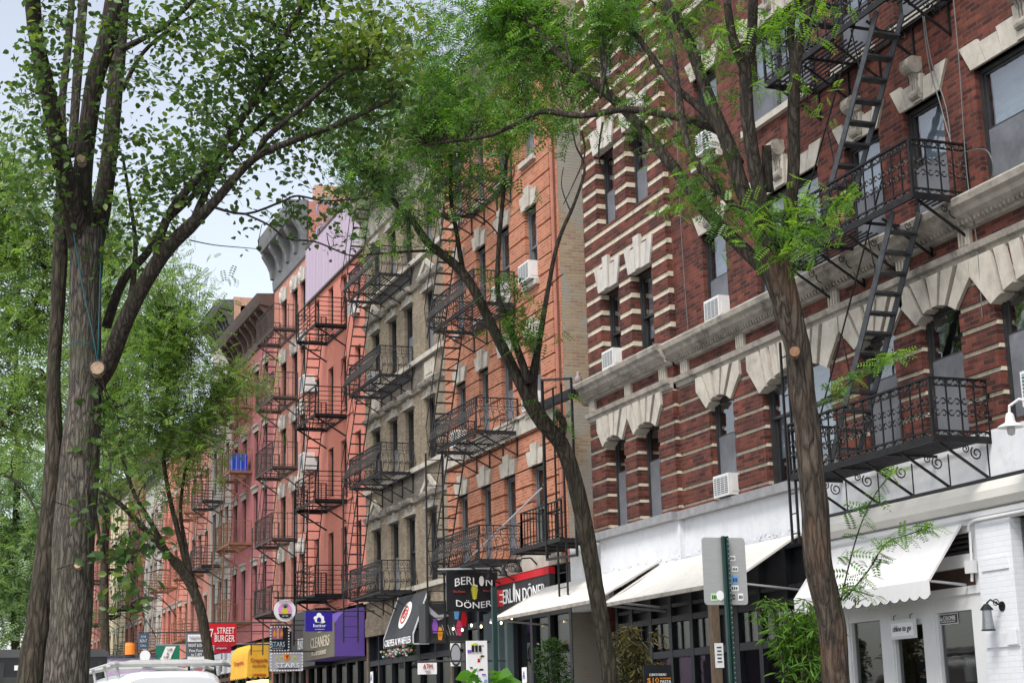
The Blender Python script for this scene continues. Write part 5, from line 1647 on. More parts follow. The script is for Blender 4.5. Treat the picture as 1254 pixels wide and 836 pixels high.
text('THELEWALA', (c.x, c.y - .03, c.z + h * .32), w * .76, h * .1, GREYP, r, u=UC); text('NIGHT & DAY', (c.x, c.y - .02, c.z + h * .04), w * .78, h * .12, WHITE, r, u=UC); text('Fine Food', (c.x, c.y - .02, c.z - h * .15), w * .7, h * .1, WHITE, r, u=UC); text('to 2 AM', (c.x, c.y - .02, c.z - h * .29), w * .5, h * .12, WHITE, r, u=UC)
r, c, w, h = hang('green banner with a white arrow reading Up and Up', 'banner', (190.5, 790, 220, 811), 60, GREENS, .03, 'shop_banner', frame=STEEL)
ww, hh = w, h
m = MB(); plate(m, at_face(c, 0, 0), [(-.08 * ww, .45 * hh), (.33 * ww, .45 * hh), (.13 * ww, -.2 * hh), (.17 * ww, -.22 * hh), (-.18 * ww, -.5 * hh), (-.33 * ww, -.22 * hh), (-.27 * ww, -.22 * hh)], .008, UC); m.build('arrow', WHITE, r)
for s, dx, dz in (('UP', .09, .26), ('&', .0, .04), ('UP', -.06, -.17)): text(s, (c.x + dx * ww, c.y - .03, c.z + dz * hh), (.2 if s == 'UP' else .08) * ww, .14 * hh, INK, r, u=UC)
r, c, w, h = hang('blue and white for rent sign far down the row', 'sign', (169.5, 775, 182, 794), 66, pbr('slate_blue_board', (.08, .14, .22), .5, .1), .05)
text('FOR', at_face(c, 0, h * .28), w * .5, h * .16, WHITE, r, u=UC); text('RENT', at_face(c, 0, h * .02), w * .7, h * .2, WHITE, r, u=UC); text('CALL', at_face(c, 0, -h * .28), w * .6, h * .14, WHITE, r, u=UC)

# lunch sign, post with notice
p = atY(806, 832, 21.6)
t = thing('menu_board', 'black menu board offering a ten dollar pasta lunch deal', 'sign', (p.x, p.y, GZ))
m = MB(); panel(m, (p.x, p.y, (p.z + .11 + .3) / 2 + .1), .44, p.z + .11 - .3, .03, UC); m.bar((p.x - .2, p.y, GZ), (p.x - .2, p.y, .5), .04); m.bar((p.x + .2, p.y, GZ), (p.x + .2, p.y, .5), .04); m.build('board', BLACKP, t)
text('LUNCH DEAL!', (p.x - .01, p.y - .012, p.z + .075), .26, .035, WHITE, t, u=UC); text('$10', (p.x - .09, p.y - .012, p.z - .01), .18, .085, ORANGE, t, u=UC)
text('HOMEMADE', (p.x + .11, p.y - .012, p.z + .022), .17, .022, ORANGE, t, u=UC); text('PASTA', (p.x + .11, p.y - .012, p.z - .025), .17, .045, WHITE, t, u=UC)
p = atY(876, 790, 19.0)
t = thing('wooden_post', 'weathered wooden post with a small white notice by the restaurant door', 'post', (p.x, 19, GZ))
m = MB(); m.box(p.x - .055, p.x + .055, 18.95, 19.05, GZ, 3.3); m.build('shaft', WOOD, t)
m = MB(); panel(m, (p.x + .02, 18.94, atY(877, 802, 18.94).z), .12, .31, .012, UC); m.build('notice', WHITE, t)
m = MB()
for k in range(5): panel(m, (p.x + .02, 18.936, atY(877, 802, 18.94).z + .1 - k * .045), .07 - .012 * (k % 2), .016, .002, UC)
m.build('notice_print', INK, t)

# ------------------------------------------------------------------ street sign posts
p = atY(888, 705, 15.0)
t = thing('street_sign', 'back of a grey metal street sign covered in stickers on a green post', 'sign', (p.x, 15, GZ))
c, w, h = perp(861, 658, 914, 740, 15.03)
m = MB()
rr = .035; q = [(sx * (w / 2 - rr) + rr * math.cos(a), sz * (h / 2 - rr) + rr * math.sin(a)) for sx, sz, a0 in ((1, 1, 0), (-1, 1, 90), (-1, -1, 180), (1, -1, 270)) for a in [math.radians(a0 + d) for d in (0, 22, 45, 67, 90)]]
plate(m, c, q, .006, UC); m.build('sign_plate', ALU, t)
px_ = c.x - .0
m = MB()
for s in (-1, 1): m.box(px_ + s * .022 - .012, px_ + s * .022 + .012, 14.975, 15.015, GZ, 3.37)
m.box(px_ - .012, px_ + .012, 15.0, 15.02, GZ, 3.37)
m.build('post', GREENPOLE, t)
m = MB()
for k in range(40): m.lathe((px_ + .023, 14.970, 3.34 - k * .05), [(0, 0), (.006, 0), (.006, .006), (0, .006)], 6, axis='y')
m.build('post_holes', STEEL, t)
st = [(.09, .13, .075, .055, WHITE), (.115, .02, .075, .055, WHITE), (.11, -.09, .075, .085, SKYB), (.10, -.175, .095, .06, WHITE), (.085, -.265, .03, .05, INK), (.165, -.265, .06, .075, WHITE), (-.14, -.265, .075, .08, pbr('pale_green_sticker', (.42, .7, .33), .5))]
for k, (dx, dz, a, b, mt) in enumerate(st):
    m = MB(); plate(m, (c.x + dx, c.y - .004, c.z + dz), [(-a / 2, -b / 2), (a / 2, -b / 2 * .9), (a / 2, b / 2), (-a / 2 * .9, b / 2)], .003, UC); m.build('sticker', mt, t)
    m = MB()
    for j in range(3): plate(m, (c.x + dx + (j - 1) * a * .25, c.y - .0065, c.z + dz), [(-a * .09, -b * .25), (a * .07, -b * .2), (a * .09, b * .22), (-a * .05, b * .25)], .002, UC)
    m.build('sticker_print', INK if mt is not INK else GREYP, t)
m = MB(); disc(m, (c.x - .07, c.y - .005, c.z - .25), .045, .05, .003, UC); m.build('sticker', WHITE, t)
p = atY(606, 780, 23)
t = thing('street_sign', 'slim green sign post with a small red sign near the kebab shop', 'sign', (p.x, 23, GZ))
m = MB(); m.box(p.x - .035, p.x + .035, 22.97, 23.03, GZ, atY(604, 718, 23).z); m.build('post', GREENPOLE, t)
c, w, h = perp(609, 722, 617, 742, 23.04)
m = MB(); panel(m, (c.x + .0, 23.06, c.z), .085, h, .006, Vector((.9, -.3, 0))); m.build('sign_plate', REDP, t)
m = MB(); panel(m, (c.x + .02, 23.05, c.z + .05), .07, .02, .003, Vector((.9, -.3, 0))); panel(m, (c.x + .02, 23.05, c.z - .05), .07, .02, .003, Vector((.9, -.3, 0))); m.build('sign_print', WHITE, t)
# string lights
t = thing('string_lights', 'string of small warm bulbs under the kebab shop awning', 'string lights', (11.9, 33, 3.5))
m = MB(); P = [Vector((11.9, 35.2 - k * .62, 3.62 - .06 * (k % 2))) for k in range(7)]; m.tube(P, .006, 4); m.build('wire', INK, t)
for q in P[::1]:
    m = MB(); m.lathe((q.x, q.y, q.z - .07), [(0, 0), (.02, .015), (.024, .035), (.012, .07), (0, .07)], 8); m.build('bulb', BULB, t)

# ------------------------------------------------------------------ vehicles
def wheel(root, x, y, r=.36, w=.24):
    m = MB(); m.lathe((x - w / 2, y, r), [(r * .55, 0), (r * .96, 0), (r, .04), (r, w - .04), (r * .96, w), (r * .55, w)], 20, axis='x'); o = m.build('wheel', RUBBER, root)
    m = MB(); m.lathe((x - w / 2 - .004, y, r), [(0, .03), (r * .56, .015), (r * .56, w - .015), (0, w - .03)], 16, axis='x'); m.build('rim', ALU, o)


VX, VY = 4.33, 29.5
van = thing('work_van', 'white work van with roof ladder rack and orange beacon', 'van', (VX, VY, 0))
m = MB()
hw = .98
def ringv(y, zt, hwt, zb=.42):
    pts = []
    for k in range(13):
        a = math.pi * k / 12
        ex = .45
        ca, sa = math.cos(a), math.sin(a)
        pts.append((VX + hwt * math.copysign(abs(ca) ** ex, ca), y, zt - .34 + .34 * sa ** .8 if False else zt - .30 + .30 * (abs(sa) ** .7)))
    pts = [(VX + hw, y, zb), (VX + hw, y, 1.25)] + pts + [(VX - hw, y, 1.25), (VX - hw, y, zb)]
    return pts
secs = [(VY - 2.75, 1.15, .9), (VY - 2.6, 2.42, .8), (VY - 2.3, 2.50, .84), (VY + 1.2, 2.52, .85), (VY + 1.7, 2.38, .83), (VY + 2.5, 1.45, .86), (VY + 3.2, 1.2, .9)]
secs[0] = (VY - 2.72, 2.38, .78)
rows = [ringv(*s) for s in secs]
nn = len(rows[0])
for r_ in rows: m.v.extend(r_)
for i in range(len(rows) - 1):
    for k in range(nn):
        m.f.append((i * nn + k, i * nn + (k + 1) % nn, (i + 1) * nn + (k + 1) % nn, (i + 1) * nn + k)); m.m.append(0)
m.f.append(tuple(range(nn))); m.m.append(0); e = (len(rows) - 1) * nn; m.f.append(tuple(e + k for k in reversed(range(nn)))); m.m.append(0)
m.build('body', VANW, van, smooth=False)
m = MB()
for s in (-1, 1): m.box(VX + s * .44 - .36, VX + s * .44 + .36, VY - 2.745, VY - 2.728, 1.35, 2.06)
m.build('rear_window', CARGLASS, van)
m = MB(); m.box(VX - .995, VX - .985, VY + .5, VY + 1.5, 1.3, 1.95); m.box(VX + .985, VX + .995, VY + .5, VY + 1.5, 1.3, 1.95); m.build('side_window', CARGLASS, van)
for s in (-1, 1):
    m = MB(); m.box(VX + s * .9 - .06, VX + s * .9 + .06, VY - 2.76, VY - 2.73, 1.0, 1.5); m.build('tail_light', REDP, van)
    for dy in (-1.8, 2.0): wheel(van, VX + s * .86, VY + dy)
m = MB(); m.box(VX - .95, VX + .95, VY - 2.85, VY - 2.70, .4, .62); m.build('bumper', DKGREY, van)
m = MB()
for y in (VY - 2.3, VY - .8, VY + .8):
    for s in (-1, 1): m.tube([(VX + s * .80, y, 2.40), (VX + s * .84, y, 2.60)], .025, 6)
    m.tube([(VX - 1.0, y, 2.56), (VX - .6, y, 2.64), (VX + .6, y, 2.64), (VX + 1.0, y, 2.56)], .03, 8)
for s in (-.86, .86): m.tube([(VX + s, VY - 2.45, 2.63), (VX + s, VY + 1.2, 2.63)], .03, 8)
m.tube([(VX - .95, VY - 2.36, 2.60), (VX + .95, VY - 2.36, 2.60)], .045, 8)
m.build('ladder_rack', RACK, van)
m = MB(); m.tube([(VX - .35, VY - 2.0, 2.75), (VX + .05, VY + .8, 2.75)], .085, 14); m.build('pipe_carrier', ACW, van)
p = atY(159, 803, VY - .5)
m = MB(); m.lathe((p.x, VY - .5, 2.77), [(0, 0), (.09, 0), (.09, .06), (0, .06)], 14); m.build('beacon_base', INK, van)
m = MB(); m.lathe((p.x, VY - .5, 2.83), [(.085, 0), (.088, .15), (.08, .2), (0, .205)], 14); m.build('beacon', AMBER, van)
m = MB(); m.tube([(VX + .35, VY - 2.2, 2.44), (VX + .35, VY - 2.1, 2.47), (VX + .33, VY - 2.22, 2.56)], .022, 6); m.build('antenna', INK, van)

TX, TY = 3.3, 36.2
trk = thing('box_truck', 'black box truck with pale roof edge standing beyond the leaning double trunk', 'truck', (TX, TY, 0))
m = MB(); m.box(TX - 1.15, TX + 1.15, TY, TY + 5.2, .75, 3.17); m.build('cargo_box', VANK, trk)
m = MB(); m.prism_y([(TX - 1.17, 3.1), (TX + 1.17, 3.1), (TX + 1.17, 3.2), (TX + 1.05, 3.27), (TX - 1.05, 3.27), (TX - 1.17, 3.2)], TY - .02, TY + 5.22); m.build('roof_cap', pbr('truck_roof_grey', (.08, .08, .085), .5, .1), trk)
m = MB(); m.box(TX - 1.05, TX + 1.05, TY + 5.21, TY + 7.0, .6, 2.5); m.build('cab', VANK, trk)
for s in (-1, 1):
    m = MB(); m.box(TX + s * 1.0 - .04, TX + s * 1.0 + .04, TY - .03, TY - .005, .9, 3.0); m.build('door_frame', DKGREY, trk)
    for dy in (1.0, 6.2): wheel(trk, TX + s * .95, TY + dy, .42)
m = MB(); m.box(TX - .75, TX - .45, TY - .02, TY - .005, 2.84, 2.94); m.build('label_plate', WHITE, trk)
m = MB(); m.box(TX - 1.0, TX + 1.0, TY - .012, TY - .004, .95, 2.7); m.build('roller_door', CARGLASS, trk)
m = MB()
for k in range(5): m.box(TX - .98, TX + .98, TY - .022, TY - .006, 1.0 + k * .34, 1.03 + k * .34)
m.build('door_rib', STEEL, trk)
# lavender dining shed
c = atY(164, 816, 40)
t = thing('dining_shed', 'pale lavender street dining shed behind the white van', 'shed', (c.x, 40, 0))
m = MB(); m.box(c.x - .55, c.x + .5, 40, 44, 0, atY(164, 804, 40).z); m.build('shed_wall', LAVBOX, t)
m = MB(); m.box(c.x - .6, c.x + .55, 39.94, 44.1, atY(164, 804, 40).z + .002, atY(164, 804, 40).z + .05); m.build('roof', TEAL, t)
# blue crate on the maroon tenement's fire escape
t = thing('blue_crate', 'blue crate on the rust brown fire escape', 'crate', (11.95, 60.9, 10.92))
m = MB(); m.box(11.85, 12.45, 60.8, 61.3, 10.93, 11.6); m.build('body', BLUETARP, t)
m = MB()
for k in range(4): m.box(11.84 + k * .17, 11.87 + k * .17, 60.78, 60.8, 10.93, 11.6)
m.build('rib', SKYB, t)
# ------------------------------------------------------------------ trees and plants
from mathutils import noise as mnoise


def smooth(pts, sub=4):
    """pts = [(Vector, radius)] -> Catmull-Rom resampled"""
    P = [p for p, r in pts]; Rr = [r for p, r in pts]
    out = []; rad = []
    n = len(P)
    for i in range(n - 1):
        p0, p1, p2, p3 = P[max(i - 1, 0)], P[i], P[i + 1], P[min(i + 2, n - 1)]
        for k in range(sub):
            t = k / sub
            q = .5 * ((2 * p1) + (p2 - p0) * t + (2 * p0 - 5 * p1 + 4 * p2 - p3) * t * t + (3 * p1 - p0 - 3 * p2 + p3) * t ** 3)
            out.append(q); rad.append(Rr[i] + (Rr[i + 1] - Rr[i]) * t)
    out.append(P[-1]); rad.append(Rr[-1])
    return out, rad


WS = 1.0


def trace(px, y0, y1):
    """limb from (x, y, width) pixels measured on the photograph, at distance y0..y1 along the street"""
    n = len(px); r = []
    for i, (a, b, w) in enumerate(px):
        y = y0 + (y1 - y0) * i / max(1, n - 1)
        p = atY(a, b, y); d = (p - CAMPOS).dot(CF)
        r.append((p, WS * w / 2 * d / FPX))
    return r


class Tree:
    def __init__(s, name, label, loc, bark, leaf, kind, cat='tree'):
        s.root = thing(name, label, cat, loc)
        s.wood = MB(); s.limbs = MB(); s.twig = MB(); s.bark = bark; s.leaf = leaf; s.kind = kind
        s.pts = []; s.L = []; s.L2 = []   # leaves: (pos, dir, size)

    def bole(s, pts, n=84, step=.035, amp=.055, fx=13, fz=2.6, target=None):
        """main stem with real bark ridges"""
        P, Rr = smooth(pts, 12)
        # even steps
        Q = [P[0]]; R2 = [Rr[0]]
        for i in range(1, len(P)):
            L = (P[i] - P[i - 1]).length; k = max(1, int(L / step))
            for j in range(1, k + 1):
                Q.append(P[i - 1].lerp(P[i], j / k)); R2.append(Rr[i - 1] + (Rr[i] - Rr[i - 1]) * j / k)
        w = target or s.wood
        b = len(w.v); w.tube(Q, R2, n)
        m_ = len(Q)
        for i in range(m_):
            c = Q[i]
            for k in range(n):
                v = Vector(w.v[b + i * n + k]); d = v - c
                q = Vector((v.x * fx, v.y * fx, v.z * fz))
                wv = Vector((mnoise.noise(q * .5), mnoise.noise(q * .5 + Vector((7, 3, 1))), 0)) * 1.2
                f = 1 - abs(mnoise.noise(q + wv)) * 2.0
                g_ = mnoise.noise(Vector((v.x * 2.2, v.y * 2.2, v.z * 1.1))) * .05
                f2 = mnoise.noise(q * 2.7) * .25
                w.v[b + i * n + k] = tuple(c + d * (1 + amp * (f + f2 - .72) + g_))

    def limb(s, pts, n=10, sub=4, wob=.05, anchor=True):
        P, Rr = smooth(pts, sub)
        s.limbs.tube(P, Rr, n, wob=wob)
        if anchor: s.pts += [(p, r) for p, r in zip(P, Rr)]

    def twigline(s, a, b, r=.01, sag=.0, jit=.12, n=6):
        L = (b - a).length
        P = []
        off = Vector((0, 0, 0))
        for i in range(n + 1):
            t = i / n
            if 0 < i < n: off = off * .6 + Vector((random.gauss(0, 1), random.gauss(0, 1), random.gauss(0, 1))) * jit * L / n
            P.append(a.lerp(b, t) + off + ZZ * (sag * L * math.sin(math.pi * t)))
        s.twig.tube(P, [max(.0022, r * (1 - .8 * i / n)) for i in range(n + 1)], 4, caps=False)
        return P

    def blob(s, px, py, rx, ry, y, dy, tips, per, size, spread=.13, anchors=None, reach=1.7, tr=.006, bare=.2, minz=None, jit=.28, sag=.06, coarse=False):
        c = atY(px, py, y); k = y / FPX
        R_ = Vector((rx * k, dy, ry * k))
        anc = [p for p, r in s.pts if r < .12] or [p for p, r in s.pts]
        for _ in range(tips):
            while True:
                q = Vector((random.uniform(-1, 1), random.uniform(-1, 1), random.uniform(-1, 1)))
                if q.length <= 1: break
            tip = c + Vector((q.x * R_.x, q.y * R_.y, q.z * R_.z))
            near = min(anc, key=lambda p: (p - tip).length_squared)
            if (near - tip).length < reach: a = near
            else: a = tip + Vector((random.gauss(0, 1), random.gauss(0, 1), random.gauss(-.2, .7))).normalized() * random.uniform(.5, .9)
            P = s.twigline(a, tip, tr, sag, jit)
            ln = (tip - a).length
            for _ in range(per):
                t = bare + (1 - bare) * random.random() ** .8 if ln < 1.2 else max(0.0, 1 - random.random() ** 1.3 * min(1, 1.1 / ln))
                f = t * (len(P) - 1); i = min(int(f), len(P) - 2)
                p = P[i].lerp(P[i + 1], f - i) + Vector((random.gauss(0, spread), random.gauss(0, spread), random.gauss(0, spread * .7)))
                d = Vector((random.gauss(0, 1), random.gauss(0, 1), random.gauss(-.35, .5))).normalized()
                (s.L2 if coarse else s.L).append((p, d, size * random.uniform(.65, 1.2)))

    def leaves_mesh(s, mats=None, pick=None):
        s.one_mesh(s.L, s.kind, mats, pick)
        if s.L2: s.one_mesh(s.L2, 'frondlow', mats, pick)

    def one_mesh(s, L, kind, mats, pick):
        n = len(L)
        if not n: return
        if kind == 'ovate':
            tv = np.array([(0, 0, 0), (.28, -.30, .07), (.62, -.30, .08), (1, 0, -.08), (.62, .30, .08), (.28, .30, .07)])
            tf = [(0, 1, 2, 3), (0, 3, 4, 5)]
        elif kind == 'lance':
            tv = np.array([(0, 0, 0), (.35, -.085, .03), (.7, -.06, -.03), (1, 0, -.16), (.7, .06, -.03), (.35, .085, .03)])
            tf = [(0, 1, 2, 3), (0, 3, 4, 5)]
        else:
            m = {'frond': 7, 'frondlow': 5}[kind]
            vs_ = []; tf = []
            for k in range(m):
                t = .12 + .85 * k / (m - 1); z = -.28 * t * t
                ll = (.30 if m == 7 else .34) * (1 - .45 * abs(t - .45)); ww = .068 if m == 7 else .10
                for sg in (-1, 1):
                    b = len(vs_)
                    vs_ += [(t - ww * .3, 0, z), (t + ww, sg * ll * .45, z + .015), (t + ww * .9, sg * ll, z - .03), (t - ww * .6, sg * ll * .5, z + .01)]
                    tf.append((b, b + 1, b + 2, b + 3) if sg > 0 else (b, b + 3, b + 2, b + 1))
            tv = np.array(vs_)
        pos = np.array([p[:] for p, d, z in L]); dr = np.array([d[:] for p, d, z in L]); sz = np.array([z for p, d, z in L])
        up = np.tile(np.array([0, 0, 1.0]), (n, 1)) + rng.normal(0, .45 if kind != 'ovate' else .8, (n, 3))
        side = np.cross(up, dr); side /= np.linalg.norm(side, axis=1)[:, None] + 1e-9
        nrm = np.cross(dr, side)
        V = pos[:, None, :] + sz[:, None, None] * (tv[None, :, 0, None] * dr[:, None, :] + tv[None, :, 1, None] * side[:, None, :] + tv[None, :, 2, None] * nrm[:, None, :])
        k = len(tv)
        V = V.reshape(-1, 3) - np.array(WL[s.root][:])
        F = (np.array(tf)[None, :, :] + (np.arange(n) * k)[:, None, None]).reshape(-1, 4)
        me = bpy.data.meshes.new('crown')
        me.vertices.add(len(V)); me.vertices.foreach_set('co', V.ravel().astype(np.float32))
        me.loops.add(F.size); me.loops.foreach_set('vertex_index', F.ravel().astype(np.int32))
        me.polygons.add(len(F)); me.polygons.foreach_set('loop_start', np.arange(len(F), dtype=np.int32) * 4)
        mats = mats or [s.leaf]
        for m_ in mats: me.materials.append(m_)
        if pick is not None:
            mi = np.array([pick(p) for p, d, z in L], dtype=np.int32)
            me.polygons.foreach_set('material_index', np.repeat(mi, len(tf)))
        me.update(calc_edges=True)
        link('crown', me, s.root, WL[s.root])

    def done(s, mats=None, pick=None):
        if s.wood.v: s.wood.build('trunk', s.bark, s.root, smooth=True)
        if s.limbs.v: s.limbs.build('limbs' if s.wood.v else 'trunk', BARK_BACKLIT if s.wood.v else s.bark, s.root, smooth=True)
        if s.twig.v: s.twig.build('twigs', BARK_BACKLIT if s.wood.v else s.bark, s.root)
        s.leaves_mesh(mats, pick)
        print(s.root.name, 'leaves', len(s.L))


def base_down(pts, zg=GZ, flare=1.35):
    """carry a traced trunk down to the ground"""
    p, r = pts[0]; q, _ = pts[1]
    d = (p - q).normalized()
    h = p.z - zg
    out = []
    for t, fl in ((1, flare), (.9, 1 + (flare - 1) * .55), (.6, 1 + (flare - 1) * .12)):
        out.append((Vector((p.x + d.x * h * t * .4, p.y + d.y * h * t * .4, p.z - h * t)), r * fl))
    return out + pts


def scar(tree, px, py, y, r, lean=(-.25, -1, .1), mat=None):
    c = atY(px, py, y); n = Vector(lean).normalized()
    u = ZZ.cross(n).normalized() * -1; v = n.cross(u) * -1
    m = MB(); ring = 16
    uu = n.cross(ZZ).normalized(); vv = uu.cross(n)
    pts = [c + (uu * math.cos(2 * math.pi * k / ring) + vv * math.sin(2 * math.pi * k / ring) * 1.15) * r * (1 + .06 * math.sin(3 * k)) for k in range(ring)]
    m.add(pts + [p - n * .12 for p in pts], [tuple(range(ring)), tuple(reversed(range(ring, 2 * ring)))] + [((k + 1) % ring, k, ring + k, ring + (k + 1) % ring) for k in range(ring)])
    m.ring(c - n * .004, uu, vv, r * 1.06, r * .16, 18, 1)
    for k in (.35, .62, .84): m.ring(c - n * .0012, uu, vv, r * k, r * .022, 18, 1)
    m.build('pruning_scar', [mat or SCAR, tree.bark], tree.root)


# ---- big pear tree on the left
WS = .81
YL = 17.7
T = Tree('pear_tree', 'large rough barked pear tree with a double trunk beside the white van', (2.0, YL, GZ), BARK_P, LEAF_P, 'ovate')
main = trace([(80, 836, 66), (88, 740, 62), (90, 660, 62), (97, 580, 60), (103, 500, 52), (105, 430, 46), (104, 360, 47), (106, 310, 50), (104, 282, 52)], YL, YL)
T.bole(base_down(main), 110, .03, .045, 15, 3.2)
sec = trace([(38, 836, 44), (48, 760, 40), (58, 680, 38), (66, 600, 33), (66, 520, 24), (66, 450, 20), (71, 370, 22), (74, 300, 22), (76, 250, 20), (74, 190, 12)], YL + .35, YL + .6)
sw = MB(); T.bole(base_down(sec), 60, .04, .05, 15, 3.2, sw); sw.build('second_trunk', BARK_D, T.root, smooth=True)
T.limb(trace([(100, 300, 40), (88, 250, 32), (72, 180, 27), (58, 110, 25), (45, 50, 22), (40, 0, 24), (36, -60, 22)], YL, YL - 1.2), 16, 5, .04)
T.limb(trace([(103, 300, 38), (100, 235, 30), (106, 170, 27), (116, 100, 27), (131, 50, 29), (140, 0, 27), (150, -70, 24)], YL, YL - .3), 16, 5, .04)
T.limb(trace([(110, 310, 36), (124, 255, 30), (134, 190, 24), (140, 120, 24), (145, 60, 24), (150, 0, 20), (152, -50, 18)], YL + .1, YL + .9), 16, 5, .04)
T.limb(trace([(86, 250, 10), (76, 140, 11), (82, 70, 12), (88, 0, 10)], YL + .6, YL + 1.4), 10, 4, .04)
T.limb(trace([(88, 190, 14), (92, 130, 14), (97, 60, 15), (102, 0, 14)], YL + .6, YL + 1.4), 10, 4, .04)
# right hand limbs
T.limb(trace([(112, 470, 40), (132, 446, 28), (150, 400, 26), (175, 350, 24), (205, 305, 23), (232, 278, 22), (262, 248, 15), (310, 195, 12), (360, 172, 10), (420, 150, 8), (480, 122, 5)], YL, YL - 2.0), 14, 5, .04)
T.limb(trace([(158, 385, 14), (163, 345, 9), (166, 300, 7), (160, 250, 6), (150, 190, 4)], YL - .3, YL + .6), 8, 4, .04)
T.limb(trace([(130, 400, 16), (150, 345, 14), (180, 310, 12), (205, 270, 11), (240, 235, 9), (275, 180, 7)], YL + .3, YL + .5), 10, 4, .04)
T.limb(trace([(192, 325, 15), (198, 285, 14), (215, 250, 13), (245, 215, 12), (275, 175, 12), (300, 140, 12), (325, 100, 11), (345, 55, 10), (365, 15, 8), (385, -30, 6)], YL - .5, YL - 1.6), 12, 5, .04)
T.limb(trace([(235, 276, 14), (250, 240, 11), (275, 195, 9), (310, 160, 8), (345, 130, 7), (390, 100, 5), (440, 60, 4)], YL - .8, YL - .4), 10, 4, .04)
T.limb(trace([(315, 192, 8), (325, 170, 9), (360, 140, 8), (395, 110, 7), (420, 90, 6), (450, 82, 5)], YL - 1.3, YL - 2.2), 10, 4, .04)
T.limb(trace([(256, 252, 5), (300, 262, 4), (345, 247, 4), (364, 240, 3.4), (400, 246, 3), (450, 242, 2.4)], YL - 1.0, YL - 1.6), 6, 4, .05)
T.limb(trace([(300, 262, 3.6), (330, 276, 3.4), (352, 292, 3.4), (386, 296, 3), (420, 310, 2.4), (440, 316, 1.8)], YL - 1.2, YL - 1.4), 6, 4, .05)
T.limb(trace([(232, 294, 2), (262, 300, 1.6), (295, 303, 1.4), (318, 305, 1.0)], YL - .9, YL - 1.0), 5, 3, .03)
T.limb(trace([(150, 60, 12), (180, 45, 8), (205, 30, 8), (238, 0, 8)], YL + .4, YL - .3), 10, 4, .04)
T.limb(trace([(150, 110, 8), (175, 65, 6), (215, 32, 6), (262, 8, 5)], YL + .4, YL), 8, 4, .04)
B_ = lambda px, py, rx, ry, tips, per, dy=1.3, y=YL - .8, sz=.086, **k: T.blob(px, py, rx, ry, y, dy, max(3, int(tips * (.50 if px > 130 else .7))), int(per * 1.9), sz, spread=.14, **k)
for a in ((235, 55, 75, 55, 46, 15), (180, 130, 45, 55, 30, 14), (245, 130, 45, 50, 32, 14), (300, 80, 55, 60, 40, 14), (350, 45, 60, 45, 40, 15), (200, 195, 45, 45, 34, 14),
          (150, 230, 25, 60, 18, 13), (260, 190, 45, 40, 26, 14), (320, 130, 45, 40, 26, 14), (370, 110, 45, 45, 30, 15), (410, 60, 50, 50, 40, 16), (430, 130, 45, 40, 32, 15), (340, 190, 40, 28, 12, 11), (395, 190, 35, 28, 18, 14),
          (120, 30, 40, 50, 16, 12), (62, 60, 40, 60, 16, 11), (30, 100, 40, 40, 10, 10), (35, 160, 40, 60, 24, 13), (30, 240, 40, 50, 22, 13), (160, 290, 30, 40, 14, 12), (440, 200, 45, 40, 26, 14), (475, 150, 45, 50, 28, 14), (300, 245, 30, 18, 6, 10),
          (430, 260, 30, 25, 10, 12), (350, 258, 22, 14, 6, 10), (378, 275, 22, 18, 8, 11), (345, 15, 160, 22, 40, 14), (200, 12, 60, 18, 18, 13)):
    B_(*a)
B_(420, 35, 60, 45, 34, 15, sz=.085, y=YL - 2.2); B_(470, 60, 55, 45, 34, 15, sz=.085, y=YL - 2.4)
# hanging sprouts with large leaves low on the trunk
T.blob(140, 650, 26, 42, YL - .5, .3, 16, 9, .125, spread=.09, tr=.006); T.blob(160, 690, 22, 35, YL - .5, .25, 12, 8, .125, spread=.09, tr=.006); T.blob(125, 600, 14, 30, YL - .4, .2, 7, 7, .12, spread=.08, tr=.006)
scar(T, 119, 450, YL - .30, .075); scar(T, 99, 194, YL - .36, .048); scar(T, 95, 691, YL - .3, .035)
m = MB()
def wrapline(pts, y, r=.008):
    m.tube(smooth([(atY(a, b, y + dy), 1) for a, b, dy in pts], 4)[0], r, 5)
wrapline([(90, 285, -.25), (96, 320, -.24), (103, 360, -.24), (112, 400, -.24), (117, 428, -.22), (119, 445, -.2)], YL)
wrapline([(80, 425, .0), (88, 420, -.24), (100, 418, -.27), (112, 424, -.25), (122, 438, -.05)], YL)
wrapline([(124, 280, -.1), (123, 330, -.15), (121, 400, -.2), (120, 440, -.2)], YL)
m.build('light_wire', WIREG, T.root)
T.done([LEAF_P, LEAF_PY], lambda p: 1 if (random.random() < .12 or (p.y < YL - 2.2 and random.random() < .75)) else 0)

# ---- honey locust, right foreground
WS = .70
YR = 13.3
T = Tree('honey_locust_tree', 'honey locust with a scarred reddish trunk in front of the white cafe', (8.3, YR, GZ), BARK_L, LEAF_L, 'frond')
T.bole(base_down(trace([(1024, 836, 48), (1018, 760, 48), (1002, 690, 49), (998, 620, 48), (992, 560, 44), (984, 490, 44), (978, 430, 44), (966, 385, 50), (956, 345, 50), (948, 310, 50)], YR, YR)), 110, .028, .075, 11, 2.0)
T.limb(trace([(962, 380, 40), (940, 335, 26), (905, 300, 24), (868, 262, 22), (830, 212, 21), (796, 170, 19), (755, 125, 17), (700, 82, 14), (664, 45, 11), (630, 10, 8)], YR, YR + 3.2), 14, 5, .05)
T.limb(trace([(952, 340, 40), (935, 290, 30), (912, 240, 27), (893, 180, 26), (872, 130, 22), (852, 75, 20), (838, 40, 18), (815, 0, 14)], YR, YR + .8), 14, 5, .05)
T.limb(trace([(905, 200, 18), (885, 165, 14), (850, 150, 13), (815, 141, 13), (767, 134, 12), (712, 142, 11), (664, 137, 10), (636, 150, 8), (600, 166, 7), (560, 172, 5), (520, 178, 4)], YR + .4, YR + 4.0), 12, 5, .06)
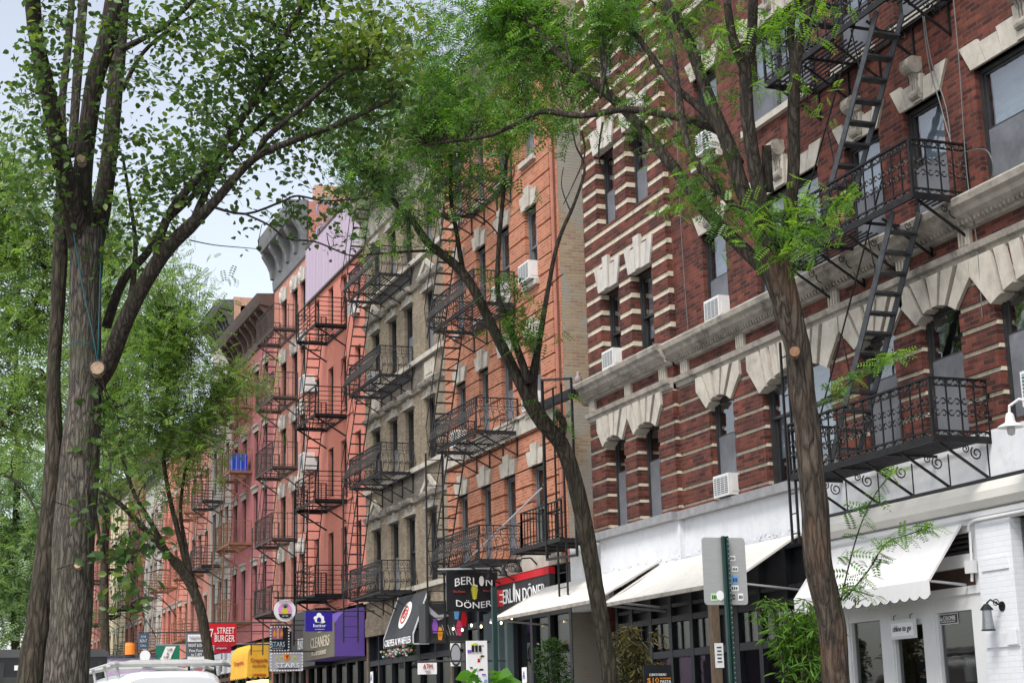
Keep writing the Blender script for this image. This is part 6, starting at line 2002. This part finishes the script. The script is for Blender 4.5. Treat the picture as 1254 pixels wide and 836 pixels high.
T.limb(trace([(893, 175, 16), (862, 137, 14), (826, 106, 12), (803, 76, 11), (778, 42, 9), (750, 5, 7)], YR + .4, YR + 2.4), 12, 5, .05)
T.limb(trace([(930, 285, 16), (850, 195, 12), (832, 120, 11), (824, 60, 10), (812, 10, 8)], YR + .3, YR + 1.6), 10, 5, .05)
T.limb(trace([(950, 330, 32), (936, 270, 26), (925, 210, 25), (915, 140, 24), (912, 85, 22), (897, 45, 16), (890, 0, 13)], YR, YR - .5), 14, 5, .05)
T.limb(trace([(913, 95, 20), (920, 50, 19), (922, 0, 17), (925, -60, 15)], YR - .2, YR - .6), 12, 4, .05)
T.limb(trace([(952, 330, 32), (966, 270, 22), (972, 200, 22), (972, 130, 22), (975, 75, 20), (985, 30, 16), (1000, -20, 15)], YR, YR - .6), 14, 5, .05)
T.limb(trace([(973, 80, 14), (968, 40, 13), (974, 0, 12), (980, -40, 10)], YR - .3, YR - .3), 10, 4, .05)
T.limb(trace([(940, 235, 22), (939, 200, 18), (938, 178, 16)], YR - .1, YR - .2), 10, 3, .08)
for p in ([(790, 165, 8), (745, 110, 5), (735, 60, 4)], [(735, 120, 6), (742, 70, 5), (730, 30, 4)], [(700, 85, 5), (690, 40, 4)], [(712, 160, 4), (716, 190, 3), (700, 230, 2), (690, 250, 1.6)], [(738, 150, 4), (733, 190, 3), (740, 215, 2)], [(850, 150, 6), (810, 180, 4), (780, 190, 3)]):
    T.limb(trace(p, YR + 2.0, YR + 2.2), 6, 4, .05)
def Bq(px, py, rx, ry, y, dy, tips, per, sz=.16, **k):
    f = .85 if px < 760 else (.62 if px < 835 else .5)
    T.blob(px, py, rx, ry, y, dy, max(3, int(tips * f)), int(per * (1.25 if px < 760 else 1)), sz * (.95 if px < 760 else 1), coarse=px < 760, **k)

for a in ((640, 40, 70, 50, YR + 3.6, .8, 46, 11), (560, 70, 80, 60, YR + 4.2, .9, 60, 11), (600, 130, 70, 45, YR + 3.8, .8, 44, 10), (520, 130, 70, 55, YR + 4.4, .9, 46, 10), (690, 60, 50, 55, YR + 3.0, .7, 34, 10), (740, 40, 55, 50, YR + 2.4, .7, 38, 10),
          (790, 50, 50, 50, YR + 1.8, .7, 26, 9), (725, 110, 50, 28, YR + 2.6, .5, 16, 9), (800, 120, 55, 30, YR + 1.8, .5, 16, 9), (680, 150, 60, 26, YR + 3.0, .5, 16, 9), (770, 148, 60, 20, YR + 2.2, .4, 12, 9),
          (855, 205, 40, 50, YR + .8, .5, 20, 9), (900, 250, 45, 40, YR + .3, .5, 22, 9), (840, 260, 30, 26, YR + .9, .4, 10, 9), (905, 290, 30, 26, YR + .1, .3, 12, 9), (985, 280, 34, 34, YR - .3, .4, 20, 10), (965, 300, 30, 20, YR - .3, .3, 8, 9),
          (890, 60, 45, 60, YR, .5, 26, 9), (860, 20, 60, 30, YR + .6, .6, 24, 9), (940, 25, 50, 30, YR - .3, .5, 16, 9), (1000, 20, 40, 30, YR - .5, .4, 12, 9), (905, 130, 26, 50, YR, .3, 8, 8), (830, 175, 40, 25, YR + 1.2, .4, 10, 9), (660, 10, 80, 22, YR + 3.2, .8, 30, 10), (770, 8, 70, 18, YR + 2, .7, 24, 10)):
    Bq(*a)
nb = len(T.L)
for a in ((1000, 120, 26, 26, YR - .6, .25, 5, 8), (1010, 250, 26, 20, YR - .4, .2, 7, 9), (1015, 290, 20, 16, YR - .4, .2, 4, 8), (990, 310, 34, 20, YR - .3, .25, 6, 8)): Bq(*a, sz=.16)
# fresh shoots from the trunk
def shoot(px, y0, y1, per, sz=.17, side=.12):
    P, _ = smooth(trace(px, y0, y1), 5); T.twig.tube(P, [.007 * (1 - .7 * i / len(P)) + .002 for i in range(len(P))], 5)
    for i, p in enumerate(P):
        if i < 2: continue
        for k in range(per):
            d = (Vector((random.gauss(0, 1), random.gauss(0, .7), random.gauss(-.1, .4)))).normalized()
            T.L.append((p + Vector((random.gauss(0, .02), random.gauss(0, .02), random.gauss(0, .02))), d, sz * random.uniform(.6, 1.2)))
shoot([(1030, 735, 3), (1040, 690, 3), (1055, 640, 2), (1075, 600, 2), (1100, 572, 2)], YR - .05, YR - .3, 2)
shoot([(1032, 735, 3), (1062, 700, 3), (1085, 665, 2), (1110, 655, 2), (1140, 645, 1)], YR - .05, YR - .4, 3)
shoot([(1028, 735, 3), (1040, 722, 2), (1070, 730, 2)], YR - .05, YR - .2, 3, .13)
shoot([(1005, 490, 3), (1030, 478, 3), (1055, 455, 2), (1085, 440, 2), (1100, 432, 2)], YR, YR - .3, 3)
shoot([(965, 300, 3), (1000, 275, 3), (1025, 250, 2), (1036, 240, 2)], YR, YR - .4, 3)
T.done([LEAF_L, LEAF_LY], lambda p: 1 if (random.random() < .10 or (p.y < YR - .2 and random.random() < .75)) else 0)
scar(T, 973, 430, YR - .2, .05, (-.6, -1, 0), SCAR_B)

# ---- middle honey locust
WS = .63
YM = 18.8
T = Tree('honey_locust_tree', 'slim leaning honey locust before the cream restaurant awning', (8.3, YM, GZ), BARK_D, LEAF_L, 'frond')
T.bole(base_down(trace([(748, 836, 32), (738, 770, 32), (726, 700, 33), (715, 640, 33), (704, 590, 32), (688, 545, 31), (664, 515, 31), (648, 490, 31)], YM, YM)), 64, .04, .06, 13, 2.4)
T.limb(trace([(652, 498, 28), (630, 455, 22), (605, 405, 20), (578, 350, 19), (555, 322, 18), (525, 298, 16), (505, 270, 13), (485, 250, 11), (460, 225, 8), (430, 200, 6)], YM, YM + 1.2), 12, 5, .05)
T.limb(trace([(652, 500, 24), (652, 465, 20), (660, 420, 12), (672, 350, 9), (684, 295, 8), (705, 245, 6), (716, 205, 5), (705, 178, 3.5), (700, 150, 2.5)], YM, YM + .6), 9, 5, .06)
T.limb(trace([(648, 470, 18), (636, 435, 15), (622, 395, 12), (610, 360, 10), (611, 300, 9), (617, 235, 8), (622, 190, 6), (640, 150, 4)], YM, YM + .3), 10, 5, .05)
T.limb(trace([(568, 338, 12), (560, 290, 9), (552, 240, 8), (552, 190, 6), (545, 140, 4)], YM + .6, YM + .4), 8, 4, .05)
T.limb(trace([(552, 318, 8), (530, 308, 7), (500, 308, 5), (470, 310, 4), (445, 312, 3)], YM + .8, YM + .6), 7, 4, .05)
T.limb(trace([(556, 270, 4), (580, 262, 4), (600, 275, 3), (612, 290, 3)], YM + .4, YM + .3), 6, 4, .05)
T.limb(trace([(682, 545, 20), (690, 520, 16), (682, 506, 14)], YM - .05, YM - .15), 10, 3, .05)
T.limb(trace([(700, 262, 3), (688, 230, 2.2), (690, 205, 1.6)], YM + .5, YM + .5), 5, 4, .05); T.limb(trace([(672, 350, 3), (690, 335, 2)], YM + .4, YM + .4), 5, 3, .05)
for a in ((460, 180, 55, 55, YM + .9, 1.3, 56, 11), (520, 200, 50, 50, YM + .7, 1.2, 46, 10), (430, 110, 60, 60, YM + 1.6, 1.5, 50, 10), (500, 90, 70, 60, YM + 1.5, 1.5, 60, 10), (580, 90, 70, 60, YM + 1.2, 1.4, 52, 10), (590, 180, 50, 40, YM + .4, 1.0, 36, 10),
          (440, 240, 40, 36, YM + 1.0, .9, 26, 10), (490, 262, 40, 30, YM + .8, .8, 22, 10), (540, 240, 40, 30, YM + .5, .7, 18, 9), (470, 300, 34, 16, YM + .7, .5, 8, 9), (520, 300, 30, 20, YM + .6, .5, 9, 9), (600, 230, 40, 24, YM + .4, .6, 14, 9), (660, 150, 50, 40, YM + .4, .9, 16, 9), (640, 80, 60, 50, YM + .8, 1.2, 26, 9),
          (615, 350, 20, 16, YM, .25, 7, 9), (640, 400, 26, 36, YM - .1, .3, 20, 9), (690, 500, 10, 8, YM - .15, .08, 3, 6), (590, 30, 100, 32, YM + 1.2, 1.4, 46, 10), (480, 40, 70, 36, YM + 1.6, 1.4, 34, 10)):
    T.blob(a[0], a[1], a[2], a[3], a[4], a[5], max(3, int(a[6] * (.92 if a[1] < 225 else .5 if a[1] < 320 else .85))), int(a[7] * 1.2), .155, coarse=True, spread=.15)
T.done([LEAF_L, LEAF_LY], lambda p: 1 if random.random() < .12 else 0)

# ---- farther honey locust behind the van
WS = .62
YF = 46.0
T = Tree('honey_locust_tree', 'honey locust with a curved trunk and broad crown before the grey stone building', (atY(256, 836, YF).x, YF, GZ), BARK_D, LEAF_B, 'frondlow')
T.limb(base_down(trace([(260, 836, 20), (254, 790, 20), (244, 740, 20), (228, 705, 21), (212, 685, 22)], YF, YF)), 12, 5, .04, anchor=False)
T.limb(trace([(218, 692, 18), (196, 668, 14), (170, 640, 12), (145, 615, 10), (120, 600, 7)], YF, YF - 1), 9, 4, .05)
T.limb(trace([(206, 678, 12), (185, 640, 10), (165, 605, 9), (150, 560, 7), (140, 500, 5)], YF, YF - .5), 9, 4, .05)
T.limb(trace([(240, 720, 14), (228, 690, 12), (218, 650, 11), (206, 600, 9), (200, 550, 8), (205, 480, 6), (210, 420, 4)], YF, YF + .5), 9, 4, .05)
T.limb(trace([(234, 705, 10), (226, 660, 8), (221, 620, 7), (230, 560, 6), (250, 500, 4), (280, 460, 3)], YF, YF + 1), 8, 4, .05)
for a in ((200, 420, 55, 50, 60, 14), (160, 470, 45, 55, 55, 14), (240, 470, 50, 45, 60, 14), (200, 520, 60, 40, 60, 14), (270, 520, 40, 34, 26, 13), (290, 480, 36, 30, 24, 12), (165, 400, 40, 45, 40, 13), (220, 350, 40, 40, 30, 12), (255, 335, 28, 18, 9, 10), (170, 340, 40, 40, 26, 12), (235, 400, 34, 40, 34, 13),
          (150, 545, 30, 30, 22, 12), (230, 560, 36, 24, 20, 12), (145, 420, 25, 60, 26, 12), (300, 440, 24, 14, 7, 9), (215, 300, 30, 30, 10, 10), (320, 485, 18, 12, 5, 9), (185, 600, 40, 20, 10, 10), (245, 590, 26, 16, 8, 9)):
    T.blob(a[0], a[1], a[2] * .9, a[3], YF, 2.2, a[4], a[5], .30, spread=.34, reach=3.2, tr=.016)
T.done()

# ---- trees on the left in the distance
def backtree(label, px0, Y, leaf, blobs, size, limbs=(), bark=BARK_D, spread=.3, dy=2.0, kind='frondlow'):
    T = Tree('street_tree', label, (atY(px0, 836, Y).x, Y, GZ), bark, leaf, kind)
    T.limb(base_down(trace([(px0, 836, 18), (px0 - 2, 700, 16), (px0 + 2, 560, 13), (px0, 440, 9), (px0 + 6, 300, 5)], Y, Y)), 9, 4, .05)
    for l in limbs: T.limb(trace(l, Y, Y - 1), 7, 4, .05)
    for a in blobs: T.blob(a[0], a[1], a[2], a[3], Y, dy, a[4], a[5], size, spread=spread, reach=3.5, tr=.016)
    T.done()


backtree('leafy tree with yellow green crown behind the left trunk of the pear tree', -34, 31, LEAF_B, [(10, 190, 40, 50, 40, 13), (30, 260, 40, 40, 36, 12), (0, 300, 40, 50, 44, 13), (40, 320, 30, 40, 26, 12), (60, 380, 30, 50, 26, 12), (15, 400, 45, 50, 50, 13), (30, 480, 40, 40, 40, 12), (20, 540, 45, 36, 30, 12), (60, 290, 24, 40, 14, 12), (-10, 240, 40, 60, 34, 12)], .26,
         [[(-34, 560, 12), (0, 520, 8), (35, 470, 7), (60, 460, 5)], [(-34, 620, 10), (-5, 580, 7), (30, 600, 5), (50, 640, 3)], [(-30, 460, 8), (0, 420, 7), (40, 380, 5), (55, 330, 4)]])
backtree('full green tree seen between the two pear trunks and the farther locust', 130, 62, LEAF_B, [(90, 330, 50, 60, 40, 13), (140, 330, 45, 60, 44, 13), (130, 420, 50, 60, 60, 14), (100, 500, 60, 60, 60, 14), (150, 560, 40, 50, 40, 13), (120, 250, 40, 40, 16, 12), (60, 440, 40, 60, 34, 13)], .46, [[(130, 700, 9), (115, 620, 7), (100, 520, 5)]], spread=.5, dy=3)
backtree('pale green tree at the end of the street left of the pear tree', 20, 92, LEAF_F, [(5, 570, 50, 40, 40, 13), (50, 560, 40, 40, 34, 13), (-10, 720, 50, 60, 50, 13), (20, 620, 50, 50, 60, 14), (60, 660, 45, 45, 50, 14), (15, 700, 55, 50, 70, 14), (50, 740, 55, 45, 56, 13), (10, 770, 50, 40, 44, 13), (80, 610, 40, 40, 30, 13), (-20, 660, 40, 60, 30, 12)], .62, [[(20, 720, 6), (40, 680, 4), (60, 630, 3)], [(18, 700, 6), (5, 660, 4), (-10, 620, 3)]], spread=.7, dy=4)
backtree('pale tree at the end of the street beyond the van', 128, 120, LEAF_F, [(120, 640, 40, 40, 40, 13), (135, 690, 30, 40, 36, 13), (100, 720, 40, 50, 40, 13), (150, 620, 26, 30, 16, 12), (130, 760, 40, 40, 30, 12), (90, 560, 40, 40, 20, 12)], .75, spread=.8, dy=5)

# ---- shrubs in front of the shops
def shrub(name, label, px, py, rx, ry, Y, leaf, n, sz, kind='ovate', pot=None, tip=True, cat='plant'):
    c = atY(px, py, Y); k = Y / FPX
    T = Tree(name, label, (c.x, Y, GZ), BARK_D, leaf, kind, cat)
    zt = c.z + ry * k
    for i in range(14):
        a = random.uniform(0, 6.28); r = random.uniform(0, rx * k * .8)
        tipv = Vector((c.x + math.cos(a) * r, Y + math.sin(a) * r, random.uniform(zt - ry * k * .8, zt)))
        P = T.twigline(Vector((c.x + random.gauss(0, .06), Y + random.gauss(0, .06), GZ + .35)), tipv, .012, 0, .05)
    for i in range(n):
        z = GZ + .4 + (zt - GZ - .4) * random.random() ** .75
        f = 1 - max(0, (z - (zt - ry * k)) / (ry * k)) ** 2 if z > zt - ry * k else 1
        a = random.uniform(0, 6.28); r = rx * k * math.sqrt(random.random()) * max(.15, math.sqrt(max(0, f))) * (1 + .18 * math.sin(7 * z + 3 * a))
        d = Vector((math.cos(a), math.sin(a), random.gauss(-.2, .5))).normalized()
        T.L.append((Vector((c.x + math.cos(a) * r, Y + math.sin(a) * r, z)), d, sz * random.uniform(.6, 1.2)))
    m = MB(); m.lathe((c.x, Y, GZ), [(0, 0), (.2, 0), (.27, .42), (.29, .45), (.24, .45), (0, .4)], 18); m.build('pot', pot or DKGREY, T.root)
    T.done()


shrub('potted_shrub', 'dense dark green potted shrub beside the kebab shop door', 676, 815, 22, 36, 24.5, LEAF_S, 2600, .055)
def bamboo(label, px, py, rx, ry, Y, leaf, n, sz, bend=1.0):
    c = atY(px, py, Y); k = Y / FPX
    T = Tree('potted_bamboo', label, (c.x, Y, GZ), BARK_D, leaf, 'lance', 'plant')
    zt = c.z + ry * k
    for i in range(n):
        a = random.uniform(0, 6.28); r = rx * k * random.uniform(.15, 1.0) * bend
        top = Vector((c.x + math.cos(a) * r * .7, Y + math.sin(a) * r * .7, random.uniform(zt - ry * k * 1.1, zt)))
        base = Vector((c.x + random.gauss(0, .09), Y + random.gauss(0, .09), GZ + .4))
        P = smooth_line([base, base.lerp(top, .55) + Vector((math.cos(a), math.sin(a), 0)) * r * .1, top, top + Vector((math.cos(a) * r * .55, math.sin(a) * r * .55, -random.uniform(.05, .4)))], 6)
        T.twig.tube(P, [.008 * (1 - .7 * j / len(P)) + .0015 for j in range(len(P))], 5, caps=False)
        for j, p in enumerate(P):
            if j < 5: continue
            for q in range(random.choice((2, 3, 4, 5))):
                b = random.uniform(0, 6.28)
                d = Vector((math.cos(b), math.sin(b), random.gauss(-.35, .45))).normalized()
                T.L.append((p + d * random.uniform(0, .06), d, sz * random.uniform(.6, 1.25)))
    m = MB(); m.lathe((c.x, Y, GZ), [(0, 0), (.2, 0), (.27, .42), (.29, .45), (.24, .45), (0, .4)], 18); m.build('pot', DKGREY, T.root)
    T.done()


bamboo('half dry brown tipped bamboo by the black restaurant front', 778, 812, 36, 50, 22.3, LEAF_DRY, 34, .13)
bamboo('fresh bright green bamboo beside the cafe awning', 976, 790, 52, 62, 18.4, LEAF_BAM, 44, .155)
c = atY(595, 828, 19.5)
T = Tree('potted_plant', 'broad leaved bright green potted plant in front of the sticker board', (c.x, 19.5, GZ), BARK_D, LEAF_BIG, 'ovate', 'plant')
for k in range(30):
    a = random.uniform(0, 6.28); r = random.uniform(.05, .28)
    p = Vector((c.x + math.cos(a) * r, 19.5 + math.sin(a) * r, c.z + random.uniform(-.25, .08)))
    T.twigline(Vector((c.x, 19.5, GZ + .4)), p, .009, 0, .04)
    T.L.append((p, Vector((math.cos(a), math.sin(a) - .4, random.uniform(-.5, .2))).normalized(), random.uniform(.24, .34)))
m = MB(); m.lathe((c.x, 19.5, GZ), [(0, 0), (.22, 0), (.3, .45), (.32, .5), (.27, .5), (0, .45)], 18); m.build('pot', TERRA, T.root)
T.done()
# ------------------------------------------------------------------ light
w = bpy.data.worlds.new('World'); SC.world = w; w.use_nodes = True
nt = w.node_tree; nt.nodes.clear()
o = nt.nodes.new('ShaderNodeOutputWorld'); bg = nt.nodes.new('ShaderNodeBackground'); sky = nt.nodes.new('ShaderNodeTexSky')
sky.sky_type = 'NISHITA'; sky.sun_disc = False
SUN_EL, SUN_AZ = math.radians(54), math.radians(232)   # azimuth measured clockwise from +y
sky.sun_elevation = SUN_EL; sky.sun_rotation = SUN_AZ
sky.air_density = 1.0; sky.dust_density = 1.6; sky.ozone_density = 1.0; sky.altitude = 0
hs = nt.nodes.new('ShaderNodeHueSaturation'); hs.inputs['Saturation'].default_value = 0.42
nt.links.new(sky.outputs[0], hs.inputs['Color'])
nt.links.new(hs.outputs[0], bg.inputs[0]); bg.inputs[1].default_value = 0.105
nt.links.new(bg.outputs[0], o.inputs[0])
sd = bpy.data.lights.new('sun', 'SUN'); so = bpy.data.objects.new('sun', sd); COL.objects.link(so)
sd.energy = 1.5; sd.angle = math.radians(22); sd.color = (1, .96, .9)
d = Vector((math.sin(SUN_AZ) * math.cos(SUN_EL), math.cos(SUN_AZ) * math.cos(SUN_EL), math.sin(SUN_EL)))
so.rotation_euler = (-d).to_track_quat('-Z', 'Y').to_euler()
vs = SC.view_settings
vs.view_transform = 'Standard'; vs.look = 'None'; vs.exposure = 1.3; vs.gamma = 1; vs.use_curve_mapping = False
SC.cycles.max_bounces = 6; SC.cycles.transparent_max_bounces = 12
